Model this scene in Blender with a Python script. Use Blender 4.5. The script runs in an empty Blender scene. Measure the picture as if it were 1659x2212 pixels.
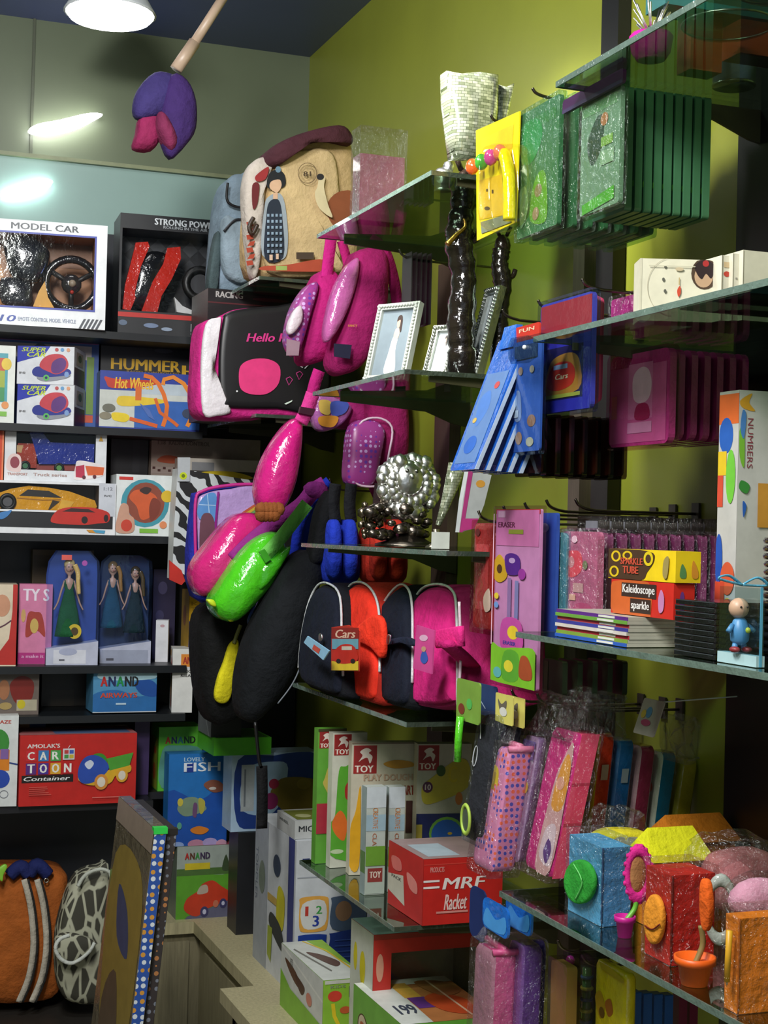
import bpy, math, random
from mathutils import Vector, Matrix
random.seed(7)
S = bpy.context.scene
COL = S.collection
# ---------------- camera ----------------
FP = 3300.0
YAW, PITCH, ROLL = math.radians(20.4), math.radians(0.7), 0.025
EYE = Vector((0, 0, 1.6))
_f = Vector((math.sin(YAW)*math.cos(PITCH), math.cos(YAW)*math.cos(PITCH), math.sin(PITCH)))
_rh = Vector((math.cos(YAW), -math.sin(YAW), 0))
_uh = _rh.cross(_f)
_r = _rh*math.cos(ROLL) + _uh*math.sin(ROLL)
_u = _uh*math.cos(ROLL) - _rh*math.sin(ROLL)
cd = bpy.data.cameras.new('camera'); cam = bpy.data.objects.new('camera', cd); COL.objects.link(cam)
cd.sensor_fit = 'HORIZONTAL'; cd.sensor_width = 36; cd.lens = FP/1659*36; cd.clip_start = 0.05
cam.matrix_world = Matrix(((_r.x, _u.x, -_f.x, EYE.x), (_r.y, _u.y, -_f.y, EYE.y), (_r.z, _u.z, -_f.z, EYE.z), (0, 0, 0, 1)))
S.camera = cam
# ---------------- world, lights, exposure ----------------
w = bpy.data.worlds.new('world'); S.world = w; w.use_nodes = True
w.node_tree.nodes['Background'].inputs[0].default_value = (0.78, 0.9, 1.0, 1)
w.node_tree.nodes['Background'].inputs[1].default_value = 0.34
S.view_settings.view_transform = 'Standard'; S.view_settings.look = 'None'
S.view_settings.gamma = 1; S.view_settings.use_curve_mapping = False
S.view_settings.exposure = 0.55
def area(name, loc, target, size, power, color=(1, 1, 1)):
    l = bpy.data.lights.new(name, 'AREA'); l.shape = 'DISK'; l.size = size; l.energy = power; l.color = color
    o = bpy.data.objects.new(name, l); COL.objects.link(o); o.location = loc
    o.rotation_euler = (Vector(target)-Vector(loc)).to_track_quat('-Z', 'Y').to_euler(); return o
def spot(name, loc, target, power, ang, blend=0.6, color=(1, 1, 1), r=0.05):
    l = bpy.data.lights.new(name, 'SPOT'); l.energy = power; l.spot_size = math.radians(ang); l.spot_blend = blend; l.color = color; l.shadow_soft_size = r
    o = bpy.data.objects.new(name, l); COL.objects.link(o); o.location = loc
    o.rotation_euler = (Vector(target)-Vector(loc)).to_track_quat('-Z', 'Y').to_euler(); return o
area('aisle_light', (-0.15, 1.3, 2.95), (0.9, 2.9, 1.2), 0.45, 34, (1.0, 0.99, 0.95))
area('rear_aisle_light', (0.1, 2.7, 2.95), (0.7, 3.6, 1.4), 0.35, 16, (0.95, 0.98, 1.0))
area('front_fill_light', (-0.55, 0.5, 2.9), (1.2, 2.2, 1.1), 0.4, 17, (1.0, 0.98, 0.94))  # added unseen fill, brightens the goods at lower right
spot('wall_spot', (0.75, 2.75, 2.9), (1.5, 3.0, 2.1), 105, 56, 1.0, (1.0, 1.0, 0.92))
# ---------------- pixel helpers ----------------
def ray(px, py): return _f*FP + _r*(px-829.5) - _u*(py-1106)
AX = {'x': 0, 'y': 1, 'z': 2}
def P(px, py, ax, v):
    d = ray(px, py); i = AX[ax]; t = (v-EYE[i])/d[i]; return EYE + d*t
def proj(p):
    v = Vector(p)-EYE; k = FP/v.dot(_f); return (829.5+v.dot(_r)*k, 1106-v.dot(_u)*k)
# ---------------- materials ----------------
MATS = {}
def lin(h):
    return tuple(((c/12.92) if c <= .04045 else ((c+.055)/1.055)**2.4) for c in (int(h[i:i+2], 16)/255 for i in (0, 2, 4)))
def mat(key):
    """key = hex or hex:kind ; kinds g glossy, c cloth, m metal, w plastic wrap, k clear plastic, s glass shelf, n wood, z zebra, e glowing, p plain paint, h paper"""
    if key in MATS: return MATS[key]
    hx, _, kind = key.partition(':'); c = lin(hx)
    m = bpy.data.materials.new('mat_'+key.replace(':', '_')); m.use_nodes = True; MATS[key] = m
    nt = m.node_tree; N = nt.nodes; L = nt.links; b = N['Principled BSDF']; out = N['Material Output']
    b.inputs['Base Color'].default_value = (*c, 1)
    tc = N.new('ShaderNodeTexCoord')
    def noise(scale, detail=3, rough=.6, stretch=None):
        n = N.new('ShaderNodeTexNoise'); n.inputs['Scale'].default_value = scale; n.inputs['Detail'].default_value = detail; n.inputs['Roughness'].default_value = rough
        src = tc.outputs['Object']
        if stretch:
            mp = N.new('ShaderNodeMapping'); mp.inputs['Scale'].default_value = stretch; L.new(src, mp.inputs[0]); src = mp.outputs[0]
        L.new(src, n.inputs['Vector']); return n
    def vary(n, lo, hi):
        r = N.new('ShaderNodeValToRGB'); r.color_ramp.elements[0].position = .3; r.color_ramp.elements[1].position = .7
        r.color_ramp.elements[0].color = (*[x*lo for x in c], 1); r.color_ramp.elements[1].color = (*[min(1, x*hi) for x in c], 1)
        L.new(n.outputs['Fac'], r.inputs[0]); L.new(r.outputs[0], b.inputs['Base Color'])
    def bump(n, s, d=.003):
        bp = N.new('ShaderNodeBump'); bp.inputs['Strength'].default_value = s; bp.inputs['Distance'].default_value = d
        L.new(n.outputs['Fac'], bp.inputs['Height']); return bp
    if kind == '' or kind == 'h':
        b.inputs['Roughness'].default_value = .42 if kind == '' else .7
        vary(noise(25), .88, 1.06)
    elif kind == 'g':
        b.inputs['Roughness'].default_value = .16; b.inputs['Coat Weight'].default_value = .5
        n = noise(22, 4); vary(n, .85, 1.1); L.new(bump(n, .55, .012).outputs[0], b.inputs['Normal'])
    elif kind == 'c':
        b.inputs['Roughness'].default_value = .85; b.inputs['Specular IOR Level'].default_value = .25
        n = noise(14, 5); vary(n, .75, 1.12); L.new(bump(n, .7, .02).outputs[0], b.inputs['Normal'])
    elif kind == 'p':
        b.inputs['Roughness'].default_value = .38; n = noise(3); vary(n, .93, 1.05)
    elif kind == 'm':
        b.inputs['Metallic'].default_value = 1; b.inputs['Roughness'].default_value = .3
        n = noise(30); L.new(bump(n, .3, .01).outputs[0], b.inputs['Normal'])
    elif kind == 'n':
        b.inputs['Roughness'].default_value = .5; n = noise(9, 6, .7, (14, 14, .8) if True else None); vary(n, .72, 1.18)
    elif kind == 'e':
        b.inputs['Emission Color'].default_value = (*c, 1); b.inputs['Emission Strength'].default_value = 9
    elif kind in 'wks':
        tr = N.new('ShaderNodeBsdfTransparent'); gl = N.new('ShaderNodeBsdfGlossy'); mx = N.new('ShaderNodeMixShader'); lw = N.new('ShaderNodeLayerWeight')
        tr.inputs[0].default_value = (*c, 1); gl.inputs['Roughness'].default_value = {'w': .16, 'k': .08, 's': .03}[kind]
        gl.inputs[0].default_value = (.9, .95, .93, 1)
        mr = N.new('ShaderNodeMapRange'); mr.inputs['To Min'].default_value = {'w': .03, 'k': .025, 's': .05}[kind]; mr.inputs['To Max'].default_value = {'w': .55, 'k': .45, 's': .7}[kind]
        lw.inputs['Blend'].default_value = .3 if kind == 's' else .12
        L.new(lw.outputs['Facing'], mr.inputs['Value']); L.new(mr.outputs[0], mx.inputs[0]); L.new(tr.outputs[0], mx.inputs[1]); L.new(gl.outputs[0], mx.inputs[2]); L.new(mx.outputs[0], out.inputs[0])
        if kind != 's':
            n = noise(55 if kind == 'w' else 18, 4); L.new(bump(n, 1.0, .02 if kind == 'w' else .0015).outputs[0], gl.inputs['Normal'])
    return m
def patmat(name, fn):
    m = bpy.data.materials.new(name); m.use_nodes = True; fn(m.node_tree, m.node_tree.nodes, m.node_tree.links, m.node_tree.nodes['Principled BSDF']); MATS[name] = m; return m
def _zebra(nt, N, L, b):
    tc = N.new('ShaderNodeTexCoord'); wv = N.new('ShaderNodeTexWave'); wv.bands_direction = 'DIAGONAL'; wv.inputs['Scale'].default_value = 11; wv.inputs['Distortion'].default_value = 9; wv.inputs['Detail'].default_value = 1.5; wv.inputs['Detail Scale'].default_value = 1.2
    r = N.new('ShaderNodeValToRGB'); r.color_ramp.interpolation = 'CONSTANT'; r.color_ramp.elements[0].color = (.02, .02, .02, 1); r.color_ramp.elements[1].position = .5; r.color_ramp.elements[1].color = (.62, .65, .66, 1)
    L.new(tc.outputs['Object'], wv.inputs[0]); L.new(wv.outputs['Fac'], r.inputs[0]); L.new(r.outputs[0], b.inputs['Base Color']); b.inputs['Roughness'].default_value = .4
patmat('zebra', _zebra)
def _leaf(nt, N, L, b):
    tc = N.new('ShaderNodeTexCoord'); v = N.new('ShaderNodeTexVoronoi'); v.feature = 'DISTANCE_TO_EDGE'; v.inputs['Scale'].default_value = 30; v.inputs['Randomness'].default_value = 1
    mp = N.new('ShaderNodeMapping'); mp.inputs['Rotation'].default_value = (0, .7, 0); mp.inputs['Scale'].default_value = (1, 1, .45)
    r = N.new('ShaderNodeValToRGB'); r.color_ramp.elements[0].color = (.42, .42, .31, 1); r.color_ramp.elements[0].position = .07; r.color_ramp.elements[1].position = .12; r.color_ramp.elements[1].color = (.045, .043, .03, 1)
    L.new(tc.outputs['Object'], mp.inputs[0]); L.new(mp.outputs[0], v.inputs['Vector']); L.new(v.outputs['Distance'], r.inputs[0]); L.new(r.outputs[0], b.inputs['Base Color']); b.inputs['Roughness'].default_value = .8
patmat('leafprint', _leaf)
def _dots(c1, c2, c3, sc):
    def f(nt, N, L, b):
        tc = N.new('ShaderNodeTexCoord'); v = N.new('ShaderNodeTexVoronoi'); v.inputs['Scale'].default_value = sc; v.inputs['Randomness'].default_value = .25
        r = N.new('ShaderNodeValToRGB'); r.color_ramp.interpolation = 'CONSTANT'
        r.color_ramp.elements[0].color = (*lin(c2), 1); e = r.color_ramp.elements[1]; e.position = .32; e.color = (*lin(c1), 1)
        mx = N.new('ShaderNodeMix'); mx.data_type = 'RGBA'; sp = N.new('ShaderNodeSeparateColor')
        L.new(tc.outputs['Object'], v.inputs['Vector']); L.new(v.outputs['Distance'], r.inputs[0]); L.new(v.outputs['Color'], sp.inputs[0])
        r2 = N.new('ShaderNodeValToRGB'); r2.color_ramp.interpolation = 'CONSTANT'; r2.color_ramp.elements[0].color = (*lin(c1), 1); r2.color_ramp.elements[0].color = (*lin(c3), 1); r2.color_ramp.elements[1].position = .32; r2.color_ramp.elements[1].color = (*lin(c1), 1)
        L.new(v.outputs['Distance'], r2.inputs[0])
        gt = N.new('ShaderNodeMath'); gt.operation = 'GREATER_THAN'; gt.inputs[1].default_value = .5; L.new(sp.outputs[0], gt.inputs[0])
        L.new(gt.outputs[0], mx.inputs[0]); L.new(r.outputs[0], mx.inputs[6]); L.new(r2.outputs[0], mx.inputs[7]); L.new(mx.outputs[2], b.inputs['Base Color'])
        b.inputs['Roughness'].default_value = .35
    return f
patmat('dots_pink', _dots('d58fb4', '4a56b8', 'e8704a', 95))
patmat('dots_blue', _dots('2a4f9c', 'c9903c', 'cfd6dc', 60))
patmat('dots_brown', _dots('3a3436', 'b57a4a', '7d8390', 60))
patmat('confetti', _dots('b070a8', '5a5fc0', 'e08a40', 40))
patmat('floral', _dots('9a3a86', 'c8a0d8', '6a3aa0', 75))
def _mosaic(nt, N, L, b):
    tc = N.new('ShaderNodeTexCoord'); br = N.new('ShaderNodeTexBrick'); mp = N.new('ShaderNodeMapping'); mp.inputs['Rotation'].default_value = (math.pi/2, 0, 0)
    br.inputs['Scale'].default_value = 42; br.inputs['Color1'].default_value = (.75, .78, .6, 1); br.inputs['Color2'].default_value = (.28, .32, .2, 1); br.inputs['Mortar'].default_value = (.1, .12, .06, 1); br.inputs['Mortar Size'].default_value = .015; br.inputs['Brick Width'].default_value = .5
    L.new(tc.outputs['Object'], mp.inputs[0]); L.new(mp.outputs[0], br.inputs[0]); L.new(br.outputs[0], b.inputs['Base Color']); b.inputs['Roughness'].default_value = .12; b.inputs['Metallic'].default_value = .6
patmat('mosaic', _mosaic)
# ---------------- mesh accumulator ----------------
TXT = {}
def text_mesh(s, slant=0):
    k = (s, slant)
    if k in TXT: return TXT[k]
    cu = bpy.data.curves.new('txt', 'FONT'); cu.body = s; cu.offset = 0; cu.resolution_u = 2; cu.shear = slant
    o = bpy.data.objects.new('txt', cu); COL.objects.link(o)
    me = o.to_mesh(); vs = [(v.co.x, v.co.y) for v in me.vertices]; fs = [tuple(p.vertices) for p in me.polygons]
    o.to_mesh_clear(); bpy.data.objects.remove(o); bpy.data.curves.remove(cu)
    x0 = min(v[0] for v in vs); x1 = max(v[0] for v in vs); y0 = min(v[1] for v in vs); y1 = max(v[1] for v in vs)
    TXT[k] = ([((x-x0)/(x1-x0), (y-y0)/(y1-y0)) for x, y in vs], fs); return TXT[k]
def smooth_loop(pts, n=5):
    out = []; N = len(pts)
    for i in range(N):
        a, b, c, d = (Vector(pts[(i+k-1) % N]) for k in range(4))
        for j in range(n):
            t = j/n; out.append(.5*((2*b)+(c-a)*t+(2*a-5*b+4*c-d)*t*t+(3*b-a-3*c+d)*t**3))
    return out
def smooth_path(pts, n=6):
    out = []; pts = [Vector(p) for p in pts]; N = len(pts)
    for i in range(N-1):
        a = pts[max(i-1, 0)]; b = pts[i]; c = pts[i+1]; d = pts[min(i+2, N-1)]
        for j in range(n):
            t = j/n; out.append(.5*((2*b)+(c-a)*t+(2*a-5*b+4*c-d)*t*t+(3*b-a-3*c+d)*t**3))
    out.append(pts[-1]); return out
class M:
    def __init__(s): s.v = []; s.f = []; s.m = []; s.sm = []; s.ms = []
    def mi(s, k):
        if k not in s.ms: s.ms.append(k)
        return s.ms.index(k)
    def add(s, vs, fs, k, sm=False):
        o = len(s.v); i = s.mi(k); s.v += [Vector(v) for v in vs]
        for f in fs: s.f.append(tuple(o+a for a in f)); s.m.append(i); s.sm.append(sm)
        return s
    def box(s, a, b, k):
        x0, y0, z0 = a; x1, y1, z1 = b
        return s.add([(x0, y0, z0), (x1, y0, z0), (x1, y1, z0), (x0, y1, z0), (x0, y0, z1), (x1, y0, z1), (x1, y1, z1), (x0, y1, z1)],
              [(0, 3, 2, 1), (4, 5, 6, 7), (0, 1, 5, 4), (1, 2, 6, 5), (2, 3, 7, 6), (3, 0, 4, 7)], k)
    def hexa(s, q, d, k, caps=None):   # quad corners q (4 pts ccw seen from front), d = depth vector away
        q = [Vector(a) for a in q]; d = Vector(d)
        return s.add(q+[a+d for a in q], [(0, 1, 2, 3), (7, 6, 5, 4), (0, 4, 5, 1), (1, 5, 6, 2), (2, 6, 7, 3), (3, 7, 4, 0)], k)
    def slab(s, pts, d, k, k2=None):
        pts = [Vector(p) for p in pts]; n = len(pts); d = Vector(d)
        s.add(pts, [tuple(range(n))], k)
        s.add([p+d for p in pts], [tuple(reversed(range(n)))], k2 or k)
        return s.add(pts+[p+d for p in pts], [(i, n+i, n+(i+1) % n, (i+1) % n) for i in range(n)], k2 or k)
    def cushion(s, pts, d, k, bulge=.25, back=.2, k2=None, rim=.18):
        pts = [Vector(p) for p in pts]; n = len(pts); d = Vector(d); c = sum(pts, Vector())/n
        rings = []
        for sc, dd in ((0.0, -bulge), (.35, -bulge*.93), (.65, -bulge*.72), (.85, -bulge*.38), (.95, 0.0), (1, rim), (1, 1-rim), (.95, 1.0), (.7, 1+back*.7), (.3, 1+back)):
            rings.append([c+(p-c)*sc+d*dd for p in pts])
        vs = [rings[0][0]]; fs = []; base = 1
        for r in rings[1:]: vs += r
        for i in range(n): fs.append((0, 1+i, 1+(i+1) % n))
        R = len(rings)-1; split = []
        for r in range(R-1):
            a = 1+r*n; b_ = a+n
            for i in range(n): fs.append((a+i, b_+i, b_+(i+1) % n, a+(i+1) % n))
        a = 1+(R-1)*n; fs.append(tuple(a+i for i in range(n)))
        if k2:
            nf = n+4*n
            s.add(vs, fs[:nf], k, True); return s.add(vs, fs[nf:], k2, True)
        return s.add(vs, fs, k, True)
    def tube(s, path, r, k, seg=8, taper=None, flat=1.0):
        path = [Vector(p) for p in path]; vs = []; fs = []; up = Vector((.13, .21, .97))
        for i, p in enumerate(path):
            t = (path[min(i+1, len(path)-1)]-path[max(i-1, 0)]).normalized()
            a = t.cross(up); a = a.normalized() if a.length > 1e-4 else t.orthogonal().normalized(); b = t.cross(a).normalized()
            rr = r if taper is None else r*taper(i/(len(path)-1))
            for j in range(seg):
                th = 2*math.pi*j/seg; vs.append(p+a*math.cos(th)*rr+b*math.sin(th)*rr*flat)
        for i in range(len(path)-1):
            for j in range(seg): fs.append((i*seg+j, i*seg+(j+1) % seg, (i+1)*seg+(j+1) % seg, (i+1)*seg+j))
        fs.append(tuple(reversed(range(seg)))); fs.append(tuple((len(path)-1)*seg+j for j in range(seg)))
        return s.add(vs, fs, k, True)
    def ribbon(s, path, wv, th, k):    # flat strap: path, width vector, thickness vector
        path = [Vector(p) for p in path]; wv = Vector(wv)/2; th = Vector(th); vs = []
        for p in path: vs += [p-wv, p+wv, p+wv+th, p-wv+th]
        fs = []
        for i in range(len(path)-1):
            a = i*4
            for j in range(4): fs.append((a+j, a+(j+1) % 4, a+4+(j+1) % 4, a+4+j))
        fs += [(0, 3, 2, 1), (4*len(path)-4, 4*len(path)-3, 4*len(path)-2, 4*len(path)-1)]
        return s.add(vs, fs, k, True)
    def lathe(s, base, prof, k, seg=24, ax='z', sy=1.0):
        base = Vector(base); vs = []; fs = []
        for r, h in prof:
            for j in range(seg):
                t = 2*math.pi*j/seg; a, b = r*math.cos(t), r*math.sin(t)*sy
                vs.append(base+(Vector((a, b, h)) if ax == 'z' else Vector((a, h, b)) if ax == 'y' else Vector((h, a, b))))
        for i in range(len(prof)-1):
            for j in range(seg): fs.append((i*seg+j, i*seg+(j+1) % seg, (i+1)*seg+(j+1) % seg, (i+1)*seg+j))
        fs.append(tuple(reversed(range(seg)))); fs.append(tuple((len(prof)-1)*seg+j for j in range(seg)))
        return s.add(vs, fs, k, True)
    def ball(s, c, r, k, seg=12, sc=(1, 1, 1)):
        c = Vector(c); vs = []; fs = []; R = seg//2
        for i in range(R+1):
            a = math.pi*i/R
            for j in range(seg):
                t = 2*math.pi*j/seg; vs.append(c+Vector((r*sc[0]*math.sin(a)*math.cos(t), r*sc[1]*math.sin(a)*math.sin(t), r*sc[2]*math.cos(a))))
        for i in range(R):
            for j in range(seg): fs.append((i*seg+j, (i+1)*seg+j, (i+1)*seg+(j+1) % seg, i*seg+(j+1) % seg))
        return s.add(vs, fs, k, True)
    def torus(s, c, R, r, k, n1=28, n2=8, u=(1, 0, 0), v=(0, 0, 1), sv=1.0):
        c = Vector(c); u = Vector(u); v = Vector(v); nn = u.cross(v).normalized(); vs = []; fs = []
        for i in range(n1):
            a = 2*math.pi*i/n1; d = u*math.cos(a)+v*math.sin(a)*sv
            for j in range(n2):
                t = 2*math.pi*j/n2; vs.append(c+d*(R+r*math.cos(t))+nn*r*math.sin(t))
        for i in range(n1):
            for j in range(n2): fs.append((i*n2+j, i*n2+(j+1) % n2, ((i+1) % n1)*n2+(j+1) % n2, ((i+1) % n1)*n2+j))
        return s.add(vs, fs, k, True)
    def art(s, mp, items, l0=1):      # mp(px,py,layer)->point ; every item one layer higher
        for n, it in enumerate(items):
            t = it[0]; L = l0+n*.35
            if t == 'r': _, x0, y0, x1, y1, k = it; pts = [(x0, y1), (x1, y1), (x1, y0), (x0, y0)]
            elif t == 'e':
                _, cx, cy, rx, ry, k = it; pts = [(cx+rx*math.cos(a), cy-ry*math.sin(a)) for a in (2*math.pi*i/20 for i in range(20))]
            elif t == 'p': _, pts, k = it
            elif t == 'b': _, pts, k = it; pts = [(v[0], v[1]) for v in smooth_loop([(a, b, 0) for a, b in pts], 4)]
            elif t == 'l':
                _, pth, wd, k = it; pth = [Vector((a, b, 0)) for a, b in pth]; L_, R_ = [], []
                for i, p in enumerate(pth):
                    d = (pth[min(i+1, len(pth)-1)]-pth[max(i-1, 0)]).normalized()*wd/2; L_.append((p.x-d.y, p.y+d.x)); R_.append((p.x+d.y, p.y-d.x))
                n_ = len(pth); s.add([mp(a, b, L) for a, b in L_+R_], [(i, i+1, n_+i+1, n_+i) for i in range(n_-1)], k); continue
            elif t == 'o':
                _, cx, cy, rx, ry, wd, k = it[:7]; a0, a1 = it[7:9] if len(it) > 7 else (0, 360); n_ = 24
                an = [math.radians(a0+(a1-a0)*i/n_) for i in range(n_+1)]
                s.add([mp(cx+(rx+g)*math.cos(a), cy-(ry+g)*math.sin(a), L) for g in (-wd/2, wd/2) for a in an], [(i, n_+1+i, n_+2+i, i+1) for i in range(n_)], k); continue
            elif t == 't':
                _, st, x0, y0, x1, y1, k = it[:7]; vs, fs = text_mesh(st, it[7] if len(it) > 7 else 0)
                bw_ = min((y1-y0)*.1, (x1-x0)*.14/max(1, len(st)))
                for q_ in (0, .5, 1): s.add([mp(x0+q_*bw_+a*(x1-x0-bw_), y1-b*(y1-y0), L+q_*.02) for a, b in vs], fs, k)
                continue
            elif t == 'v':      # vertical text reading downwards
                _, st, x0, y0, x1, y1, k = it; vs, fs = text_mesh(st)
                s.add([mp(x0+b*(x1-x0), y0+a*(y1-y0), L) for a, b in vs], fs, k); continue
            s.add([mp(a, b, L) for a, b in pts], [tuple(range(len(pts)))], k)
        return s
def plane_map(ax, v, off=-.0006):     # art on an axis plane, pixel by pixel
    def f(px, py, L): return P(px, py, ax, v+off*L)
    return f
def quad_map(rect, q, nrm, off=.0006):    # q = bottom-left, bottom-right, top-right, top-left
    x0, y0, x1, y1 = rect; q = [Vector(a) for a in q]; nrm = Vector(nrm)
    def f(px, py, L):
        u = min(1, max(0, (px-x0)/(x1-x0))); v = min(1, max(0, (y1-py)/(y1-y0)))
        return (q[0]*(1-u)+q[1]*u)*(1-v)+(q[3]*(1-u)+q[2]*u)*v+nrm*off*L
    return f
def build(name, m, base=Vector(), parent=None):
    me = bpy.data.meshes.new(name); me.from_pydata([tuple(v-base) for v in m.v], [], m.f)
    for k in m.ms: me.materials.append(MATS[k] if k in MATS else mat(k))
    for p, i, sm in zip(me.polygons, m.m, m.sm): p.material_index = i; p.use_smooth = sm
    me.validate(); me.update()
    o = bpy.data.objects.new(name, me); COL.objects.link(o)
    if parent: o.parent = parent
    return o
def thing(name, label, cat, parts, group=None):
    """parts: one M, or list of (part name, M, [(subpart, M)...], label)"""
    single = isinstance(parts, M); allv = []
    if single: allv = parts.v
    else:
        for p in parts: allv += p[1].v
    b = Vector((sum(v.x for v in allv)/len(allv), sum(v.y for v in allv)/len(allv), min(v.z for v in allv)))
    if single: r = build(name, parts, b)
    else:
        r = bpy.data.objects.new(name, None); r.empty_display_size = .03; COL.objects.link(r)
        for p in parts:
            o = build(p[0], p[1], b, r)
            if len(p) > 3 and p[3]: o['label'] = p[3]
            for q in (p[2] if len(p) > 2 and p[2] else []): build(q[0], q[1], b, o)
    r.location = b; r['label'] = label; r['category'] = cat
    if group: r['group'] = group
    return r
def dup(root, d, label=None, rot=None, scale=None):
    r = root.copy(); COL.objects.link(r); r.location = root.location+Vector(d)
    if label: r['label'] = label
    if rot is not None: r.rotation_euler = rot
    if scale: r.scale = scale
    for ch in root.children:
        c = ch.copy(); COL.objects.link(c); c.parent = r
        for g in ch.children:
            e = g.copy(); COL.objects.link(e); e.parent = c
    return r
def struct(name, m):
    o = build(name, m); o['kind'] = 'structure'; return o
# axis box or turned box: A, B = (pixel x, world Y) of the front lower corners
class BoxGeo:
    def __init__(s, A, B, yt, z0, d, yb=None):
        ym = yt
        for _ in range(3):
            a = P(A[0], ym, 'y', A[1]); b = P(B[0], ym, 'y', B[1]); yb_ = proj((a.x, a.y, z0))[1]; ym = (yt+yb_)/2
        z1 = P((A[0]+B[0])/2, yt, 'y', (A[1]+B[1])/2).z
        s.z0, s.z1 = z0, z1
        a = Vector((a.x, a.y, 0)); b = Vector((b.x, b.y, 0)); u = (b-a).normalized(); s.u = u; n = Vector((u.y, -u.x, 0)); s.n = n; s.d = -n*d
        Z0, Z1 = Vector((0, 0, z0)), Vector((0, 0, z1))
        s.q = [a+Z0, b+Z0, b+Z1, a+Z1]
        s.rect = (A[0], yt, B[0], yb if yb else proj(((a.x+b.x)/2, (a.y+b.y)/2, z0))[1])
        s.map = quad_map(s.rect, s.q, n)
        s.lq = [s.q[0]+s.d, s.q[0], s.q[3], s.q[3]+s.d]; s.rq = [s.q[1], s.q[1]+s.d, s.q[2]+s.d, s.q[2]]; s.tq = [s.q[3], s.q[2], s.q[2]+s.d, s.q[3]+s.d]
def bx(name, label, cat, A, B, yt, z0, d, k, art=(), left=None, right=None, top=None, group=None, extra=None, yb=None):
    g = BoxGeo(A, B, yt, z0, d, yb); m = M(); m.hexa(g.q, g.d, k)
    m.art(g.map, art)
    if left: m.art(quad_map(left[0], g.lq, -g.u), left[1])
    if right: m.art(quad_map(right[0], g.rq, g.u), right[1])
    if top: m.art(quad_map(top[0], g.tq, (0, 0, 1)), top[1])
    parts = m if not extra else [('carton', m)]+extra
    o = thing(name, label, cat, parts, group); o_g = g
    return g
def dfar(pxL, X, py=1100): return P(pxL, py, 'x', X).y
# ================= THE SETTING =================
WX, WY, CZ = 1.5, 4.85, 3.17
GRN = '858b2c:p'
struct('floor', M().box((-1.6, -1.2, -.05), (WX+.1, WY+.1, 0), '6a6358:p'))
struct('ceiling', M().box((-1.6, -1.2, CZ), (WX+.1, WY+.1, CZ+.05), '49527c:p'))
struct('wall_right', M().box((WX, -1.2, 0), (WX+.08, WY+.08, CZ), GRN))
zt = P(250, 352, 'y', WY-.03).z
struct('wall_back', M().box((-1.6, WY, 0), (WX, WY+.08, CZ), '626b54:p'))
struct('wall_left', M().box((-1.68, -1.2, 0), (-1.6, WY, CZ), '8a8f60:p'))
struct('trim_1', M().box((-1.6, WY-.02, 1.9), (WX, WY, zt), '8ba59f:p').box((-1.6, WY-.035, zt-.012), (WX, WY-.02, zt), '848a6a'))
m = M(); xs = P(70, 200, 'y', WY).x
m.box((xs-.004, WY-.008, zt), (xs+.004, WY, CZ), '4d5340'); struct('trim_2', m)
# ---- the counter along the right wall and the back cabinet
CT = .41
m = M(); m.box((1.1, -.6, CT-.035), (WX-.005, 4.51, CT), 'b3aa84:n').box((1.01, -.6, CT-.035), (1.1, 3.84, CT), 'b3aa84:n').box((.93, 4.51, CT-.035), (WX-.005, WY-.06, CT), 'b3aa84:n')
b = M(); b.box((1.12, 3.82, 0), (1.15, 4.51, CT-.035), '8c8466:n').box((1.04, -.6, 0), (1.07, 3.82, CT-.035), '8c8466:n').box((1.04, 3.79, 0), (1.15, 3.82, CT-.035), '8c8466:n').box((.95, 4.53, 0), (WX-.005, 4.56, CT-.035), '847c60:n')
dr = M(); dr.box((1.112, 3.9, .04), (1.12, 4.42, CT-.07), '91896b:n').box((.99, 4.522, .03), (1.09, 4.53, CT-.06), '8a8266:n')
thing('counter', 'low wood-grain counter running along the right wall into the corner', 'counter', [('worktop', m), ('carcass', b), ('cabinet_door', dr)])
# ---- slotted posts on the right wall
def post(Y, w, k, lab, top=3.15):
    m = M(); m.box((WX-.03, Y-w/2, CT), (WX-.002, Y+w/2, top), k)
    thing('wall_post', lab, 'post', m)
post(3.55, .1, '4a3a30:n', 'dark brown upright post behind the silver ornament shelves', 2.28)
post(2.83, .05, '4b4038:n', 'brown upright post in the middle of the yellow green wall', 2.2)
post(2.72, .07, '101010', 'black upright strip beside the brown post in the middle of the wall')
post(2.17, .16, '131011', 'wide black upright panel at the right edge by the white book box')
# ---- glass shelves on the right wall
def shelf(X0, Y0, Y1, z, lab, th=.008, brk=True, k='b4c6b4:s'):
    g = M(); g.box((X0, Y0, z-th), (WX-.005, Y1, z), k)
    e = M(); t = .0015
    e.box((X0-t, Y0, z-th-.001), (X0+.001, Y1, z+.0003), '5f7268:g').box((X0, Y1-.001, z-th-.001), (WX-.005, Y1+t, z+.0003), '3a443a:g').box((X0, Y0-t, z-th-.001), (WX-.005, Y0+.001, z+.0003), '3a443a:g')
    parts = [('glass_pane', g), ('polished_edge', e)]
    if brk:
        for y in (Y0+.02, Y1-.02):
            bm_ = M(); pr = [(X0+.06, y, z-th), (WX-.005, y, z-th), (WX-.005, y, z-th-.06), (WX-.05, y, z-th-.052), (WX-.12, y, z-th-.026), (X0+.06, y, z-th-.012)]
            bm_.slab(pr, (0, -.006, 0), '3c3a26'); parts.append(('bracket', bm_))
    return thing('glass_shelf', lab, 'shelf', parts)
zB = [2.30, 1.925, 1.565, 1.224, .813]; zA = [2.33, 1.925, 1.437, .997]; zC = [2.275, 1.905]
SB = (1.1, 2.76, 3.46)
shelf(1.1, 2.74, 3.46, zB[0], 'glass shelf under the mosaic vase and wrapped maroon case')
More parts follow.
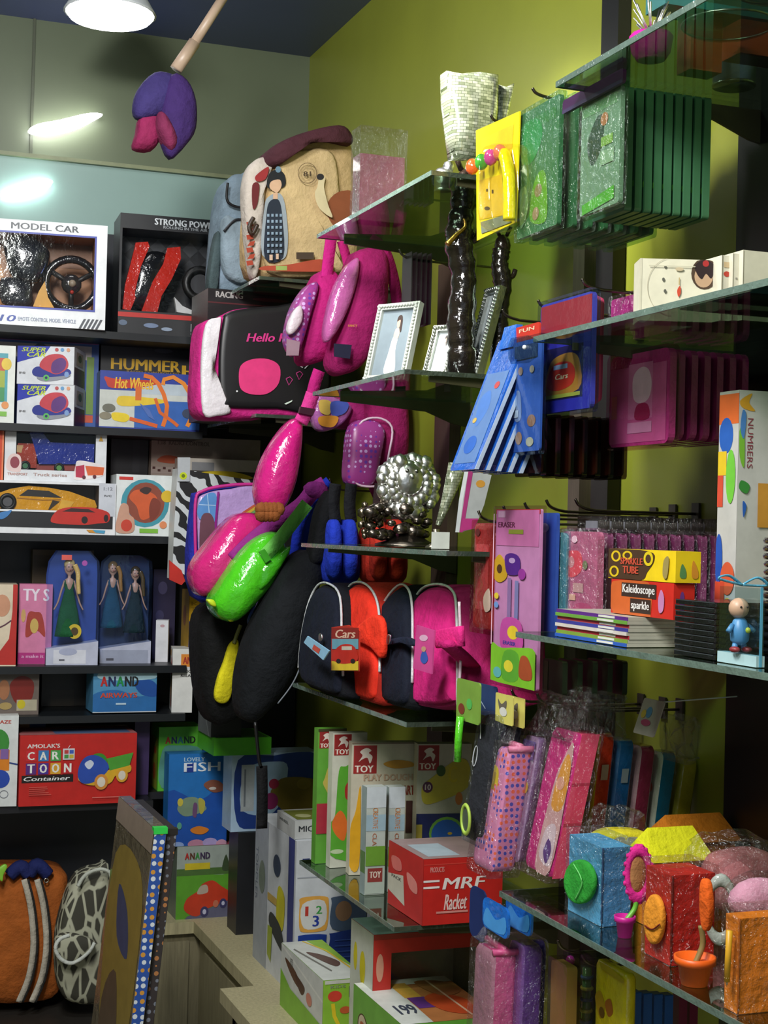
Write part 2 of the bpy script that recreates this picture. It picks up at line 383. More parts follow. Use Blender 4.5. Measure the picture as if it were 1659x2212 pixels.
shelf(1.1, 2.86, 3.46, zB[1], 'glass shelf holding the white wedding photo frames')
shelf(1.1, 2.62, 3.52, zB[2], 'glass shelf holding the shiny silver ornament')
shelf(1.1, 2.80, 3.56, zB[3], 'glass shelf under the row of four school backpacks')
shelf(1.1, 2.84, 3.47, zB[4], 'glass shelf under the craft toy boxes and red shuttlecock carton')
shelf(1.1, 1.25, 2.21, zA[0], 'topmost glass shelf at upper right with magenta plate')
shelf(1.1, 1.25, 2.27, zA[1], 'glass shelf at right under the white book box')
shelf(1.1, 1.25, 2.31, zA[2], 'glass shelf at right under the yellow and red sparkler boxes')
shelf(1.1, 1.25, 2.35, zA[3], 'glass shelf at lower right under the felt pencil boxes')
shelf(1.1, 3.96, 4.5, zC[0], 'corner glass shelf under the beige backpack')
shelf(1.1, 3.96, 4.5, zC[1], 'corner glass shelf under the black and pink shoulder bag')
# ---- back shelving unit
YS = 4.5
ZL = [P(100, y, 'y', YS).z for y in (708, 918, 1153, 1438, 1545, 1735)]
m = M(); m.box((-.2, WY-.05, .15), (.93, WY-.022, P(100, 500, 'y', WY).z), '23252b').box((.93, WY-.05, CT), (WX-.01, WY-.022, 2.0), '14161a')
thing('back_panel', 'black panel closing the back of the toy shelving', 'panel', m)
SL = ['black shelf board carrying the steering wheel and stunt car boxes', 'black shelf board carrying the twin small car boxes and race track set', 'black shelf board carrying the yellow sports car box', 'black shelf board carrying the boxed dolls', 'black shelf board carrying the light blue airline game box', 'lowest black shelf board carrying the red truck carton']
for i, z in enumerate(ZL):
    x1 = 1.08 if i < 3 else (1.05 if i < 5 else .96)
    s = M(); s.box((-.2, YS-.02, z-.022), (x1, WY-.052, z-.0005), '15191d' if i != 5 else '1b1b1f')
    if i == 5: s.box((.96, 4.62, z-.022), (1.12, WY-.052, z-.0005), '1b1b1f')
    thing('shelf_board', SL[i], 'shelf', s)
# platform at lower left
zP = .17
m = M(); m.box((-.2, 4.38, 0), (.85, WY-.055, zP), '2c2925').box((-.2, 4.36, zP-.06), (.85, 4.38, zP-.002), 'a39b7c:n')
thing('platform', 'low platform with a pale wooden front edge at lower left', 'platform', m)
# ---- ceiling lamp and lamp reflections on the back wall
c = P(238, 28, 'z', 3.02)
m = M(); m.lathe(c+Vector((0, 0, .0)), [(.02, .12), (.05, .11), (.085, .07), (.125, .004), (.128, -.002)], 'd8dce0')
e = M(); e.lathe(c+Vector((0, 0, -.012)), [(.118, .014), (.122, .008), (.112, -.004), (.06, -.012)], 'ffffff:e')
thing('pendant_lamp', 'bright round white lamp glowing at the ceiling, top left', 'lamp', [('shade', m), ('light_disc', e), ('stem', M().tube([c+Vector((0, 0, .11)), c+Vector((0, 0, CZ-3.02))], .012, 'd8dce0'))])
def streak(pts, k, lab, Y=WY-.05):  # emissive shape standing in for a lamp's reflection on the wall
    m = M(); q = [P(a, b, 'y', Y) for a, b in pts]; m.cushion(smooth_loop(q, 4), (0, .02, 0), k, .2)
    thing('wall_reflection', lab, 'lamp', [('reflection_glow', m), ('reflection_mount', M().tube([sum(q, Vector())/len(q)+Vector((0, .02, 0)), sum(q, Vector())/len(q)+Vector((0, .05, 0))], .008, '9aa09a'))])
streak([(62, 284), (100, 292), (160, 280), (205, 258), (222, 246), (190, 244), (130, 258), (80, 268)], 'ffffff:e', 'slim slanted glow for a lamp reflection, high on the olive wall below the round lamp')
streak([(0, 422), (30, 426), (75, 418), (105, 404), (114, 390), (90, 385), (55, 396), (15, 408)], 'cfe0dc:e', 'small glow for a lamp reflection on the pale teal strip above the steering wheel box')
# ---- fabric flower on a stick
Yf = 3.9
m = M(); m.tube([P(380, 150, 'y', Yf), P(420, 92, 'y', Yf)], .017, 'b59c86').tube([P(418, 95, 'y', Yf), P(492, -20, 'y', Yf)], .013, 'b59c86')
pet = []
for pts, k, dy in (([(300, 190), (335, 155), (372, 158), (395, 180), (385, 225), (350, 250), (305, 255), (290, 235)], '3a3066:c', 0), ([(372, 160), (405, 170), (425, 215), (425, 275), (405, 310), (370, 340), (348, 290), (352, 230)], '3c2660:c', -.02), ([(305, 250), (345, 245), (350, 290), (330, 322), (290, 318), (296, 285)], '8c2450:c', .01), ([(345, 240), (362, 250), (385, 300), (372, 325), (350, 300), (340, 270)], '7c2a4e:c', -.03)):
    p = M(); p.cushion(smooth_loop([P(a, b, 'y', Yf+dy) for a, b in pts], 3), (0, .04, 0), k, .5, .4); pet.append(('petal', p))
thing('fabric_flower', 'purple and pink fabric tulip hanging head-down from a tan stick', 'flower', [('stem', m)]+pet)

# ================= BACK SHELF GOODS =================
W_ = 'e9ecee'; BK = '14161a'
def lines(x0, y0, x1, y1, n, k, h=2):
    random.seed(int(x0*7+y0)); o = []
    for i in range(n):
        y = y0+(y1-y0)*i/max(1, n-1); o.append(('r', x0, y, x0+(x1-x0)*random.uniform(.65, 1), y+h, k))
    return o
def wbx(name, label, cat, A, B, yt, z0, d, k, win, kin, art=(), left=None, right=None, top=None, inner=(), pane=True, group=None, yb=None):
    g = BoxGeo(A, B, yt, z0, d, yb); m = M(); x0, y0, x1, y1 = g.rect; a, b, c_, e = win
    dep = d*.85/.0006
    for q in (((x0, y0), (x1, y0), (x1, b), (x0, b)), ((x0, e), (x1, e), (x1, y1), (x0, y1)), ((x0, b), (a, b), (a, e), (x0, e)), ((c_, b), (x1, b), (x1, e), (c_, e))):
        m.add([g.map(u, v, 0) for u, v in reversed(q)], [(0, 1, 2, 3)], k)
    q = g.q; D = g.d
    m.add(q+[p+D for p in q], [(7, 6, 5, 4), (0, 4, 5, 1), (1, 5, 6, 2), (2, 6, 7, 3), (3, 7, 4, 0)], k)
    m.add([g.map(a, e, -dep), g.map(c_, e, -dep), g.map(c_, b, -dep), g.map(a, b, -dep)], [(0, 1, 2, 3)], kin)
    ring = [(a, e), (c_, e), (c_, b), (a, b)]
    for i in range(4):
        u, v = ring[i], ring[(i+1) % 4]; m.add([g.map(*u, 0), g.map(*v, 0), g.map(*v, -dep), g.map(*u, -dep)], [(0, 1, 2, 3)], kin)
    m.art(g.map, art)
    if left: m.art(quad_map(left[0], g.lq, -g.u), left[1])
    if right: m.art(quad_map(right[0], g.rq, g.u), right[1])
    if top: m.art(quad_map(top[0], g.tq, (0, 0, 1)), top[1])
    if inner: m.art(g.map, inner, -dep+2)
    parts = [('carton', m)]
    if pane:
        p = M(); p.add([g.map(a, e, .1), g.map(c_, e, .1), g.map(c_, b, .1), g.map(a, b, .1)], [(0, 1, 2, 3)], 'eeeeee:k'); parts.append(('clear_window', p))
    thing(name, label, cat, parts, group); return g
def gs(m, g, pts, d0, th, k, sm=False):   # solid silhouette standing d0 metres behind the box front
    q = [g.map(a, b, -d0/.0006) for a, b in pts]; dv = g.d.normalized()*th
    if sm: q = smooth_loop(q, 3)
    return m.cushion(q, dv, k, .25, .1) if sm else m.slab(q, dv, k)
def gwheel(m, g, cx, cy, r, d0, k='181818', k2='8a8a8e', th=.02):
    c_ = g.map(cx, cy, -d0/.0006); R = (g.map(cx+r, cy, -d0/.0006)-c_).length
    m.torus(c_, R*.78, R*.24, k, 20, 8, g.u, (0, 0, 1))
    n_ = 12; pts = [c_+g.u*math.cos(2*math.pi*i/n_)*R*.62+Vector((0, 0, 1))*math.sin(2*math.pi*i/n_)*R*.62 for i in range(n_)]
    m.slab(pts, g.d.normalized()*.008, k2)
# --- row 1
z = ZL[0]
g = wbx('toy_box', 'large white window box with steering wheel toy, top shelf at left edge', 'toy box', (-45, 4.5), (230, 4.46), 478, z, .16, W_, (-30, 507, 203, 664), 'a8692a',
  [('t', 'MODEL CAR', 20, 484, 168, 498, '3a3f46'), ('r', -30, 503, 207, 507, '2438a0'), ('r', 203, 503, 207, 668, '2438a0'), ('r', -30, 664, 207, 668, '2438a0'), ('t', '10', 0, 684, 36, 698, '1f3f9c', .2), ('t', 'EMOTE CONTROL MODEL VEHICLE', 40, 687, 166, 695, '8a93a8')]+[('p', [(172+i*9, 705), (177+i*9, 705), (188+i*9, 684), (183+i*9, 684)], '3b3f48') for i in range(5)],
  right=((0, 0, 10, 10), [('r', 1, .5, 9, 9.5, '3d3342'), ('e', 5, 3, 3, 1.5, '8a3340'), ('e', 5, 6, 3, 1, '6f7080')]), inner=[('p', [(-30, 640), (0, 560), (30, 664), (-30, 664)], 'd58a1c'), ('r', 100, 507, 203, 560, '8a531f')])
m = M(); gs(m, g, [(8, 520), (60, 508), (100, 530), (105, 560), (80, 606), (30, 600), (14, 570)], .03, .06, '1d2026:g', True); m.art(g.map, [('b', [(70, 555), (82, 548), (84, 575), (74, 588)], 'cfe0f0'), ('b', [(88, 560), (98, 560), (90, 585), (84, 586)], '1c48c0')], -43)
l = M(); gs(l, g, [(2, 600), (60, 608), (72, 640), (60, 660), (5, 655)], .04, .04, '23242a:g', True)
thing('toy_car', 'glossy black toy car with blue flash inside the steering wheel box', 'toy car', [('body', m), ('chassis', l)])
m = M(); c_ = g.map(155, 606, -60); m.torus(c_, .073, .012, '1c1a1c:g', 28, 8, g.u, (0, 0, 1)); h = M(); h.ball(c_, .03, '2a2626:g', 14, (1, .5, 1)).ball(c_+Vector((0, -.016, 0)), .011, 'a0907c')
sp = M()
for a in (30, 150, 270): sp.tube([c_, c_+g.u*math.cos(math.radians(a))*.07+Vector((0, 0, 1))*math.sin(math.radians(a))*.07], .008, '24201f')
h.ball(c_+Vector((0, -.014, -.025)), .006, 'c03020')
thing('toy_steering_wheel', 'black toy steering wheel with round hub inside the large white box', 'toy', [('rim', m), ('hub', h), ('spoke', sp)])
m = M(); gs(m, g, [(72, 662), (84, 628), (96, 606), (104, 640), (118, 662)], .012, .03, 'e8a818'); thing('toy_cone', 'yellow cone shaped toy part in front of the steering wheel', 'toy', m)
g = wbx('toy_box', 'black window box with red strip and red-trimmed car, beside the steering wheel box', 'toy box', (257, 4.52), (484, 4.5), 468, z, .16, '15161a', (262, 500, 478, 676), '25262b',
  [('t', 'STRONG POWER', 330, 474, 466, 488, 'd8dcdf'), ('t', 'ROLLING IN THE AIR', 349, 489, 445, 495, 'a4a8ac'), ('r', 250, 680, 484, 690, 'b8241c'), ('t', 'BOY', 414, 697, 478, 714, 'e0e0e0'), ('t', 'ROLLING', 414, 716, 470, 721, '888888'), ('e', 268, 703, 9, 6, '5a6a80'), ('e', 328, 706, 16, 5, '6a7a96'), ('e', 362, 712, 12, 4, '8a98ac')],
  inner=[('p', [(262+i*36, 520), (280+i*36, 502), (298+i*36, 520), (280+i*36, 538)], '4a4c52') for i in range(6)]+[('p', [(262+i*36, 560), (280+i*36, 542), (298+i*36, 560), (280+i*36, 578)], '3c3e44') for i in range(6)])
m = M(); gs(m, g, [(275, 668), (285, 600), (300, 560), (330, 540), (365, 548), (372, 600), (350, 660), (300, 672)], .03, .08, '101114:g', True)
f1 = M(); gs(f1, g, [(268, 672), (272, 620), (290, 540), (292, 528), (318, 524), (322, 534), (304, 580), (298, 640), (284, 676)], .015, .02, 'd02a1c:g')
f2 = M(); gs(f2, g, [(308, 676), (330, 610), (352, 570), (360, 535), (388, 530), (390, 556), (372, 600), (350, 640), (342, 676)], .01, .02, 'd02a1c:g')
wh = M(); gwheel(wh, g, 436, 606, 40, .03, '141414', '3a3a3e'); ww = M(); gs(ww, g, [(378, 640), (384, 672), (430, 676), (432, 672), (396, 658)], .01, .02, 'dadada')
thing('toy_car', 'black stunt car with tall red fins inside the black window box', 'toy car', [('body', m), ('fin', f1), ('fin', f2), ('wheel', wh), ('bumper', ww)])
# --- row 2
z = ZL[1]
bx('toy_box', 'big dark blue box with pale grey front standing behind the small twin car boxes', 'toy box', (-60, 4.66), (212, 4.64), 732, z, .12, '2a4f94', [('r', -60, 742, 196, 772, 'b0a8a8'), ('r', 186, 765, 202, 890, '6a8a38'), ('r', 180, 892, 202, 908, 'c04a28'), ('p', [(68, 748), (84, 738), (100, 748)], '4a5468'), ('r', -60, 732, 210, 737, '8a3a78')])
bx('toy_box', 'cream box with teal frame and rainbow blocks cut off at the left edge, second shelf', 'toy box', (-60, 4.52), (32, 4.51), 745, z, .12, 'dfe3dc', [('r', -60, 762, 16, 868, '3a9aa8'), ('r', -60, 772, 10, 800, 'c04820'), ('r', -60, 800, 10, 836, '98a828'), ('r', -60, 836, 10, 866, '2a8a4a'), ('e', 13, 785, 11, 13, 'e0c02a'), ('e', 12, 874, 8, 8, 'e0904a'), ('r', -10, 888, 16, 898, '78b83a')])
def supercar(y, z0, lab):
    yb = y+82; s = lambda a: y+a
    return bx('toy_box', lab, 'toy box', (37, 4.55), (160, 4.49), y, z0, .15, 'dadde2', [('p', [(37, s(0)), (108, s(0)), (96, s(18)), (37, s(36))], '2434a8'), ('t', 'SUPER', 46, s(3), 98, s(12), 'c8dc2a', .3), ('t', 'CAR', 58, s(13), 98, s(23), 'c8dc2a', .3), ('e', 122, s(7), 4, 4, 'c05050'), ('e', 134, s(7), 4, 4, '6aa0d0'), ('e', 147, s(7), 4, 4, 'e0a078'),
      ('b', [(80, s(68)), (100, s(76)), (145, s(68)), (150, s(58)), (100, s(60))], '8a8e98'), ('b', [(72, s(50)), (85, s(44)), (120, s(52)), (148, s(48)), (152, s(60)), (112, s(66)), (82, s(66)), (71, s(60))], '1e2c88'), ('b', [(86, s(44)), (94, s(26)), (112, s(17)), (135, s(18)), (147, s(32)), (145, s(48)), (125, s(60)), (108, s(56))], 'c23a48'), ('b', [(112, s(54)), (114, s(34)), (132, s(24)), (143, s(32)), (140, s(48)), (126, s(58))], '5a2a78'),
      ('e', 101, s(68), 6.5, 6.5, '5ab85a'), ('e', 145, s(60), 5, 6, '7a98c8'), ('e', 101, s(68), 3, 3, '203060'), ('t', 'SP-02', 42, s(56), 56, s(60), '505050')],
      right=((0, 0, 10, 10), [('r', .5, 5.2, 9.5, 9.8, '54303e'), ('r', 2, 1, 8, 4.5, 'b0a494'), ('e', 5, 2.5, 1.6, 1, '4a5a3a')]), group=None)
g1 = supercar(831, z, 'small white and blue box with a purple red bubble car, lower of two')
supercar(748, g1.z1+.001, 'small white and blue box with a purple red bubble car, upper of two')
bx('toy_box', 'tall black box with yellow capital lettering behind the orange track set', 'toy box', (216, 4.66), (450, 4.64), 738, z, .12, '1b1c21', [('t', 'HUMMER', 238, 778, 388, 802, 'e8b41c'), ('t', 'H', 391, 786, 432, 811, 'e8b41c'), ('t', 'RADIO CONTROLLED', 272, 803, 385, 807, 'b08a2a'), ('e', 350, 757, 20, 5, '3a3c42')])
sh = [('r', 215, 846, 432, 925, 'c8ccc4'), ('r', 300, 828, 432, 852, 'b8c4cc'), ('b', [(225, 818), (250, 822), (330, 822), (335, 830), (300, 838), (240, 842), (228, 830)], 'c03018'), ('t', 'Hot Wheels', 246, 818, 330, 842, 'e8b828', .2), ('r', 290, 865, 432, 925, '2a60b0'), ('b', [(255, 860), (290, 858), (350, 862), (350, 870), (262, 880)], 'e0c028'), ('b', [(243, 895), (272, 896), (280, 905), (270, 914), (245, 910)], 'e8cc1c'),
  ('r', 291, 836, 304, 866, 'd86820'), ('l', [(308, 812), (325, 815), (340, 828), (352, 850), (360, 875), (358, 900), (352, 920)], 9, 'e2701c'), ('l', [(350, 830), (352, 818), (372, 812), (395, 825), (415, 855), (420, 885), (405, 918)], 9, 'e88824'), ('l', [(334, 860), (345, 890), (375, 910), (385, 918)], 7, 'd8641c'), ('l', [(280, 906), (315, 914), (340, 920)], 8, 'd85c1c'), ('e', 235, 885, 14, 9, '6a6a5c'), ('e', 228, 902, 13, 8, '857e68'), ('e', 405, 890, 12, 10, '35405a'), ('p', [(300, 872), (320, 900), (334, 908), (322, 885)], '4a6ab0')]
bx('toy_box', 'race track set box showing orange loops on blue and white, second shelf', 'toy box', (215, 4.53), (432, 4.51), 805, z, .1, '233a98', sh)
# --- row 3
z = ZL[2]
g = wbx('toy_box', 'long white window box with yellow sports car, third shelf at left', 'toy box', (-60, 4.5), (250, 4.48), 1040, z, .14, 'e4e6e8', (-50, 1045, 212, 1102), '6a5a50',
  [('r', -60, 1106, 244, 1140, '191a1e'), ('r', 212, 1040, 248, 1112, 'c8ccd4'), ('b', [(108, 1122), (122, 1102), (150, 1094), (200, 1094), (235, 1104), (234, 1124), (210, 1128), (180, 1132), (120, 1130)], 'c02a20'), ('p', [(132, 1104), (152, 1096), (190, 1097), (205, 1104)], '3a1a1c'), ('e', 182, 1121, 7, 8, '22181a'), ('e', 229, 1116, 5, 8, '22181a'), ('t', '1:12', 222, 1048, 242, 1055, '8a8e96'), ('t', 'R/C', 224, 1065, 240, 1069, '404040'), ('p', [(186, 1142), (228, 1143), (226, 1150), (192, 1148)], 'd09030'), ('p', [(200, 1142), (228, 1143), (226, 1150), (206, 1148)], '4a9ac0'), ('b', [(-5, 1112), (14, 1106), (24, 1104), (14, 1118), (0, 1124)], '3a7ab8')])
m = M(); gs(m, g, [(-45, 1066), (0, 1066), (20, 1058), (60, 1050), (105, 1053), (150, 1060), (205, 1078), (210, 1092), (200, 1101), (110, 1102), (40, 1101), (-45, 1100)], .015, .07, 'f0aa14:g')
m.art(g.map, [('p', [(40, 1072), (58, 1058), (104, 1060), (132, 1074)], '2b2420'), ('p', [(112, 1080), (128, 1082), (106, 1101), (103, 1101)], '3a2a18'), ('l', [(35, 1077), (90, 1080), (130, 1078)], 2, 'b87a10'), ('p', [(132, 1078), (160, 1082), (150, 1096), (124, 1101)], 'f8c040')], -23)
wl = M(); gwheel(wl, g, 15, 1086, 19, .01, '1a1a1a', '5a5a5e')
thing('toy_car', 'bright yellow toy sports car inside the long white window box', 'toy car', [('body', m), ('wheel', wl)])
g = wbx('toy_box', 'white window box with toy dump truck stacked on the yellow sports car box', 'toy box', (10, 4.53), (230, 4.51), 925, g.z1+.001, .12, 'dcdfe2', (34, 930, 206, 1012), '23303a',
  [('b', [(15, 1012), (18, 988), (30, 980), (44, 986), (46, 1010), (40, 1018)], 'e2c8c4'), ('e', 32, 998, 10, 12, '8a2f40'), ('b', [(160, 1022), (163, 1000), (168, 990), (195, 992), (226, 1000), (225, 1018), (200, 1026), (165, 1030)], 'e8e0de'), ('p', [(163, 1002), (182, 998), (184, 1026), (164, 1024)], 'b82848'), ('p', [(184, 1000), (226, 1002), (224, 1018), (190, 1020)], 'd8602a'), ('e', 182, 1024, 4, 4, '5a2430'), ('e', 205, 1022, 4, 4, '5a2430'), ('t', 'Truck series', 72, 1018, 145, 1024, 'b09088'), ('t', 'TRANSPORT', 17, 1019, 60, 1024, 'b88a80'), ('p', [(212, 948), (217, 937), (222, 948)], 'd0a030')], yb=1035)
m = M(); gs(m, g, [(38, 958), (72, 958), (78, 975), (80, 1008), (44, 1008), (36, 985)], .015, .06, 'b0402c:g'); m.art(g.map, [('p', [(36, 962), (50, 962), (46, 978), (36, 976)], 'c8a06a')], -24)
t_ = M(); gs(t_, g, [(62, 934), (88, 932), (108, 954), (204, 954), (204, 996), (84, 1000), (72, 960)], .012, .07, '23349a:g'); ch = M(); gs(ch, g, [(78, 1000), (204, 996), (204, 1010), (78, 1012)], .02, .05, '983a34')
wh = M(); gwheel(wh, g, 55, 1004, 11, .01, '1c1c20', '3a7a52'); gwheel(wh, g, 128, 1006, 11, .01, '1c1c20', '5a9a4a')
thing('toy_truck', 'toy dump truck with red cab and deep blue bed inside its window box', 'toy truck', [('cab', m), ('dump_bed', t_), ('chassis', ch), ('wheel', wh)])
bx('toy_box', 'red box cut off at the left edge beside the dump truck', 'toy box', (-60, 4.52), (8, 4.52), 918, g.z0, .12, 'c8401f', [('r', 4, 918, 8, 1036, 'e07a50')])
fp = [('r', 256, 1031, 286, 1038, 'c83028'), ('e', 313, 1087, 52, 52, '3f94a4'), ('e', 314, 1086, 41, 44, '8a4430'), ('b', [(278, 1075), (295, 1058), (330, 1066), (340, 1085), (326, 1115), (305, 1122), (295, 1095)], 'cf5a2c'), ('b', [(330, 1075), (346, 1085), (342, 1110), (326, 1125), (322, 1095)], '7a3424'), ('b', [(300, 1060), (312, 1052), (326, 1056), (316, 1068)], '3a2624'), ('e', 360, 1071, 13, 13, 'd8b428'), ('b', [(252, 1150), (254, 1118), (262, 1090), (276, 1092), (280, 1112), (290, 1122), (288, 1150)], 'c89880'), ('e', 274, 1136, 12, 13, 'c8402c'), ('e', 353, 1133, 8, 8, 'e08a5a'), ('r', 302, 1142, 342, 1151, '7ab83a')]
bx('toy_box', 'square white box with teal ring around an orange ball, third shelf', 'toy box', (250, 4.49), (378, 4.48), 1026, z, .14, 'dde2e0', fp, top=((0, 0, 10, 10), [('r', 0, 0, 10, 10, 'b8282a')]))
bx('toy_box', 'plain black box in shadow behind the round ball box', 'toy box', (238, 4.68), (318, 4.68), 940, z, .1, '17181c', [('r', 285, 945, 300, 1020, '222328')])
g = bx('toy_box', 'dull beige box with a small orange car and checkered corner, behind the zebra bag', 'toy box', (325, 4.66), (560, 4.66), 946, z, .1, '9c8b80', [('t', '1:18  RADIO CONTROL', 338, 955, 450, 964, '6a5a52'), ('b', [(338, 1000), (350, 988), (375, 988), (392, 998), (370, 1004)], 'a84a28'), ('p', [(325, 1012), (400, 1012), (400, 1026), (325, 1026)], 'a89890')]+[('r', 328+i*11, 1012+(i % 2)*5, 334+i*11, 1017+(i % 2)*5, '4a2420') for i in range(5)])
g = bx('toy_box', 'pale grey box with a yellow car top showing, beside the striped bag', 'toy box', (388, 4.56), (560, 4.56), 992, z, .08, 'b0a79c', [('r', 412, 1000, 460, 1018, '7a7a7c'), ('r', 388, 1018, 560, 1150, '3a3632'), ('b', [(415, 1030), (440, 1020), (500, 1018), (545, 1030), (500, 1036), (430, 1036)], 'd0b41c')])
# zebra bag
m = M(); q = [P(a, b, 'y', 4.38) for a, b in [(384, 1012), (560, 1040), (560, 1110), (430, 1120), (422, 1262), (372, 1250), (376, 1140)]]; m.slab(q, (0, .07, 0), 'zebra', 'd4d8d6')
c_ = M(); c_.slab([P(a, b, 'y', 4.375) for a, b in [(384, 988), (411, 988), (410, 1040), (384, 1040)]], (0, .006, 0), 'b8bcbe'); c_.art(plane_map('y', 4.375), [('e', 396, 1028, 8, 8, 'c8d820'), ('e', 396, 1028, 4, 4, '6a7a20')])
tr = M(); tr.slab([P(a, b, 'y', 4.372) for a, b in [(366, 1210), (392, 1232), (400, 1255), (392, 1264), (366, 1252)]], (0, .006, 0), 'c8342a')
thing('striped_bag', 'zebra striped carry bag with red corner, hanging left of the rainbow backpack', 'bag', [('bag_body', m), ('hang_tag', c_), ('corner_patch', tr)])
# --- row 4
z = ZL[3]
bx('toy_box', 'red and cream box cut off at the left edge on the doll shelf', 'toy box', (-60, 4.5), (36, 4.49), 1262, z, .12, 'd8c8ae', [('p', [(26, 1262), (36, 1262), (36, 1436), (-60, 1436), (-60, 1420), (0, 1408), (20, 1380), (26, 1320)], 'b8261e'), ('e', 3, 1308, 18, 24, 'c89070'), ('l', [(-10, 1360), (10, 1350), (24, 1340)], 3, '5a3040')])
bx('toy_box', 'pink craft kit box with animal pictures beside the front doll', 'toy box', (40, 4.55), (112, 4.54), 1262, z, .06, 'd07aa0', [('t', 'TY S', 48, 1272, 105, 1298, 'e8dce8'), ('b', [(55, 1370), (60, 1325), (75, 1322), (90, 1328), (98, 1375), (80, 1362), (62, 1376)], 'a03428'), ('e', 74, 1352, 9, 16, 'c8a858'), ('r', 40, 1410, 112, 1434, 'b02878'), ('t', 'a make it', 48, 1414, 96, 1421, 'dca8c8'), ('e', 50, 1330, 5, 14, 'c8a060')])
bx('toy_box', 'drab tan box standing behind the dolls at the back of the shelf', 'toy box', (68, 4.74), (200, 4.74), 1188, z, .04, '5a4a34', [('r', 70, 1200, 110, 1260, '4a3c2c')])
def doll(g, cx, yt, s, dress, hair, lab, dark=False):
    f = lambda x, y: g.map(cx+x*s, yt+y*s, -30)
    sk = 'c89a80'; m = M(); hd = f(0, 20); k = (f(1, 20)-f(0, 20)).length
    # body: one continuous lathe torso with neck and head, arms, skirt as clothing
    m.lathe(f(0, 56)-Vector((0, 0, 0)), [(4*k, -10*k), (7*k, 0), (9*k, 8*k), (8.5*k, 16*k), (3*k, 20*k), (3*k, 25*k), (8*k, 30*k), (10*k, 37*k), (9*k, 44*k), (4*k, 50*k)], sk, 16, 'z', .7)
    for sx in (-1, 1): m.tube(smooth_path([f(sx*8, 42), f(sx*14, 60), f(sx*20, 82), f(sx*27, 96)]), 2.2*k, sk, 6, lambda t: 1.2-.6*t)
    ar = M()
    hr = M(); hr.ball(f(0, 12), 10.5*k, hair, 14, (1.05, .8, 1.1)); hr.tube(smooth_path([f(8, 12)-Vector((0, .012, 0)), f(14, 26)-Vector((0, .014, 0)), f(15, 45)-Vector((0, .016, 0)), f(17, 66)-Vector((0, .016, 0))]), 5.5*k, hair, 8, lambda t: 1-.35*t)
    fc = M(); fc.ball(f(-1, 17)-Vector((0, 6*k, 0)), 7.5*k, sk, 14, (1, .6, 1.15))
    yy = f(0, 17)-Vector((0, 10.8*k, 0))
    for sx in (-1, 1): fc.ball(yy+Vector((sx*3*k, .001, 1*k)), 1.3*k, '24304a', 6)
    fc.ball(yy+Vector((0, 0, -4.5*k)), 1.2*k, 'b03848', 6, (1.5, .5, .7))
    dr_ = M(); dr_.lathe(f(0, 145), [(25*k, 0), (24*k, 8*k), (18*k, 45*k), (11*k, 75*k), (8*k, 88*k), (10.5*k, 98*k), (9*k, 106*k), (2*k, 106*k)], dress, 20, 'z', .55)
    return thing('doll', lab, 'doll', [('body', m), ('hair', hr), ('face', fc), ('dress', dr_)])
def dollbox(x0, x1, Y, yt, lab, inner, art):
    g = BoxGeo((x0, Y), (x1, Y-.01), yt, z, .08); m = M()
    arch = [(x0+2, 1437), (x1, 1437), (x1+2, 1240), (x1-2, 1212), (x1-22, yt), (x0+22, yt), (x0+6, 1215), (x0+2, 1245)]
    bk = [g.map(a, b, -120) for a, b in arch]; m.slab(bk, g.d.normalized()*.006, inner); m.slab([g.map(a, b, 0) for a, b in [(x0+2, 1437), (x1, 1437), (x1, 1385), (x0+2, 1402)]], g.d.normalized()*.07, 'b8bcd0')
    m.art(g.map, art, 1); w_ = M(); fr = [g.map(a, b, -2) for a, b in arch]; n = len(fr)
    w_.add(fr, [tuple(range(n))], 'e8f0ff:k'); w_.add(fr+bk, [(i, n+i, n+(i+1) % n, (i+1) % n) for i in range(n)], 'e8f0ff:k')
    thing('doll_box', lab, 'doll box', [('backing_card', m), ('plastic_bubble', w_)]); return g
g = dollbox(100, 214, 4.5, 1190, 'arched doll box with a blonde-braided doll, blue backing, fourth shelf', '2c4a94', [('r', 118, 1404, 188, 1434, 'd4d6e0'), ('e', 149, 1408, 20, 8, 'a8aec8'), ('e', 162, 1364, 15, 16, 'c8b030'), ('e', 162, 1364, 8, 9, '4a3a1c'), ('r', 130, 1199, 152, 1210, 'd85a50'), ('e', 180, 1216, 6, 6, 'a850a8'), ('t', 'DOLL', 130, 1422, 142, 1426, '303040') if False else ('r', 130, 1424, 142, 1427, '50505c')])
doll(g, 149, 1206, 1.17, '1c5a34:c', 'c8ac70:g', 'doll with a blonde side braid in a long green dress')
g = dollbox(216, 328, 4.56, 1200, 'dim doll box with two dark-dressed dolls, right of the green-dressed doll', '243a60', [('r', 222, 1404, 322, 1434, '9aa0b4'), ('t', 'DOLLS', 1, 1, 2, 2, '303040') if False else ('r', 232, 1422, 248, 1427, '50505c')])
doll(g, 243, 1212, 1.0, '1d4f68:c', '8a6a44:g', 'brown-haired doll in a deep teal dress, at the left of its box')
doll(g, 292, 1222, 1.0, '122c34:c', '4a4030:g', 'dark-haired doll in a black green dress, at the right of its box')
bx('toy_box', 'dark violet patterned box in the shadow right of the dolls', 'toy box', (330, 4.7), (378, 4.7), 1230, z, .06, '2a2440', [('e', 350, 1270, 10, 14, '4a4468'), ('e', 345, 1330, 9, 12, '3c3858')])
bx('small_box', 'narrow plain white carton behind the tall building-figure box', 'box', (336, 4.6), (363, 4.59), 1340, z, .05, 'dcdce0', [('e', 350, 1352, 5, 3, 'c09aa0')], left=((0, 0, 10, 10), [('r', 0, 0, 10, 10, 'aaaaae')]))
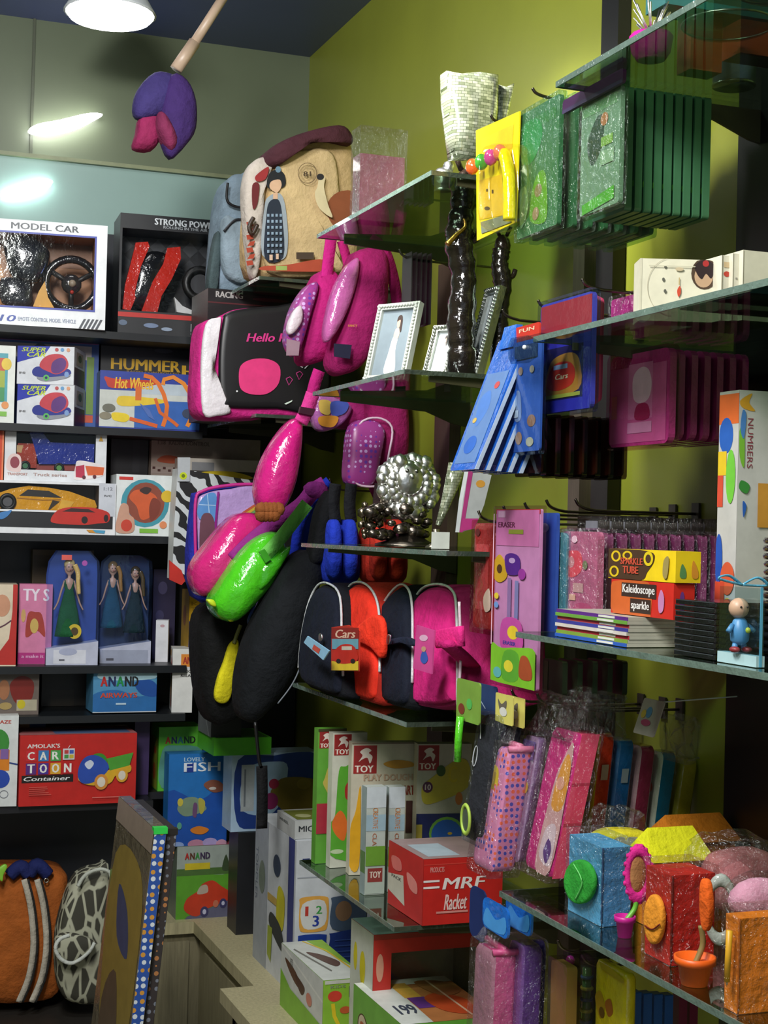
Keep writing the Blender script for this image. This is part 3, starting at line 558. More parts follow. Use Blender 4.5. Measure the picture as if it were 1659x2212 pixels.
bx('toy_box', 'yellow box with blue lower band standing behind the green bag', 'toy box', (408, 4.56), (450, 4.56), 1275, z, .1, 'd4a418', [('r', 408, 1342, 450, 1400, '1f2f8c'), ('t', 'K9', 412, 1300, 440, 1308, 'a07a10'), ('t', 'TOY', 412, 1312, 440, 1320, 'a07a10')], left=((380, 1275, 408, 1400), [('r', 380, 1275, 408, 1400, 'b8923c'), ('e', 392, 1320, 6, 18, '9a6a4a')]))
# --- row 5
z = ZL[4]
bx('toy_pack', 'dim toy pack with red shapes and yellow spot at the left edge, under the dolls', 'toy pack', (-60, 4.52), (84, 4.52), 1446, z, .1, '6c6058', [('b', [(20, 1480), (45, 1460), (72, 1475), (66, 1515), (35, 1520)], '7a2018'), ('e', 8, 1490, 12, 22, 'a06a48'), ('r', 36, 1512, 80, 1536, 'b0a890'), ('e', 46, 1522, 9, 10, 'c8b828'), ('e', 12, 1525, 14, 8, 'a89058')])
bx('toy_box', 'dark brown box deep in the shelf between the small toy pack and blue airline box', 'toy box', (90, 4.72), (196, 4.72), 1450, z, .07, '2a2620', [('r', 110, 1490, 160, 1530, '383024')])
bx('game_box', 'light blue board game box with multicolour letters and cloudy sky', 'game box', (201, 4.5), (338, 4.5), 1450, z+.004, .12, '4f8fb8', [('b', [(201, 1500), (250, 1490), (300, 1505), (338, 1500), (338, 1540), (201, 1535)], '2a6aa8'), ('b', [(290, 1475), (318, 1468), (338, 1480), (338, 1505), (305, 1500)], '1f4f9c'), ('b', [(215, 1452), (260, 1448), (330, 1452), (334, 1466), (270, 1470), (215, 1466)], 'a8ccd8'), ('r', 201, 1537, 338, 1543, 'c8ccd0'),
  ('t', 'A', 216, 1461, 232, 1482, 'c02a24'), ('t', 'N', 233, 1461, 249, 1482, '202a58'), ('t', 'A', 250, 1461, 267, 1482, '1f8a44'), ('t', 'N', 268, 1461, 283, 1482, '202020'), ('t', 'D', 284, 1461, 298, 1482, '202020'), ('t', 'AIRWAYS', 216, 1496, 296, 1507, 'cc4a34'), ('r', 250, 1518, 272, 1522, 'b8d0e0')])
bx('toy_box', 'tall white carton with stacked building-figure picture and orange logo', 'toy box', (372, 4.5), (416, 4.49), 1402, z+.001, .12, 'd8d8d4', [('r', 390, 1413, 418, 1440, 'd88428'), ('t', 'AN', 394, 1419, 413, 1434, 'a02a1c'), ('t', 'INDO', 392, 1447, 413, 1453, '303030'), ('t', 'RELA', 390, 1456, 412, 1462, '303030')],
  left=((337, 1395, 372, 1560), [('r', 340, 1402, 352, 1418, 'c89a50'), ('b', [(353, 1430), (360, 1418), (366, 1432), (366, 1460), (356, 1470)], 'c0402c'), ('b', [(356, 1466), (368, 1470), (366, 1500), (356, 1500)], '7a6a34'), ('b', [(352, 1498), (366, 1498), (364, 1520), (356, 1520)], 'd09a6a'), ('b', [(357, 1520), (364, 1520), (366, 1545), (360, 1545)], 'b85a4a')]))
# --- row 6
z = ZL[5]
bx('toy_box', 'tall white box with a green, orange and blue toy, cut off at the left edge', 'toy box', (-60, 4.48), (38, 4.47), 1546, z, .12, 'd6dad8', [('e', -5, 1605, 24, 30, '3a8a34'), ('r', -40, 1620, 20, 1665, 'd8801c'), ('e', 0, 1683, 22, 20, '2448a8'), ('t', 'CRAZE', -20, 1556, 22, 1563, 'c03a2a'), ('o', 10, 1716, 9, 8, 1.5, '80848a'), ('l', [(20, 1648), (38, 1652)], 3, '203a80'), ('r', 0, 1618, 18, 1640, '8060a0')])
bx('toy_box', 'navy box with a brown corner above the red truck carton', 'toy box', (40, 4.68), (97, 4.68), 1541, z, .06, '1c3478', [('b', [(40, 1555), (55, 1552), (62, 1565), (58, 1580), (40, 1580)], 'a87040'), ('r', 66, 1558, 82, 1561, '8aa0c8')])
am = [('t', "AMOLAK'S", 57, 1605, 127, 1614, 'e0d8d4'), ('t', 'Container', 51, 1675, 150, 1684, 'e8e8e8', .2), ('r', 47, 1672, 157, 1688, '201818')]
am = [am[2], am[0], am[1]]
for i, (c1, t1) in enumerate((('c82830', 'C'), ('3a7ab8', 'A'), ('48a050', 'R'))): am += [('r', 55+i*26, 1619, 77+i*26, 1642, c1), ('t', t1, 58+i*26, 1622, 73+i*26, 1639, 'e8e8e0')]
for i, (c1, t1) in enumerate((('5a2a78', 'T'), ('4a3090', 'O'), ('d8a030', 'O'), ('b82028', 'N'))): am += [('r', 55+i*26, 1646, 77+i*26, 1670, c1), ('t', t1, 58+i*26, 1648, 74+i*26, 1667, 'e8e8e0')]
am += [('r', 133, 1616, 158, 1640, 'd8d8dc'), ('r', 136, 1619, 145, 1627, 'c04040'), ('r', 147, 1619, 156, 1627, '4060b8'), ('r', 136, 1629, 145, 1637, '489848'), ('r', 147, 1629, 156, 1637, 'c8b040'), ('l', [(144, 1615), (148, 1609)], 1.5, 'e0d0d0'),
  ('b', [(166, 1680), (190, 1696), (235, 1694), (250, 1676), (280, 1670), (278, 1654), (250, 1662), (225, 1665), (200, 1660)], 'd8a828'), ('p', [(228, 1640), (286, 1628), (278, 1656), (235, 1666)], '4c9a34'), ('b', [(198, 1632), (215, 1628), (228, 1640), (228, 1668), (215, 1650)], '3c8a2c'), ('b', [(166, 1676), (170, 1650), (184, 1634), (205, 1632), (226, 1645), (232, 1664), (205, 1688), (178, 1692)], '2a4ca8'), ('b', [(180, 1650), (192, 1642), (200, 1650), (190, 1662)], 'c8d0e0'), ('e', 217, 1690, 15, 17, 'd08a3a'), ('e', 217, 1690, 9, 11, 'd8d0c0'), ('e', 262, 1677, 13, 15, 'd8a030'), ('e', 262, 1677, 8, 10, 'd8d0c0')]+lines(62, 1696, 115, 1712, 5, 'cc5a50', 1.5)+[('r', 198, 1722, 280, 1724, 'd07068')]
bx('toy_box', 'red carton with blue and green cartoon truck, on the lowest shelf', 'toy box', (42, 4.46), (294, 4.46), 1586, z, .16, 'c0241f', am, top=((0, 0, 10, 10), [('r', 0, 0, 10, 10, 'b87070'), ('r', 3, 3, 9.5, 9, '5a7098')]))
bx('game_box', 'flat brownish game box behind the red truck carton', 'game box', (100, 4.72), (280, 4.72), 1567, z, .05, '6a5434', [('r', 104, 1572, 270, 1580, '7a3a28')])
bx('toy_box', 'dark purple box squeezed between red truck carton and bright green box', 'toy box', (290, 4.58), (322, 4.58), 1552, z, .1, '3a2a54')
g = bx('toy_box', 'bright green carton with multicolour letters behind the blue fish box', 'toy box', (342, 4.63), (436, 4.63), 1570, z, .12, '5cb832', [('t', 'A', 356, 1591, 368, 1606, 'b83028'), ('t', 'N', 369, 1591, 381, 1606, '2a3060'), ('t', 'A', 382, 1591, 395, 1606, '2a7a8a'), ('t', 'N', 396, 1591, 408, 1606, '1a4030'), ('t', 'D', 409, 1591, 421, 1606, '202020'), ('b', [(350, 1620), (380, 1610), (436, 1622), (436, 1700), (350, 1700)], '5a9a8c')],
  left=((306, 1550, 342, 1745), [('r', 308, 1585, 338, 1742, '9aa038'), ('e', 328, 1625, 5, 12, 'b85a30'), ('e', 326, 1690, 6, 26, 'b05a28')]), top=((0, 0, 10, 10), [('r', 2, 2, 8, 8, '88a858')]))
gc = bx('game_box', 'picture box with a red car on a green hill, on the back counter', 'game box', (381, 4.545), (531, 4.545), 1826, CT, .2, '6e7a6c', [('r', 381, 1826, 531, 1962, '9aa49c'), ('b', [(381, 1880), (420, 1878), (480, 1882), (531, 1876), (531, 1962), (381, 1962)], '5a9a2c'), ('r', 381, 1868, 531, 1881, '4a6a34'), ('r', 398, 1858, 452, 1870, 'c8b428'), ('b', [(400, 1962), (480, 1936), (531, 1915), (531, 1962)], '5c5c74'), ('b', [(478, 1872), (486, 1844), (494, 1872)], '3a4a30'), ('b', [(498, 1874), (520, 1846), (531, 1850), (531, 1876)], '5a6a44'),
  ('b', [(399, 1945), (404, 1924), (428, 1910), (436, 1898), (458, 1892), (478, 1904), (500, 1918), (495, 1930), (450, 1944), (425, 1958)], 'c03a20'), ('b', [(426, 1916), (432, 1902), (446, 1900), (448, 1914)], 'b0a090'), ('e', 442, 1950, 9, 10, '3a3860'), ('e', 482, 1936, 8, 9, '3a3860'), ('e', 442, 1950, 4, 5, 'b8b8d0'), ('e', 482, 1936, 3.5, 4, 'b8b8d0'), ('e', 466, 1936, 6, 7, 'b86a50'), ('t', 'A', 397, 1838, 407, 1850, 'b02a24'), ('t', 'N', 408, 1838, 418, 1850, '5a3020'), ('t', 'A', 419, 1838, 429, 1850, '2f8a3a'), ('t', 'N', 430, 1838, 440, 1850, '3a2a4a'), ('t', 'D', 441, 1838, 451, 1850, '3a2a4a')],
  top=((0, 0, 10, 10), [('r', 0, 0, 10, 10, '8fa070'), ('r', 4, 0, 8, 10, 'b05060')]), yb=1962)
bx('game_box', 'blue upright box with fish pictures standing on the red car picture box', 'game box', (363, 4.55), (491, 4.55), 1628, gc.z1+.001, .065, '2270b8', [('b', [(363, 1700), (430, 1720), (491, 1690), (491, 1808), (363, 1808)], '1c4fa4'), ('t', 'LOVELY', 395, 1635, 440, 1643, 'b8d0e0'), ('r', 395, 1646, 416, 1664, '203a90'), ('t', 'FISH', 395, 1645, 474, 1663, 'e4ecf2'), ('b', [(383, 1735), (395, 1716), (420, 1713), (437, 1725), (446, 1737), (430, 1745), (400, 1750)], '7a9078'), ('b', [(428, 1716), (442, 1722), (440, 1742), (432, 1745)], 'b0a848'), ('b', [(418, 1725), (426, 1728), (424, 1752), (416, 1748)], '6a4a70'), ('e', 389, 1722, 6, 8, 'c8b848'), ('b', [(438, 1690), (455, 1680), (475, 1685), (484, 1700), (460, 1705)], '8a5440'), ('e', 458, 1697, 8, 3, 'c8c0b8'), ('b', [(412, 1776), (430, 1770), (452, 1777), (440, 1786), (420, 1784)], 'd07a28'), ('e', 425, 1805, 18, 9, 'b88098'), ('e', 455, 1803, 16, 9, 'a898c8'), ('e', 480, 1806, 12, 8, 'c090a8'), ('e', 385, 1806, 14, 7, '88a0d0'), ('e', 388, 1768, 5, 7, '5aa088')], yb=1808)
# bear game box on a dark carton
gd = bx('carton', 'plain dark carton supporting the white-framed bear picture box', 'carton', (512, 4.33), (690, 4.33), 1795, CT, .1, '1d1e22')
bx('toy_box', 'blue box with white rounded frame and a brown teddy picture, under the black bag', 'toy box', (500, 4.34), (684, 4.34), 1626, gd.z1+.001, .1, 'aac4dc', [('b', [(512, 1640), (590, 1632), (684, 1632), (684, 1780), (560, 1788), (512, 1770)], '1e3c84'), ('b', [(530, 1660), (590, 1645), (620, 1660), (600, 1745), (560, 1760), (520, 1740)], '9ab8d4'), ('r', 520, 1650, 548, 1750, 'a8b0b4'), ('r', 526, 1660, 530, 1740, '707880'), ('b', [(585, 1720), (590, 1698), (615, 1680), (684, 1690), (684, 1745), (620, 1755)], '7a6a28'), ('e', 590, 1693, 11, 11, 'a02a48'), ('e', 584, 1730, 16, 18, '8a2a60'), ('e', 655, 1695, 16, 12, '8a7a30')])
# teddy carton & white box on counter
X = 1.17; yc = 2085
Yc = P(637, 1950, 'x', X).y; Yfar = P(548, 1950, 'x', X).y
gt = bx('toy_box', 'big white ride-on toy carton with dark blue panels and number picture on the counter', 'toy box', (637, Yc), (860, Yc), 1812, CT, Yfar-Yc, 'c4c8cc', [('t', 'TO', 650, 1843, 684, 1859, '24306c'), ('r', 640, 1876, 860, 1878, '9aa0a8'), ('b', [(646, 1925), (650, 1912), (700, 1912), (708, 1925), (706, 1965), (695, 1973), (655, 1973), (646, 1962)], 'd8a048'), ('b', [(652, 1924), (698, 1920), (700, 1962), (656, 1966)], 'd0d0cc'), ('t', '1', 658, 1928, 665, 1945, 'b83a30'), ('t', '2', 681, 1928, 694, 1942, '3a9a44'), ('t', '3', 674, 1945, 688, 1964, '2a3f98'), ('b', [(714, 1925), (718, 1914), (780, 1914), (790, 1930), (780, 1972), (716, 1970)], '4a5a70'), ('e', 740, 1940, 18, 18, '8a6a50'), ('b', [(644, 1988), (650, 1978), (700, 1979), (704, 1990), (702, 2060), (644, 2060)], '1f3c90'), ('b', [(712, 1988), (718, 1978), (800, 1980), (800, 2060), (712, 2060)], '22387c')]+lines(655, 1990, 695, 2040, 6, '4a68b0')+lines(722, 1990, 790, 2040, 6, '3a5498'),
  left=((548, 1786, 637, 2085), [('r', 548, 1786, 578, 2085, '9aa0a8'), ('r', 622, 1786, 634, 2085, '343c78'), ('v', 'TODDLER', 551, 1850, 556, 1960, '6a7080'), ('e', 598, 1860, 8, 22, '3a4660'), ('e', 566, 1905, 7, 34, '707a70'), ('b', [(602, 1900), (616, 1910), (614, 1975), (600, 1980)], 'c0b828'), ('b', [(588, 1960), (610, 1975), (616, 2020), (586, 1990)], '2c3236'), ('r', 580, 1925, 600, 1940, 'b89a50'), ('p', [(582, 1990), (592, 1990), (590, 2060), (582, 2050)], '9aa838')]), top=((0, 0, 10, 10), [('r', 2, 3, 9, 8, '5a7068'), ('e', 5, 5, 2, 1.5, 'a0a898')]), yb=2085)
Yc2 = Yc+.02; X2 = P(637, 1790, 'y', Yc2).x
bx('small_box', 'low white carton with dark lettering on top of the ride-on toy carton', 'box', (637, Yc2), (720, Yc2), 1772, gt.z1+.001, .16, 'b8bab8', [('t', 'MICA', 645, 1780, 690, 1789, '303438')], left=((588, 1745, 637, 1800), [('t', 'WHEEL', 594, 1760, 620, 1768, '606460')]), top=((0, 0, 10, 10), [('r', 1, 1, 9.5, 9, '6f7430'), ('e', 4, 6, 2, 1.5, 'a8a878')]), yb=1800)
# front counter boxes
X = 1.15; Yn = P(804, 2060, 'x', X).y; Yq = P(755, 2060, 'x', X).y
g = BoxGeo((804, Yn), (1060, Yn), 2012, CT, Yq-Yn, 2160)
wbx('toy_box', 'red framed window carton with yellow dotted white side, under the craft box shelf', 'toy box', (804, Yn), (1030, Yn), 2012, CT, Yq-Yn, 'b82a22', (842, 2034, 1025, 2140), '94886c', [('e', 818, 2050, 8, 16, 'c89078'), ('r', 804, 2012, 1030, 2018, '8a2a20')],
  left=((755, 1958, 804, 2180), [('r', 755, 1958, 804, 2180, 'b8bcae'), ('e', 766, 2010, 4, 22, 'c0b41c'), ('e', 782, 2020, 6, 26, 'c0b41c'), ('e', 776, 2080, 6, 20, '3a4a6a'), ('e', 793, 2078, 5, 22, 'c0b41c')]), top=((0, 0, 10, 10), [('r', 0, 0, 10, 10, '8a9aa0'), ('e', 4, 4, 2, 2, 'b0a030'), ('e', 6, 7, 2.2, 1.5, '30507a'), ('e', 5, 1.5, 2, 1, '6a3a7a')]), yb=2180)
X = 1.12; Yn = P(697, 2130, 'x', X).y; Yq = P(607, 2060, 'x', X).y
bx('toy_box', 'white and lime building toy carton with brown figure picture at the counter front', 'toy box', (697, Yn), (790, Yn), 2115, CT, Yq-Yn, '86b838', [('e', 722, 2160, 15, 15, 'c84030'), ('l', [(718, 2180), (722, 2215), (735, 2250)], 8, 'd8c028'), ('r', 700, 2116, 790, 2126, 'c0c4b8'), ('t', 'KIDS', 712, 2130, 745, 2138, '808870'), ('e', 745, 2200, 12, 10, 'b85a30'), ('r', 752, 2135, 762, 2165, '3a3a34')],
  left=((607, 2035, 697, 2300), [('r', 607, 2035, 697, 2300, 'c6c8c2'), ('p', [(607, 2035), (697, 2115), (697, 2125), (607, 2045)], 'd8d8d0'), ('b', [(617, 2080), (640, 2100), (655, 2150), (640, 2150), (622, 2110)], '5a3a28'), ('b', [(640, 2110), (660, 2130), (655, 2170), (645, 2150)], '4a2c20'), ('v', 'BUILDING', 628, 2062, 634, 2100, '606058'), ('p', [(607, 2140), (630, 2190), (697, 2215), (697, 2300), (607, 2300)], '7ab030'), ('e', 670, 2160, 6, 26, 'c07a68')]),
  top=((0, 0, 10, 10), [('r', 0, 0, 10, 10, 'c8ccc4'), ('p', [(6, 0), (10, 0), (10, 8)], '8ab83a'), ('l', [(5, 0), (8, 3), (9, 8)], .5, 'd8b828'), ('b', [(3, 3), (6, 4), (8, 6), (6, 7), (4, 5)], '5a4038'), ('l', [(1, 2), (4, 8)], .5, '707068')]), yb=2300)
X = 1.13; Yn = P(866, 2190, 'x', X).y; Yq = P(762, 2120, 'x', X).y
bx('toy_box', 'green sided kitchen toy carton with orange purple picture lid at the bottom centre', 'toy box', (866, Yn), (1075, Yn), 2205, CT, Yq-Yn, '5fa83a', [('r', 890, 2212, 940, 2225, 'c84030')],
  left=((762, 2100, 866, 2340), [('r', 762, 2100, 866, 2340, '6aa040'), ('e', 784, 2190, 11, 32, '4a3020'), ('e', 784, 2190, 9, 29, 'c8b89a'), ('e', 784, 2186, 5, 8, 'a85a38'), ('e', 812, 2190, 7, 14, 'b08a50'), ('e', 835, 2250, 12, 30, '3a7a3a')]),
  top=((0, 0, 10, 10), [('r', 0, 0, 10, 10, 'c07a48'), ('p', [(0, 0), (3.5, 0), (3.2, 10), (0, 10)][:4], 'd4d8d0'), ('r', 0, 0, 10, 1.4, 'd4d8d0'), ('r', 3.2, 1, 5, 4.5, 'd8a848'), ('r', 3.4, 4.5, 5.2, 7, '6a3a90'), ('b', [(5, 5), (7, 4), (9, 6), (8, 9), (5.5, 8)], 'c85028'), ('b', [(6, 1), (9, 1.4), (9.5, 4), (7, 4.6)], 'a86a40'), ('l', [(7.4, .6), (7.6, 9.4)], .25, 'e0b898'), ('t', '199', 1, 6, 3, 8, '404858')]), yb=2340)
# ================= CENTRE: BAGS AND BACKPACKS =================
def yp(pts, Y, n=4): return smooth_loop([P(a, b, 'y', Y) for a, b in pts], n)
def xp(pts, X, n=4, zmin=-9): return [Vector((v.x, v.y, max(v.z, zmin))) for v in smooth_loop([P(a, b, 'x', X) for a, b in pts], n)]
def cy(pts, Y, d, k, bulge=.3, n=4, back=.15, k2=None, m=None): return (m or M()).cushion(yp(pts, Y, n), (0, d, 0), k, bulge, back, k2)
def tubey(pts, Y, r, k, m=None, seg=6): return (m or M()).tube(smooth_path([P(a, b, 'y', Y) for a, b in pts]), r, k, seg)
def strap(pts, Y, w, k, dy=.004):
    path = smooth_path([P(a, b, 'y', Y) for a, b in pts]); m = M(); vs = []; fs = []
    for i, p in enumerate(path):
        t = (path[min(i+1, len(path)-1)]-path[max(i-1, 0)]).normalized(); s_ = Vector((t.z, 0, -t.x))*w/2; o = Vector((0, dy, 0)); vs += [p-s_, p+s_, p+s_+o, p-s_+o]
    for i in range(len(path)-1):
        a = i*4
        for j in range(4): fs.append((a+j, a+(j+1) % 4, a+4+(j+1) % 4, a+4+j))
    e = 4*len(path)-4; fs += [(0, 3, 2, 1), (e, e+1, e+2, e+3)]
    return m.add(vs, fs, k, True)
# beige backpack
Y = 4.02
b = cy([(552, 588), (548, 430), (562, 350), (620, 310), (700, 292), (758, 300), (772, 400), (768, 585), (660, 592)], Y, .15, 'c6a878:c', .12)
f = M(); fq = yp([(583, 585), (585, 430), (606, 345), (660, 322), (720, 330), (735, 420), (738, 560), (735, 586)], Y-.03); f.cushion(fq, (0, .04, 0), 'd2b686:c', .1)
A_ = plane_map('y', Y-.037, -.0008)
f.art(A_, [('b', [(566, 550), (571, 450), (580, 425), (605, 418), (617, 450), (622, 520), (612, 560)], '9aa4ac'), ('b', [(572, 558), (575, 470), (582, 436), (602, 432), (610, 470), (612, 556)], '222b3c'), ('b', [(577, 404), (581, 376), (598, 366), (614, 376), (616, 400), (598, 408)], '1a1c24'), ('b', [(583, 406), (586, 392), (604, 388), (608, 402), (598, 416)], 'd8b090'), ('e', 601, 366, 6, 7, '6a8aa0'), ('r', 590, 416, 600, 430, 'd8b090')]+[('r', 577+9*(i % 4), 462+13*(i//4), 582+9*(i % 4), 468+13*(i//4), '8aa0b4') for i in range(28)]+
  [('r', 582, 550, 589, 562, 'd8b8a0'), ('r', 596, 548, 602, 560, 'd8b8a0'), ('o', 664, 374, 20, 22, 1.5, '7a6448'), ('t', '81', 655, 370, 672, 381, '4a3a2c'), ('o', 664, 374, 14, 16, 1, '9a8058'), ('b', [(686, 402), (690, 380), (702, 384), (700, 404), (708, 440), (718, 470), (690, 450), (680, 420)], 'd8c8a0'), ('e', 692, 382, 8, 7, '28242a'), ('b', [(570, 575), (620, 572), (690, 560), (720, 572), (700, 586), (570, 584)], 'b04a34'), ('r', 640, 545, 678, 560, '4a3a30'), ('r', 596, 574, 620, 584, '9ab060')])
lid = cy([(580, 352), (582, 322), (640, 290), (735, 268), (765, 290), (760, 310), (700, 300), (640, 318), (606, 356)], Y-.045, .12, '4c2830:c', .2)
sd = cy([(545, 585), (530, 440), (535, 370), (560, 340), (592, 345), (575, 390), (570, 480), (560, 585)], Y-.02, .06, 'c8bcb0:c', .2); sd.art(plane_map('y', Y-.036), [('b', [(552, 380), (580, 360), (574, 386), (556, 392)], '9a2c30'), ('b', [(545, 400), (560, 398), (556, 440), (546, 450)], '6a2028')]+[('p', [(532+i % 2*8, 480+i*14), (545+i % 2*6, 478+i*14), (548, 488+i*14), (534, 490+i*14)], 'a8402c') for i in range(7)])
st = tubey([(548, 470), (538, 490), (545, 505), (556, 485)], Y-.05, .006, '3a2a20'); br = M(); br.art(plane_map('y', Y-.034), [('b', [(705, 445), (730, 415), (770, 418), (772, 480), (740, 500), (715, 480)], '8a4a2c')])
thing('backpack', 'beige canvas backpack printed with a girl in a checkered dress, corner glass shelf', 'backpack', [('body', b), ('front_panel', f), ('top_flap', lid), ('side_pocket', sd), ('side_loop', st), ('leather_patch', br)])
Y = 4.3
b = cy([(470, 628), (468, 560), (482, 420), (500, 380), (525, 372), (556, 382), (556, 632), (510, 640)], Y, .14, '8a9eae:c', .2); f = cy([(482, 560), (486, 470), (510, 470), (545, 478), (545, 600), (500, 602)], Y-.05, .06, '94a6b2:c', .2); pp = tubey([(492, 395), (490, 430), (505, 445), (535, 450)], Y-.045, .004, '1c1e24'); tubey([(484, 500), (510, 475), (540, 480)], Y-.06, .004, '1c1e24', pp)
sd = cy([(452, 622), (458, 560), (470, 500), (478, 520), (470, 625)], Y-.02, .05, '4a5a5c:c', .1)
thing('backpack', 'pale blue-grey backpack with black piping, left of the beige backpack', 'backpack', [('body', b), ('front_pocket', f), ('piping', pp), ('side_mesh', sd)])
bx('toy_box', 'flat black box under the corner shelf with white lettering on its edge', 'toy box', (446, 4.25), (700, 4.25), 632, zC[1], .2, '191517', [('t', 'RACING', 462, 637, 520, 650, 'b8b4b0'), ('r', 446, 660, 700, 663, '5a2428'), ('e', 580, 648, 40, 4, '4a1c24')])
# black and pink shoulder bag on corner shelf
Y = 4.0
b = cy([(432, 890), (430, 780), (440, 700), (475, 684), (520, 665), (640, 660), (704, 668), (706, 880), (600, 900), (500, 905)], Y, .14, 'd02a84:c', .02, 6, .1)
fp_ = M(); fp_.cushion(yp([(478, 868), (474, 780), (482, 700), (500, 672), (600, 660), (704, 662), (706, 878), (600, 882), (500, 880)], Y-.014, 4), (0, .025, 0), '15130f:g' if False else '161517', .08)
fp_.art(plane_map('y', Y-.0178), [('t', 'Hello Kitty', 532, 720, 660, 744, 'd43a86', .25), ('b', [(516, 820), (520, 790), (545, 776), (580, 776), (604, 792), (602, 828), (578, 850), (545, 852), (522, 842)], 'e23a7c'), ('l', [(618, 818), (626, 814), (632, 820), (624, 832), (618, 818)], 2, 'b03878'), ('l', [(640, 806), (648, 802), (654, 808), (646, 820), (640, 806)], 2, 'b03878'), ('l', [(640, 785), (654, 794)], 2, 'd8d0d4'), ('l', [(668, 786), (658, 796)], 2, 'd8d0d4'), ('e', 512, 845, 2, 2, 'e8e8e8'), ('p', [(614, 872), (632, 864), (630, 868), (618, 874)], 'd8e8d8')])
wp = M(); wp.cushion(yp([(440, 890), (436, 780), (446, 700), (470, 686), (478, 690), (462, 740), (456, 800), (462, 860), (500, 888), (470, 898)], Y-.012), (0, .02, 0), 'e6e0e4:g', .2)
thing('shoulder_bag', 'black and hot pink flap bag with pink lettering, on the corner glass shelf', 'bag', [('body', b), ('flap', fp_), ('side_trim', wp)])
# pink hanging backpacks between the glass shelves
PK = 'b81d72:c'; PG = 'c8207a:g'
Y = 3.74
b = cy([(672, 640), (690, 590), (720, 580), (738, 610), (730, 700), (722, 760), (690, 782), (655, 778), (660, 700)], Y, .09, PK, .3); f = cy([(690, 612), (672, 680), (655, 740), (640, 768), (622, 745), (622, 710), (636, 660), (664, 618)], Y-.03, .05, 'floral', .3)
wt = cy([(636, 670), (652, 660), (654, 690), (640, 715), (626, 722), (622, 704)], Y-.06, .02, 'e0d0d8:g', .3); tg = M(); tg.slab([P(a, c_, 'y', Y-.055) for a, c_ in [(620, 732), (648, 738), (645, 768), (619, 768)]], (0, .004, 0), '9a7a88')
thing('backpack', 'small pink backpack with glossy flowered pocket hanging beside the black shoulder bag', 'backpack', [('body', b), ('front_pocket', f), ('patch', wt), ('tag', tg), ('strap', strap([(716, 515), (710, 560), (706, 600)], Y-.01, .03, 'c82080:c')), ('strap', strap([(738, 520), (752, 570), (762, 640)], Y, .025, 'b01a6c:c'))])
Y = 3.66
b = cy([(765, 560), (790, 535), (835, 540), (842, 620), (830, 700), (800, 770), (770, 800), (735, 805), (720, 770), (740, 680)], Y, .1, 'a01a62:c', .3); f = cy([(776, 556), (774, 600), (756, 660), (730, 715), (708, 738), (704, 706), (722, 630), (748, 578)], Y-.03, .04, 'c060a0:g', .3); tg = M(); tg.slab([P(a, c_, 'y', Y-.045) for a, c_ in [(722, 742), (760, 745), (756, 775), (722, 770)]], (0, .004, 0), '22203a')
b.art(plane_map('y', Y-.036), [('t', 'FANCY', 752, 701, 772, 706, 'c88a3a')])
thing('backpack', 'larger magenta backpack with shiny pink front, left of the white photo frame', 'backpack', [('body', b), ('front_pocket', f), ('tag', tg), ('strap', strap([(800, 515), (830, 540), (850, 600), (862, 680)], Y+.02, .03, 'a81868:c'))])
Y = 3.75
b = cy([(800, 820), (850, 805), (880, 850), (885, 960), (870, 1060), (840, 1090), (812, 1020), (795, 900)], Y, .1, '8f1757:c', .3); f = cy([(762, 920), (800, 905), (832, 925), (826, 980), (812, 1040), (785, 1052), (752, 1040), (752, 985)], Y-.05, .05, 'floral', .25); pp = M(); pp.tube([v-Vector((0, .05, 0)) for v in yp([(762, 920), (800, 905), (832, 925), (826, 980), (812, 1040), (785, 1052), (752, 1040), (752, 985)], Y-.0)], .003, 'd8b8cc')
thing('backpack', 'dark pink backpack with rounded flowered pouch hanging below the photo frame shelf', 'backpack', [('body', b), ('front_pouch', f), ('piping', pp)])
Y = 3.8
b = cy([(705, 870), (740, 855), (790, 862), (825, 875), (822, 905), (780, 925), (720, 915)], Y, .08, '9a1f66:c', .3); f = cy([(685, 850), (700, 848), (755, 872), (760, 890), (738, 918), (700, 932), (680, 915), (678, 870)], Y-.04, .04, 'a05a9a:g', .2)
f.art(plane_map('y', Y-.05), [('b', [(690, 865), (715, 868), (712, 895), (692, 890)], 'c8a850'), ('b', [(716, 868), (752, 870), (745, 892), (718, 898)], '3f4fa0'), ('b', [(690, 900), (730, 900), (720, 922), (692, 918)], 'c8862c')])
thing('handbag', 'small purple pink bag with yellow and blue print tucked under the photo frame shelf', 'bag', [('body', b), ('printed_panel', f)])
Y = 3.6
b = cy([(636, 905), (656, 915), (650, 1000), (632, 1070), (604, 1112), (570, 1104), (556, 1060), (570, 1000), (600, 945)], Y, .06, PG, .5)
s1 = strap([(676, 850), (664, 885), (650, 912)], Y-.02, .035, 'd83a90:c'); bk = M(); bk.slab([P(a, c_, 'y', Y-.03) for a, c_ in [(650, 878), (682, 884), (676, 898), (646, 892)]], (0, .012, 0), '3a1226'); s2 = strap([(690, 800), (680, 830), (674, 856)], Y-.01, .03, 'b01a70:c')
fz = M()
for i in range(9): fz.ball(P(565+i % 5*9, 1100+(i//5)*12, 'y', Y-.02), .018, '8a4e24:c', 8)
thing('drawstring_bag', 'long glossy hot pink pouch hanging by a strap above the rainbow backpack', 'bag', [('body', b), ('strap', s1), ('strap', s2), ('buckle', bk), ('fur_trim', fz)])
Y = 4.12
b = cy([(424, 1290), (424, 1090), (440, 1062), (500, 1050), (560, 1048), (572, 1100), (570, 1290)], Y, .1, '2a34b0:c', .1); f = M(); fq = yp([(430, 1200), (428, 1090), (445, 1066), (500, 1056), (562, 1056), (565, 1200), (560, 1280), (432, 1280)], Y-.014); f.cushion(fq, (0, .02, 0), 'b89ad0:g', .1)
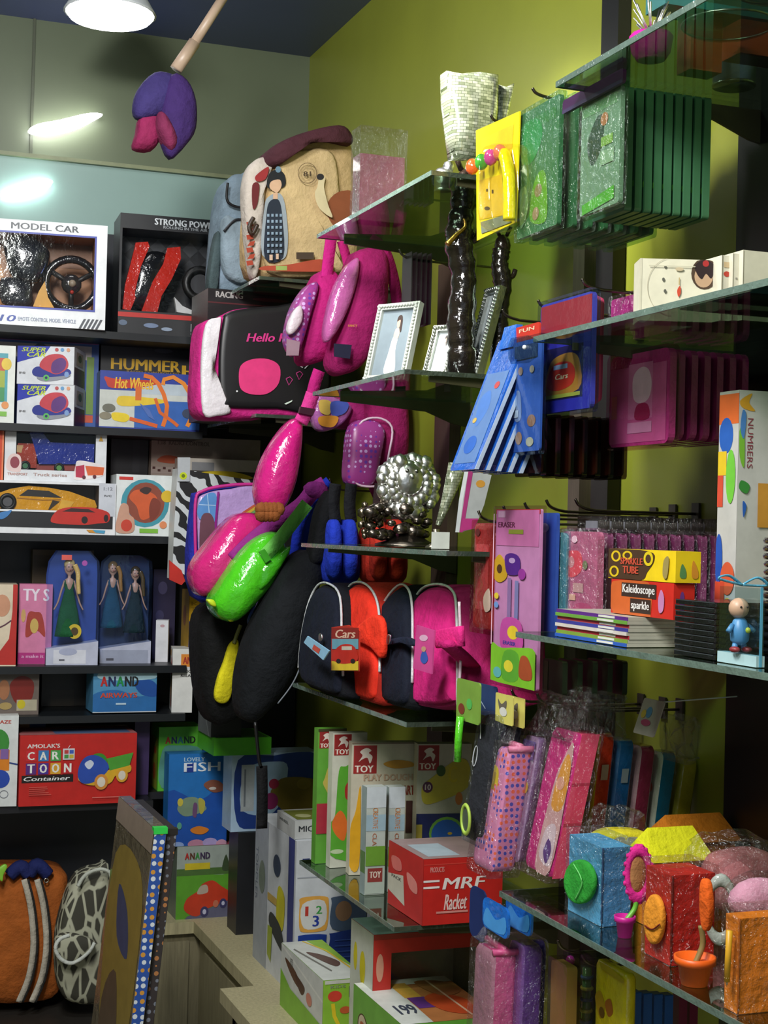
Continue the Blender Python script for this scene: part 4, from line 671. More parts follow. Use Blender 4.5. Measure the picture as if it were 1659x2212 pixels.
f.art(plane_map('y', Y-.019), [('b', [(428, 1092), (446, 1068), (465, 1066), (468, 1090), (462, 1130), (430, 1120)], '5a90cc'), ('b', [(432, 1130), (450, 1108), (464, 1130), (466, 1200), (456, 1270), (434, 1260)], '6a4450'), ('l', [(448, 1068), (452, 1108)], 2, 'a8c8e8'), ('l', [(430, 1090), (466, 1092)], 2, 'a8c8e8'), ('l', [(472, 1062), (466, 1130), (470, 1260)], 5, '8a2080'), ('l', [(474, 1150), (510, 1125), (562, 1090)], 6, 'c8a838'), ('l', [(474, 1142), (510, 1118), (562, 1084)], 5, 'c05a3a'), ('l', [(474, 1158), (510, 1132), (562, 1097)], 5, '6a9a58'), ('b', [(480, 1170), (490, 1140), (520, 1128), (535, 1150), (525, 1180), (490, 1185)], '3c2c28'), ('l', [(484, 1150), (500, 1132), (524, 1136)], 3, 'd8c828')])
pp = tubey([(424, 1240), (422, 1090), (440, 1060), (500, 1048), (560, 1046)], Y-.012, .005, 'c8308c')
thing('backpack', "child's backpack with rainbow and sky print, blue edges, behind the pink swinging bag", 'backpack', [('body', b), ('printed_front', f), ('piping', pp)])
Y = 3.86
b = cy([(505, 1118), (548, 1108), (574, 1128), (560, 1170), (515, 1222), (470, 1278), (438, 1288), (420, 1262), (420, 1225), (450, 1180)], Y, .09, 'd02878:g', .45)
sp_ = strap([(702, 1045), (676, 1062), (650, 1092), (600, 1128), (550, 1165), (505, 1210)], Y-.045, .042, '8f2a80:c'); kn = M(); kn.ball(P(682, 1058, 'y', Y-.04), .03, '7a2470:c', 10, (1.2, .6, .8))
thing('sling_bag', 'glossy pink sling bag swung out on a purple strap, left of the green bag', 'bag', [('body', b), ('strap', sp_), ('strap_knot', kn)])
Y = 3.78
b = cy([(560, 1160), (600, 1150), (622, 1190), (600, 1250), (560, 1300), (515, 1342), (478, 1335), (462, 1298), (490, 1240), (525, 1190)], Y, .1, '4fc822:g', .4); f = cy([(560, 1230), (600, 1200), (628, 1180), (622, 1200), (590, 1250), (560, 1275)], Y-.035, .03, '3fa81c:g', .3)
s1 = strap([(664, 1088), (640, 1120), (600, 1170), (572, 1200)], Y-.035, .034, '74cc58:c'); bk = M(); bk.slab([P(a, c_, 'y', Y-.05) for a, c_ in [(560, 1192), (572, 1186), (586, 1208), (574, 1216)]], (0, .01, 0), '3a9a20'); tp = cy([(448, 1296), (462, 1296), (468, 1310), (456, 1308)], Y-.02, .02, 'c8e028', .2)
thing('sling_bag', 'shiny bright green sling bag hanging over the black backpack', 'bag', [('body', b), ('front_pocket', f), ('strap', s1), ('buckle', bk), ('corner_tab', tp)])
Y = 3.95
b = cy([(690, 1060), (706, 1075), (700, 1150), (680, 1220), (650, 1240), (642, 1180), (660, 1100)], Y, .05, '1f3fa8:c', .3); s1 = strap([(712, 1040), (690, 1062), (650, 1130), (635, 1220)], Y-.04, .03, '2038c0:c')
thing('backpack', 'slim royal blue bag hanging behind the purple strap', 'backpack', [('body', b), ('strap', s1)])
Y = 3.7
b = cy([(668, 1190), (692, 1200), (700, 1240), (676, 1320), (655, 1420), (615, 1500), (560, 1560), (528, 1548), (524, 1480), (545, 1390), (590, 1290), (630, 1220)], Y, .12, '111418:c', .35)
nk = cy([(690, 1100), (712, 1060), (720, 1080), (712, 1150), (700, 1210), (672, 1215), (678, 1160)], Y-.02, .05, '0e1014:c', .2); s1 = tubey([(652, 1400), (648, 1440), (630, 1480), (600, 1520)], Y-.03, .002, '6a7078')
ts = strap([(552, 1560), (560, 1640), (566, 1660)], Y-.01, .008, '101010'); t2 = strap([(566, 1655), (567, 1720), (566, 1790)], Y-.01, .028, '141416:c')
thing('guitar_bag', 'long black padded instrument bag tapering upward, in the centre', 'bag', [('body', b), ('neck', nk), ('zip', s1), ('strap', ts), ('tassel', t2)])
Y = 3.98
b = cy([(436, 1330), (480, 1300), (545, 1290), (552, 1350), (535, 1440), (525, 1540), (480, 1570), (448, 1540), (432, 1440)], Y, .14, '0c0d0e:c', .2); ye = cy([(497, 1392), (516, 1386), (510, 1450), (498, 1508), (480, 1520), (465, 1508), (470, 1470), (484, 1430)], Y-.04, .02, 'd8cc1c:c', .3); s1 = tubey([(505, 1390), (512, 1370), (520, 1350)], Y-.045, .005, '8a8a50')
pr = cy([(532, 1340), (560, 1300), (600, 1275), (596, 1300), (560, 1345), (540, 1362)], Y-.02, .03, '3550a8:g', .2); pr.art(plane_map('y', Y-.032), [('e', 572, 1312, 9, 7, 'b83a30'), ('e', 556, 1328, 6, 5, 'c8b850')])
thing('backpack', 'black backpack with a long yellow flap hanging under the green bag', 'backpack', [('body', b), ('yellow_flap', ye), ('cord', s1), ('print', pr)])
bg = bx('carton', 'flat lime green edged carton under the black backpack', 'carton', (458, 4.3), (585, 4.3), 1600, 0, .2, '62c02c') if False else None
zb = P(590, 1626, 'y', 4.34).z+.0015
g = bx('carton', 'flat carton with lime green rim on top of the teddy picture box', 'carton', (462, 4.3), (586, 4.3), 1594, zb, .2, '4fae22', top=((0, 0, 10, 10), [('r', .5, .5, 9.5, 9.5, '2a5a18')]))
bx('toy_box', 'grey and black toy carton with small white lettering under the black backpack', 'toy box', (458, 4.32), (522, 4.32), 1440, g.z1+.001, .16, '141516', [('t', 'PLAY', 478, 1538, 502, 1546, '8a8c90')], left=((412, 1400, 458, 1580), [('r', 412, 1400, 458, 1590, '686c6e'), ('b', [(420, 1440), (436, 1430), (440, 1470), (424, 1480)], '9a9c9c'), ('l', [(416, 1510), (430, 1500), (440, 1540), (452, 1590)], 3, '8a9090')]))
# bags hanging behind the silver ornament shelf
for lab, x0, x1, kk, ks, Yb in (('royal blue backpack with black straps hanging behind the silver ornament shelf', 705, 778, '1d36b4:c', '121318:c', 3.66), ('red backpack with dark straps hanging behind the silver ornament shelf', 800, 880, 'c03020:c', '2a1a1c:c', 3.6)):
    w_ = x1-x0; b = cy([(x0, 1250), (x0+2, 1150), (x0+w_*.3, 1125), (x0+w_*.75, 1125), (x1-2, 1150), (x1, 1250), (x0+w_/2, 1262)], Yb, .1, kk, .2)
    ps = [('body', b)]
    for fx in (.28, .75): ps.append(('strap', cy([(x0+w_*fx-12, 1240), (x0+w_*fx-12, 1140), (x0+w_*fx, 1122), (x0+w_*fx+12, 1140), (x0+w_*fx+12, 1240)], Yb-.05, .04, kk, .3))); ps.append(('webbing', strap([(x0+w_*fx, 1045), (x0+w_*fx-4, 1090), (x0+w_*fx, 1130)], Yb-.02, .03, ks)))
    thing('backpack', lab, 'backpack', ps)
# four school backpacks on the glass shelf
def xpl(pts, Xt, Xb, zmin=-9):
    y0 = min(p[1] for p in pts); y1 = max(p[1] for p in pts); o = []
    for v in smooth_loop([P(a, b, 'x', Xt+(Xb-Xt)*(b-y0)/(y1-y0)) for a, b in pts], 4): o.append(Vector((v.x, v.y, max(v.z, zmin))))
    return o
def bagS(lab, X, pts, d, k, kin, extra):
    zf = zB[3]+.002
    o = xpl(pts, X+.03, X-.04, zf); b = M(); b.cushion(o, (d, .02, 0), k, .05, .1)
    c_ = sum(o, Vector())/len(o); fr = M(); fr.cushion([c_+(v-c_)*.9+Vector((-.014, 0, .0)) for v in o], (.03, 0, 0), kin, .2)
    pp = M(); pp.tube([v-Vector((.004, 0, 0)) for v in o[2:int(len(o)*.8)]], .003, 'c4c6c8:g')
    thing('backpack', lab, 'backpack', [('body', b), ('front_panel', fr), ('piping', pp)]+extra)
def sc(pts, X, d, k, b=.3): return M().cushion(xp(pts, X), (d, 0, 0), k, b)
NV = '0e1424:c'
tagm = M().slab([P(a, b_, 'x', 1.04) for a, b_ in [(656, 1388), (698, 1426), (711, 1406), (664, 1374)]], (.003, 0, 0), '8fc0dc'); tagm.art(plane_map('x', 1.04), [('p', [(678, 1392), (692, 1402), (688, 1412), (674, 1402)], 'c85040')])
bagS('leftmost navy school backpack with grey piping and a small blue tag', 1.12, [(656, 1478), (652, 1400), (668, 1310), (690, 1264), (716, 1262), (738, 1290), (742, 1380), (744, 1480), (730, 1512)], .14, '0a0c14:c', NV, [('hang_tag', tagm), ('zip_pull', sc([(688, 1370), (694, 1370), (694, 1384), (688, 1384)], 1.08, .004, 'c8ccd0:m'))])
tg = M(); tq = [P(a, b_, 'x', 1.07) for a, b_ in [(715, 1448), (774, 1450), (776, 1364), (752, 1350), (716, 1355)]]; tg.slab(tq, (.003, 0, 0), 'b8301f'); tg.art(plane_map('x', 1.07), [('r', 716, 1356, 775, 1380, '8a2018'), ('r', 717, 1380, 774, 1402, '6aa0b0'), ('t', 'Cars', 724, 1360, 768, 1378, 'e0b8a0', .2), ('r', 716, 1428, 774, 1448, 'e0c030'), ('b', [(718, 1424), (724, 1404), (740, 1392), (762, 1394), (772, 1412), (770, 1428), (740, 1434)], 'c02a1c'), ('r', 738, 1396, 760, 1404, 'c8c0b0'), ('e', 731, 1428, 5, 5, '201818'), ('e', 762, 1428, 5, 5, '201818')])
bagS('bright red school backpack with a yellow and red hang tag, second in the shelf row', 1.16, [(733, 1490), (735, 1400), (742, 1310), (760, 1264), (790, 1260), (815, 1290), (824, 1350), (822, 1480), (806, 1526)], .14, 'a82418:c', 'e0301c:c', [('hang_tag', tg), ('front_fold', sc([(758, 1372), (800, 1330), (822, 1345), (822, 1420), (800, 1400)], 1.125, .015, 'f03a20:c', .2))])
bagS('navy school backpack between the red and the pink one', 1.18, [(786, 1490), (796, 1400), (828, 1310), (862, 1266), (882, 1268), (893, 1300), (895, 1380), (892, 1500), (870, 1536)], .16, '0a0c14:c', NV, [('zip_pull', sc([(836, 1372), (842, 1372), (840, 1390), (834, 1390)], 1.13, .004, 'c8ccd0:m')), ('pocket_flap', sc([(832, 1384), (870, 1376), (892, 1384), (892, 1396), (870, 1388), (832, 1394)], 1.145, .01, '1a2236:c', .2))])
tg = M(); tq = [P(a, b_, 'x', 1.1) for a, b_ in [(892, 1444), (932, 1456), (938, 1362), (900, 1350)]]; tg.slab(tq, (.003, 0, 0), 'd04a90'); tg.art(plane_map('x', 1.1), [('e', 915, 1378, 9, 7, 'e0b0cc'), ('b', [(908, 1425), (912, 1408), (920, 1408), (924, 1425), (916, 1434)], '3a5ab0'), ('e', 915, 1402, 5, 6, 'c89a80')])
bagS('hot pink school backpack with a pink hang tag, rightmost in the shelf row', 1.2, [(884, 1500), (884, 1400), (895, 1310), (915, 1272), (950, 1262), (980, 1275), (990, 1320), (992, 1500), (985, 1530), (910, 1532)], .2, 'a01a5c:c', 'cf2078:c', [('hang_tag', tg), ('strap', M().cushion([P(a, b_, 'x', 1.135) for a, b_ in [(930, 1362), (992, 1352), (994, 1396), (940, 1400)]], (.012, 0, 0), 'd8287e:c', .2)), ('side_strap', M().tube(smooth_path([P(965, 1390, 'x', 1.12), P(1000, 1420, 'x', 1.17), P(1025, 1450, 'x', 1.24), P(1045, 1490, 'x', 1.27)]), .02, 'b81c6a:c', 8, None, .4)), ('zip_tape', M().tube(smooth_path([P(992, 1300, 'x', 1.165), P(995, 1400, 'x', 1.165), P(993, 1470, 'x', 1.165)]), .003, 'd8c0cc:g'))])

# ================= CRAFT BOXES ON THE LOW GLASS SHELF =================
zz = zB[4]+.001
def kraft(x, y, s):
    return [('r', x, y, x+37*s, y+45*s, '9a2a28'), ('r', x+2*s, y+2*s, x+35*s, y+31*s, '8a2424'), ('b', [(x+8*s, y+26*s), (x+14*s, y+16*s), (x+10*s, y+10*s), (x+20*s, y+4*s), (x+28*s, y+8*s), (x+24*s, y+12*s), (x+30*s, y+18*s), (x+26*s, y+29*s), (x+22*s, y+20*s), (x+14*s, y+22*s)], 'd8ccc0'), ('t', 'TOY', x+2*s, y+32*s, x+32*s, y+43*s, 'e8ddd0')]
bx('toy_box', 'leftmost craft box with green and red front and small red horse logo', 'toy box', (684, 3.42), (745, 3.42), 1574, zz, .03, '5a9a34', kraft(687, 1580, .8)+[('r', 684, 1574, 745, 1580, '3a3a20'), ('b', [(700, 1680), (715, 1640), (745, 1620), (745, 1760), (700, 1700)], 'b8a850'), ('r', 684, 1735, 745, 1800, 'a02a38')])
bx('toy_box', 'white and green craft box with orange picture, second from the left', 'toy box', (716, 3.37), (790, 3.37), 1583, zz, .03, 'c4c4b4', kraft(719, 1586, 1)+[('b', [(730, 1665), (745, 1655), (790, 1650), (790, 1842), (712, 1845), (712, 1780), (724, 1760)], '56a030'), ('b', [(718, 1775), (735, 1750), (750, 1775), (745, 1815), (725, 1800)], 'd86a28'), ('e', 730, 1838, 14, 5, 'b8c8a0'), ('b', [(744, 1700), (752, 1690), (752, 1725), (745, 1722)], 'a02a28')])
bx('toy_box', 'large cream craft box with red horse logo, behind the two slim cartons', 'toy box', (757, 3.29), (898, 3.27), 1604, zz, .035, 'c4bda8', kraft(761, 1610, 1.35)+[('r', 757, 1604, 898, 1607, '7a6c5a'), ('b', [(825, 1650), (850, 1642), (885, 1646), (890, 1656), (850, 1660)], 'c08a2c'), ('t', 'PLAY DOUGH', 783, 1672, 890, 1686, 'b89a80'), ('b', [(757, 1790), (768, 1750), (775, 1700), (778, 1720), (778, 1868), (757, 1868)], 'd8a020'), ('t', 'ART', 868, 1697, 894, 1717, '8a3424'), ('r', 876, 1730, 890, 1800, '4a2c28')])
bx('toy_box', 'craft box with numbers and a blue clock picture, right of the cream craft box', 'toy box', (899, 3.22), (1016, 3.2), 1607, zz, .035, 'b8b4a4', kraft(901, 1610, 1.2)+[('b', [(910, 1700), (930, 1680), (985, 1640), (1010, 1650), (1010, 1700), (950, 1730), (915, 1735)], 'c0b03a'), ('e', 950, 1665, 10, 12, '3a5a24'), ('t', 'C', 965, 1655, 985, 1690, 'c8b428'), ('e', 922, 1700, 11, 12, '5a2a4c'), ('t', '10', 916, 1694, 929, 1706, 'd8c8c8'), ('e', 990, 1725, 8, 14, 'c87838'), ('r', 899, 1757, 1016, 1835, '232c5c'), ('e', 965, 1800, 38, 36, '6aa040'), ('e', 965, 1802, 33, 32, '2858a8'), ('e', 972, 1800, 5, 3, 'c8a030'), ('r', 899, 1780, 912, 1835, 'a89a40')])
for i, (a, b_, yv) in enumerate(((790, 832, 3.1), (838, 873, 3.12))):
    bx('small_box', ['slim pale carton with orange lettering, left of the pair', 'slim pale carton with orange lettering, right of the pair'][i], 'box', (a, yv), (b_, yv), 1700, zz, .03, 'b8c0b8', [('r', a, 1700, b_, 1745, 'c4ccd0'), ('r', a, 1760, b_, 1795, '9ab4c0'), ('v', 'CREATIVE', a+14, 1745, a+25, 1790, 'c8762c'), ('v', 'CLAY', a+14, 1800, a+23, 1835, 'b05a2c'), ('r', a, 1828, b_, 1870, '6a9a34'), ('r', a, 1872, b_, 1930, 'a8b4a8'), ('r', a+5, 1875, b_-5, 1905, '8a3a34'), ('t', 'TOY', a+9, 1882, b_-8, 1896, 'd8c8b8')],
      left=((0, 0, 10, 10), [('r', 0, 0, 10, 10, '8a9a98'), ('r', 0, 6, 10, 8, '5a7a48')]), group='slim cartons in front of the cream craft box')
X = 1.155; Yn = P(912, 1960, 'x', X).y; Yq = P(838, 1890, 'x', X).y
g = bx('shuttlecock_carton', 'red carton with white racing stripes lettering on the low glass shelf', 'carton', (914, Yn), (1085, Yn), 1852, zz, Yq-Yn, 'c02420', [('r', 914, 1862, 1085, 1864, 'd04038'), ('t', 'PRODUCTS', 928, 1868, 958, 1878, 'd88a84'), ('r', 914, 1893, 948, 1897, 'e4dcdc'), ('r', 914, 1905, 948, 1909, 'e4dcdc'), ('t', 'MRF', 954, 1890, 1048, 1912, 'e8e0dc', .15), ('t', 'Racket', 958, 1922, 1008, 1952, 'e8c8c4', .3), ('r', 942, 1954, 1010, 1958, 'd08a84')],
  left=((838, 1815, 914, 1980), [('r', 838, 1815, 914, 1980, 'b02a28'), ('p', [(838, 1900), (872, 1885), (876, 1960), (838, 1942)], 'bcb8a8'), ('t', 'PACK', 846, 1896, 868, 1904, '50504c'), ('b', [(880, 1870), (900, 1880), (902, 1910), (886, 1905)], 'd08078'), ('b', [(846, 1850), (865, 1848), (868, 1875), (850, 1880)], 'c86a64')]), top=((0, 0, 10, 10), [('r', 0, 0, 10, 10, '9a8482'), ('p', [(1, 3), (5, 3), (5, 9), (1, 9)], 'a8b8c0')]), yb=1980)

# ================= ORNAMENTS ON THE GLASS SHELVES =================
c_ = P(822, 470, 'y', 3.25)
m = M(); q0 = P(776, 440, 'y', 3.25); q1 = P(872, 440, 'y', 3.25); zt_ = P(820, 335, 'y', 3.25).z
m.box((q0.x, 3.25, zB[0]+.001), (q1.x, 3.3, zt_), '7a4a5a:g'); wv = M(); zt2 = P(820, 276, 'y', 3.25).z
wv.box((q0.x-.003, 3.243, zB[0]+.001), (q1.x+.003, 3.306, zt2), 'f4f4f0:w')
thing('wrapped_case', 'maroon case in a crinkled clear bag standing on the middle top shelf', 'case', [('case', m), ('clear_bag', wv)])
v0 = P(1027, 340, 'y', 2.84)
m = M(); vo = [P(a, b_, 'y', 2.84) for a, b_ in [(968, 150), (1000, 156), (1040, 152), (1080, 158), (1078, 240), (1070, 300), (1062, 338), (985, 338), (978, 280), (970, 220)]]
for v in vo: v.z = max(v.z, zB[0]+.001)
m.cushion(vo[::-1], (0, .05, 0), 'mosaic', .3, .3)
m2 = M(); m2.cushion([P(a, b_, 'y', 2.88) for a, b_ in [(1074, 180), (1096, 186), (1112, 178), (1102, 230), (1090, 280), (1072, 290)]][::-1], (0, .03, 0), 'mosaic', .3)
thing('mosaic_vase', 'flat silver mosaic vase with wavy rim on the middle top shelf', 'vase', [('body', m), ('side_wing', m2)])
m = M(); c_ = P(958, 334, 'y', 2.9); c_.z = zB[0]+.026; m.ball(c_, .024, 'dcdcdc:m', 12); m.lathe(c_-Vector((0, 0, .025)), [(.02, 0), (.012, .006), (.01, .02)], 'dcdcdc:m', 12); m.ball(c_+Vector((.012, 0, .026)), .013, 'dcdcdc:m', 8)
thing('glass_ornament', 'tiny sparkling silver ball ornament left of the mosaic vase', 'ornament', m)
# carved black figures
def figure(lab, pts, Y, r, gold=None, base=zB[1]):
    path = smooth_path([P(a, b_, 'y', Y) for a, b_ in pts], 8); path[0].z = base+.001
    m = M(); n = len(path); random.seed(int(pts[0][0]))
    m.tube(path, r, '1a1512:g', 12, lambda t: (1.1 if t < .06 else .88+.12*abs(math.sin(t*8))+.07*math.sin(t*70)) * (1.0 if t < .92 else .6))
    hd = M(); e = path[-1]; hd.ball(e+Vector((0, 0, .0)), r*.9, '2a201a:g', 12, (1, .9, 1.3)); hd.tube([e+Vector((r*.4, 0, r)), e+Vector((r*.9, 0, r*2))], r*.22, '2a201a:g', 6).tube([e+Vector((-r*.4, 0, r)), e+Vector((-r*.9, 0, r*2))], r*.22, '2a201a:g', 6)
    ps = [('body', m), ('head', hd)]
    for fx in (.62,):
        k_ = path[int(n*fx)]; ps.append(('arm', M().tube(smooth_path([k_, k_+Vector((r*1.1, -.004, -r*.2)), k_+Vector((r*1.5, -.004, r*.6))]), r*.28, '241c16:g', 8)))
    if gold: ps.append(('gilt_trunk', M().tube(smooth_path([P(a, b_, 'y', Y-.03) for a, b_ in gold]), .005, 'c89a50:m', 8, lambda t: .5+.8*t)))
    thing('carved_figure', lab, 'figurine', ps)
figure('tall glossy black carved figure with a gilt trunk, behind the photo frames', [(1000, 770), (996, 700), (1002, 600), (992, 520), (1000, 450), (1008, 400)], 2.93, .03, [(1002, 472), (1004, 490), (985, 508), (966, 528)])
figure('shorter dark brown carved figure beside the tall black one', [(1082, 735), (1078, 690), (1086, 620), (1080, 570), (1086, 530)], 2.93, .02)
# photo frames
def frame(lab, pa, ya, pb, yb_, h, tilt, k, pk, bride=True, z=zB[1]+.002, bw=.014):
    A = P(pa, 780, 'y', ya); B = P(pb, 780, 'y', yb_); A.z = B.z = z; u = (B-A); w_ = u.length; u.normalize(); n = Vector((-u.y, u.x, 0)); n = n if n.y > 0 else -n
    v = (Vector((0, 0, h))+n*tilt); V = v.normalized(); H = v.length; N = u.cross(V); N = N if N.y < 0 else -N
    f = lambda s, t, o=0: A+u*s+V*t+N*o
    fm = M()
    for s0, t0, s1, t1 in ((0, 0, w_, bw), (0, H-bw, w_, H), (0, bw, bw, H-bw), (w_-bw, bw, w_, H-bw)): fm.hexa([f(s0, t0, .01), f(s1, t0, .01), f(s1, t1, .01), f(s0, t1, .01)], -N*.016, k)
    be = M()
    for i in range(int(w_/.008)):
        for t in (bw/2, H-bw/2): be.ball(f(.004+i*.008, t, .012), .0042, k, 6)
    for i in range(int(H/.008)):
        for s_ in (bw/2, w_-bw/2): be.ball(f(s_, .004+i*.008, .012), .0042, k, 6)
    ph = M(); ph.hexa([f(bw, bw, .002), f(w_-bw, bw, .002), f(w_-bw, H-bw, .002), f(bw, H-bw, .002)], -N*.005, pk)
    mp = lambda a, b_, L: f(bw+a*(w_-2*bw), bw+(1-b_)*(H-2*bw), .002+.0006*L)
    ph.art(mp, [('b', [(.38, .95), (.42, .62), (.45, .45), (.52, .38), (.62, .45), (.62, .62), (.72, .95)], 'c8ccd0'), ('b', [(.48, .42), (.5, .3), (.58, .28), (.64, .34), (.62, .44)], 'c8a894'), ('e', .57, .2, .06, .08, 'c8a088'), ('b', [(.5, .18), (.52, .1), (.62, .09), (.67, .18), (.68, .34), (.62, .3), (.6, .16)], '3a2c28')] if bride else [])
    sd = M(); sd.slab([f(w_*.5, H*.7, -.007), f(w_*.35, 0, -.06), f(w_*.6, 0, -.06)], N*.002, '3a3a38')
    thing('photo_frame', lab, 'photo frame', [('frame', fm, [('beading', be)]), ('photo', ph), ('easel_leg', sd)])
frame('ornate white photo frame with a bride picture on the middle glass shelf', 790, 3.2, 880, 3.1, .178, .05, 'b0b4ac', '727e86')
frame('smaller silver beaded photo frame right of the white one', 915, 3.03, 972, 2.98, .115, .05, 'b8bab0:m', 'a0a8a8')
frame('narrow silver frame seen nearly edge on between the two black carved figures', 1010, 2.96, 1040, 2.9, .19, .05, 'b8bcb8:m', '8a9498', False)
# silver ornament
m = M(); Yo = 3.08; c0 = P(882, 1060, 'y', Yo); random.seed(3)
cen = M(); cen.ball(P(885, 1035, 'y', Yo-.02), .032, 'e8e8e4:m', 16, (1, .5, 1.1))
for i in range(26):
    a = i/26*2*math.pi; R = 56+random.uniform(-5, 5); m.ball(P(884+R*1.02*math.cos(a), 1048-R*.98*math.sin(a), 'y', Yo+random.uniform(-.012, .012)), .013+random.random()*.007, 'f0f0ec:m', 8)
for i in range(16):
    a = i/16*2*math.pi; m.ball(P(884+38*math.cos(a), 1046-38*math.sin(a), 'y', Yo-.01), .016, 'f0f0ec:m', 8)
ft = M(); ft.ball(cen.v[0]+Vector((0, -.014, -.03)), .007, 'c8c8c4:m', 8)
for sx in (-1, 1): ft.ball(cen.v[0]+Vector((sx*.011, -.012, -.018)), .005, '8a8a84:m', 8)
bs = M(); random.seed(5)
for i in range(30):
    a, b_ = random.uniform(800, 925), random.uniform(1092, 1158); p = P(a, b_, 'y', Yo-.005+random.uniform(-.015, .02)); p.z = max(p.z, zB[2]+.016); bs.ball(p, .009+random.random()*.009, '6a625a:m', 8, (1.2, 1, .8))
bs.lathe(Vector((c0.x, Yo, zB[2]+.001)), [(.07, 0), (.07, .006), (.05, .012), (.02, .03)], '5a544c:m', 24)
lf = M(); random.seed(8)
for i in range(14):
    a, b_ = random.uniform(778, 822), random.uniform(1090, 1160); p = P(a, b_, 'y', Yo+.02); p.z = max(p.z, zB[2]+.01); lf.ball(p, .007+random.random()*.006, '8a7f6c:m', 6)
lf.tube(smooth_path([P(800, 1160, 'y', Yo+.02), P(785, 1120, 'y', Yo+.02), P(800, 1095, 'y', Yo+.02), P(828, 1085, 'y', Yo+.02)]), .004, '8a7f6c:m')
thing('silver_ornament', 'large chrome ornament with a beaded round head on the shelf above the school bags', 'ornament', [('wreath', m), ('face_boss', cen), ('feet', ft), ('base', bs), ('side_sprig', lf)])
m = M(); m.tube([P(946, 1135, 'y', 2.9), P(962, 1090, 'y', 2.9), P(975, 1050, 'y', 2.9), P(988, 1005, 'y', 2.9)], .016, 'mosaic', 10, lambda t: .35+.9*t)
b = M(); q = P(942, 1160, 'y', 2.9); b.lathe(Vector((q.x, 2.9, zB[2]+.001)), [(.022, 0), (.022, .004), (.008, .012), (.006, .03), (.007, .04)], 'b0a890:m', 16); cd_ = M(); cd_.box((q.x-.024, 2.862, zB[2]+.001), (q.x+.014, 2.866, zB[2]+.035), 'c8ccc4')
thing('gold_goblet', 'slender gold and silver mosaic flute right of the chrome ornament', 'goblet', [('bowl', m), ('foot', b), ('price_card', cd_)])

# ================= RIGHT WALL: HOOKS AND HANGING GOODS =================
def hook(px, py, Y, lab, r=.0028):
    t = P(px, py, 'y', Y); z = P(px+55, py+26, 'y', Y).z; m = M()
    m.tube(smooth_path([Vector((WX-.004, Y, z)), Vector((t.x+.07, Y, z)), Vector((t.x+.03, Y, z+.002)), Vector((t.x+.008, Y, z+(t.z-z)*.45)), t]), r, '6a625c:m', 6)
    pl = M(); pl.box((WX-.006, Y-.012, z-.02), (WX-.002, Y+.012, z+.02), '3a342e')
    thing('display_hook', lab, 'hook', [('wire', m), ('back_plate', pl)])
for a in ((1150, 190, 2.4, 'wire hook with upturned tip above the left bunch of green folders'), (1060, 248, 2.62, 'wire hook holding the yellow toy card'), (1257, 602, 2.32, 'wire hook beside the red and blue slates, highest of three'), (1162, 648, 2.45, 'wire hook poking over the red slate'), (1085, 668, 2.62, 'wire hook above the blue clipboards'),
  (1033, 1103, 2.74, 'leftmost wire hook above the eraser card'), (1087, 1093, 2.62, 'second wire hook from left above the eraser card'), (1133, 1086, 2.55, 'third wire hook from left above the eraser card'), (1180, 1080, 2.48, 'fourth wire hook, above the teal hanging pack'), (1243, 1078, 2.4, 'rightmost wire hook above the pink hanging packs'),
  (995, 1468, 2.82, 'wire hook over the green card beside the pink backpack'), (1105, 1490, 2.66, 'wire hook above the yellow bunny tags'), (1160, 1498, 2.58, 'wire hook above the long pencil pouches, left'), (1208, 1506, 2.5, 'wire hook above the long pencil pouches, middle'), (1243, 1510, 2.44, 'wire hook above the long pencil pouches, right'),
  (1043, 1938, 2.64, 'wire hook holding the pink pencil pouch at the bottom'), (1205, 2030, 2.5, 'wire hook above the bead pens'), (1258, 2060, 2.42, 'wire hook above the yellow printed bag')):
    hook(*a)
hook(712, 1034, 3.912, 'wire hook holding the slim royal blue bag behind the purple strap')
class SG:
    def __init__(s, X, r, th, lean=0):
        x0, y0, x1, y1 = r; ym = (y0+y1)/2; xm = (x0+x1)/2
        Yf, Yn = P(x0, ym, 'x', X).y, P(x1, ym, 'x', X).y; z1, z0 = P(xm, y0, 'x', X).z, P(xm, y1, 'x', X).z
        s.q = [Vector((X, Yf, z0)), Vector((X, Yn, z0)), Vector((X+lean, Yn, z1)), Vector((X+lean, Yf, z1))]
        s.n = Vector((-1, 0, lean/(z1-z0) if z1 > z0 else 0)).normalized(); s.map = quad_map(r, s.q, s.n); s.th = th; s.z0, s.z1, s.Yf, s.Yn, s.X = z0, z1, Yf, Yn, X
def rquad(g, rad, off=0, grow=0):     # rounded rectangle outline in the card plane
    q = g.q; u = (q[1]-q[0]); W = u.length; u.normalize(); v = (q[3]-q[0]); H = v.length; v.normalize(); out = []
    for cx_, cy_, a0 in ((W+grow-rad, -grow+rad, -90), (W+grow-rad, H+grow-rad, 0), (-grow+rad, H+grow-rad, 90), (-grow+rad, -grow+rad, 180)):
        for i in range(5):
            a = math.radians(a0+i*22.5); out.append(q[0]+u*(cx_+rad*math.cos(a))+v*(cy_+rad*math.sin(a))+g.n*off)
    return out
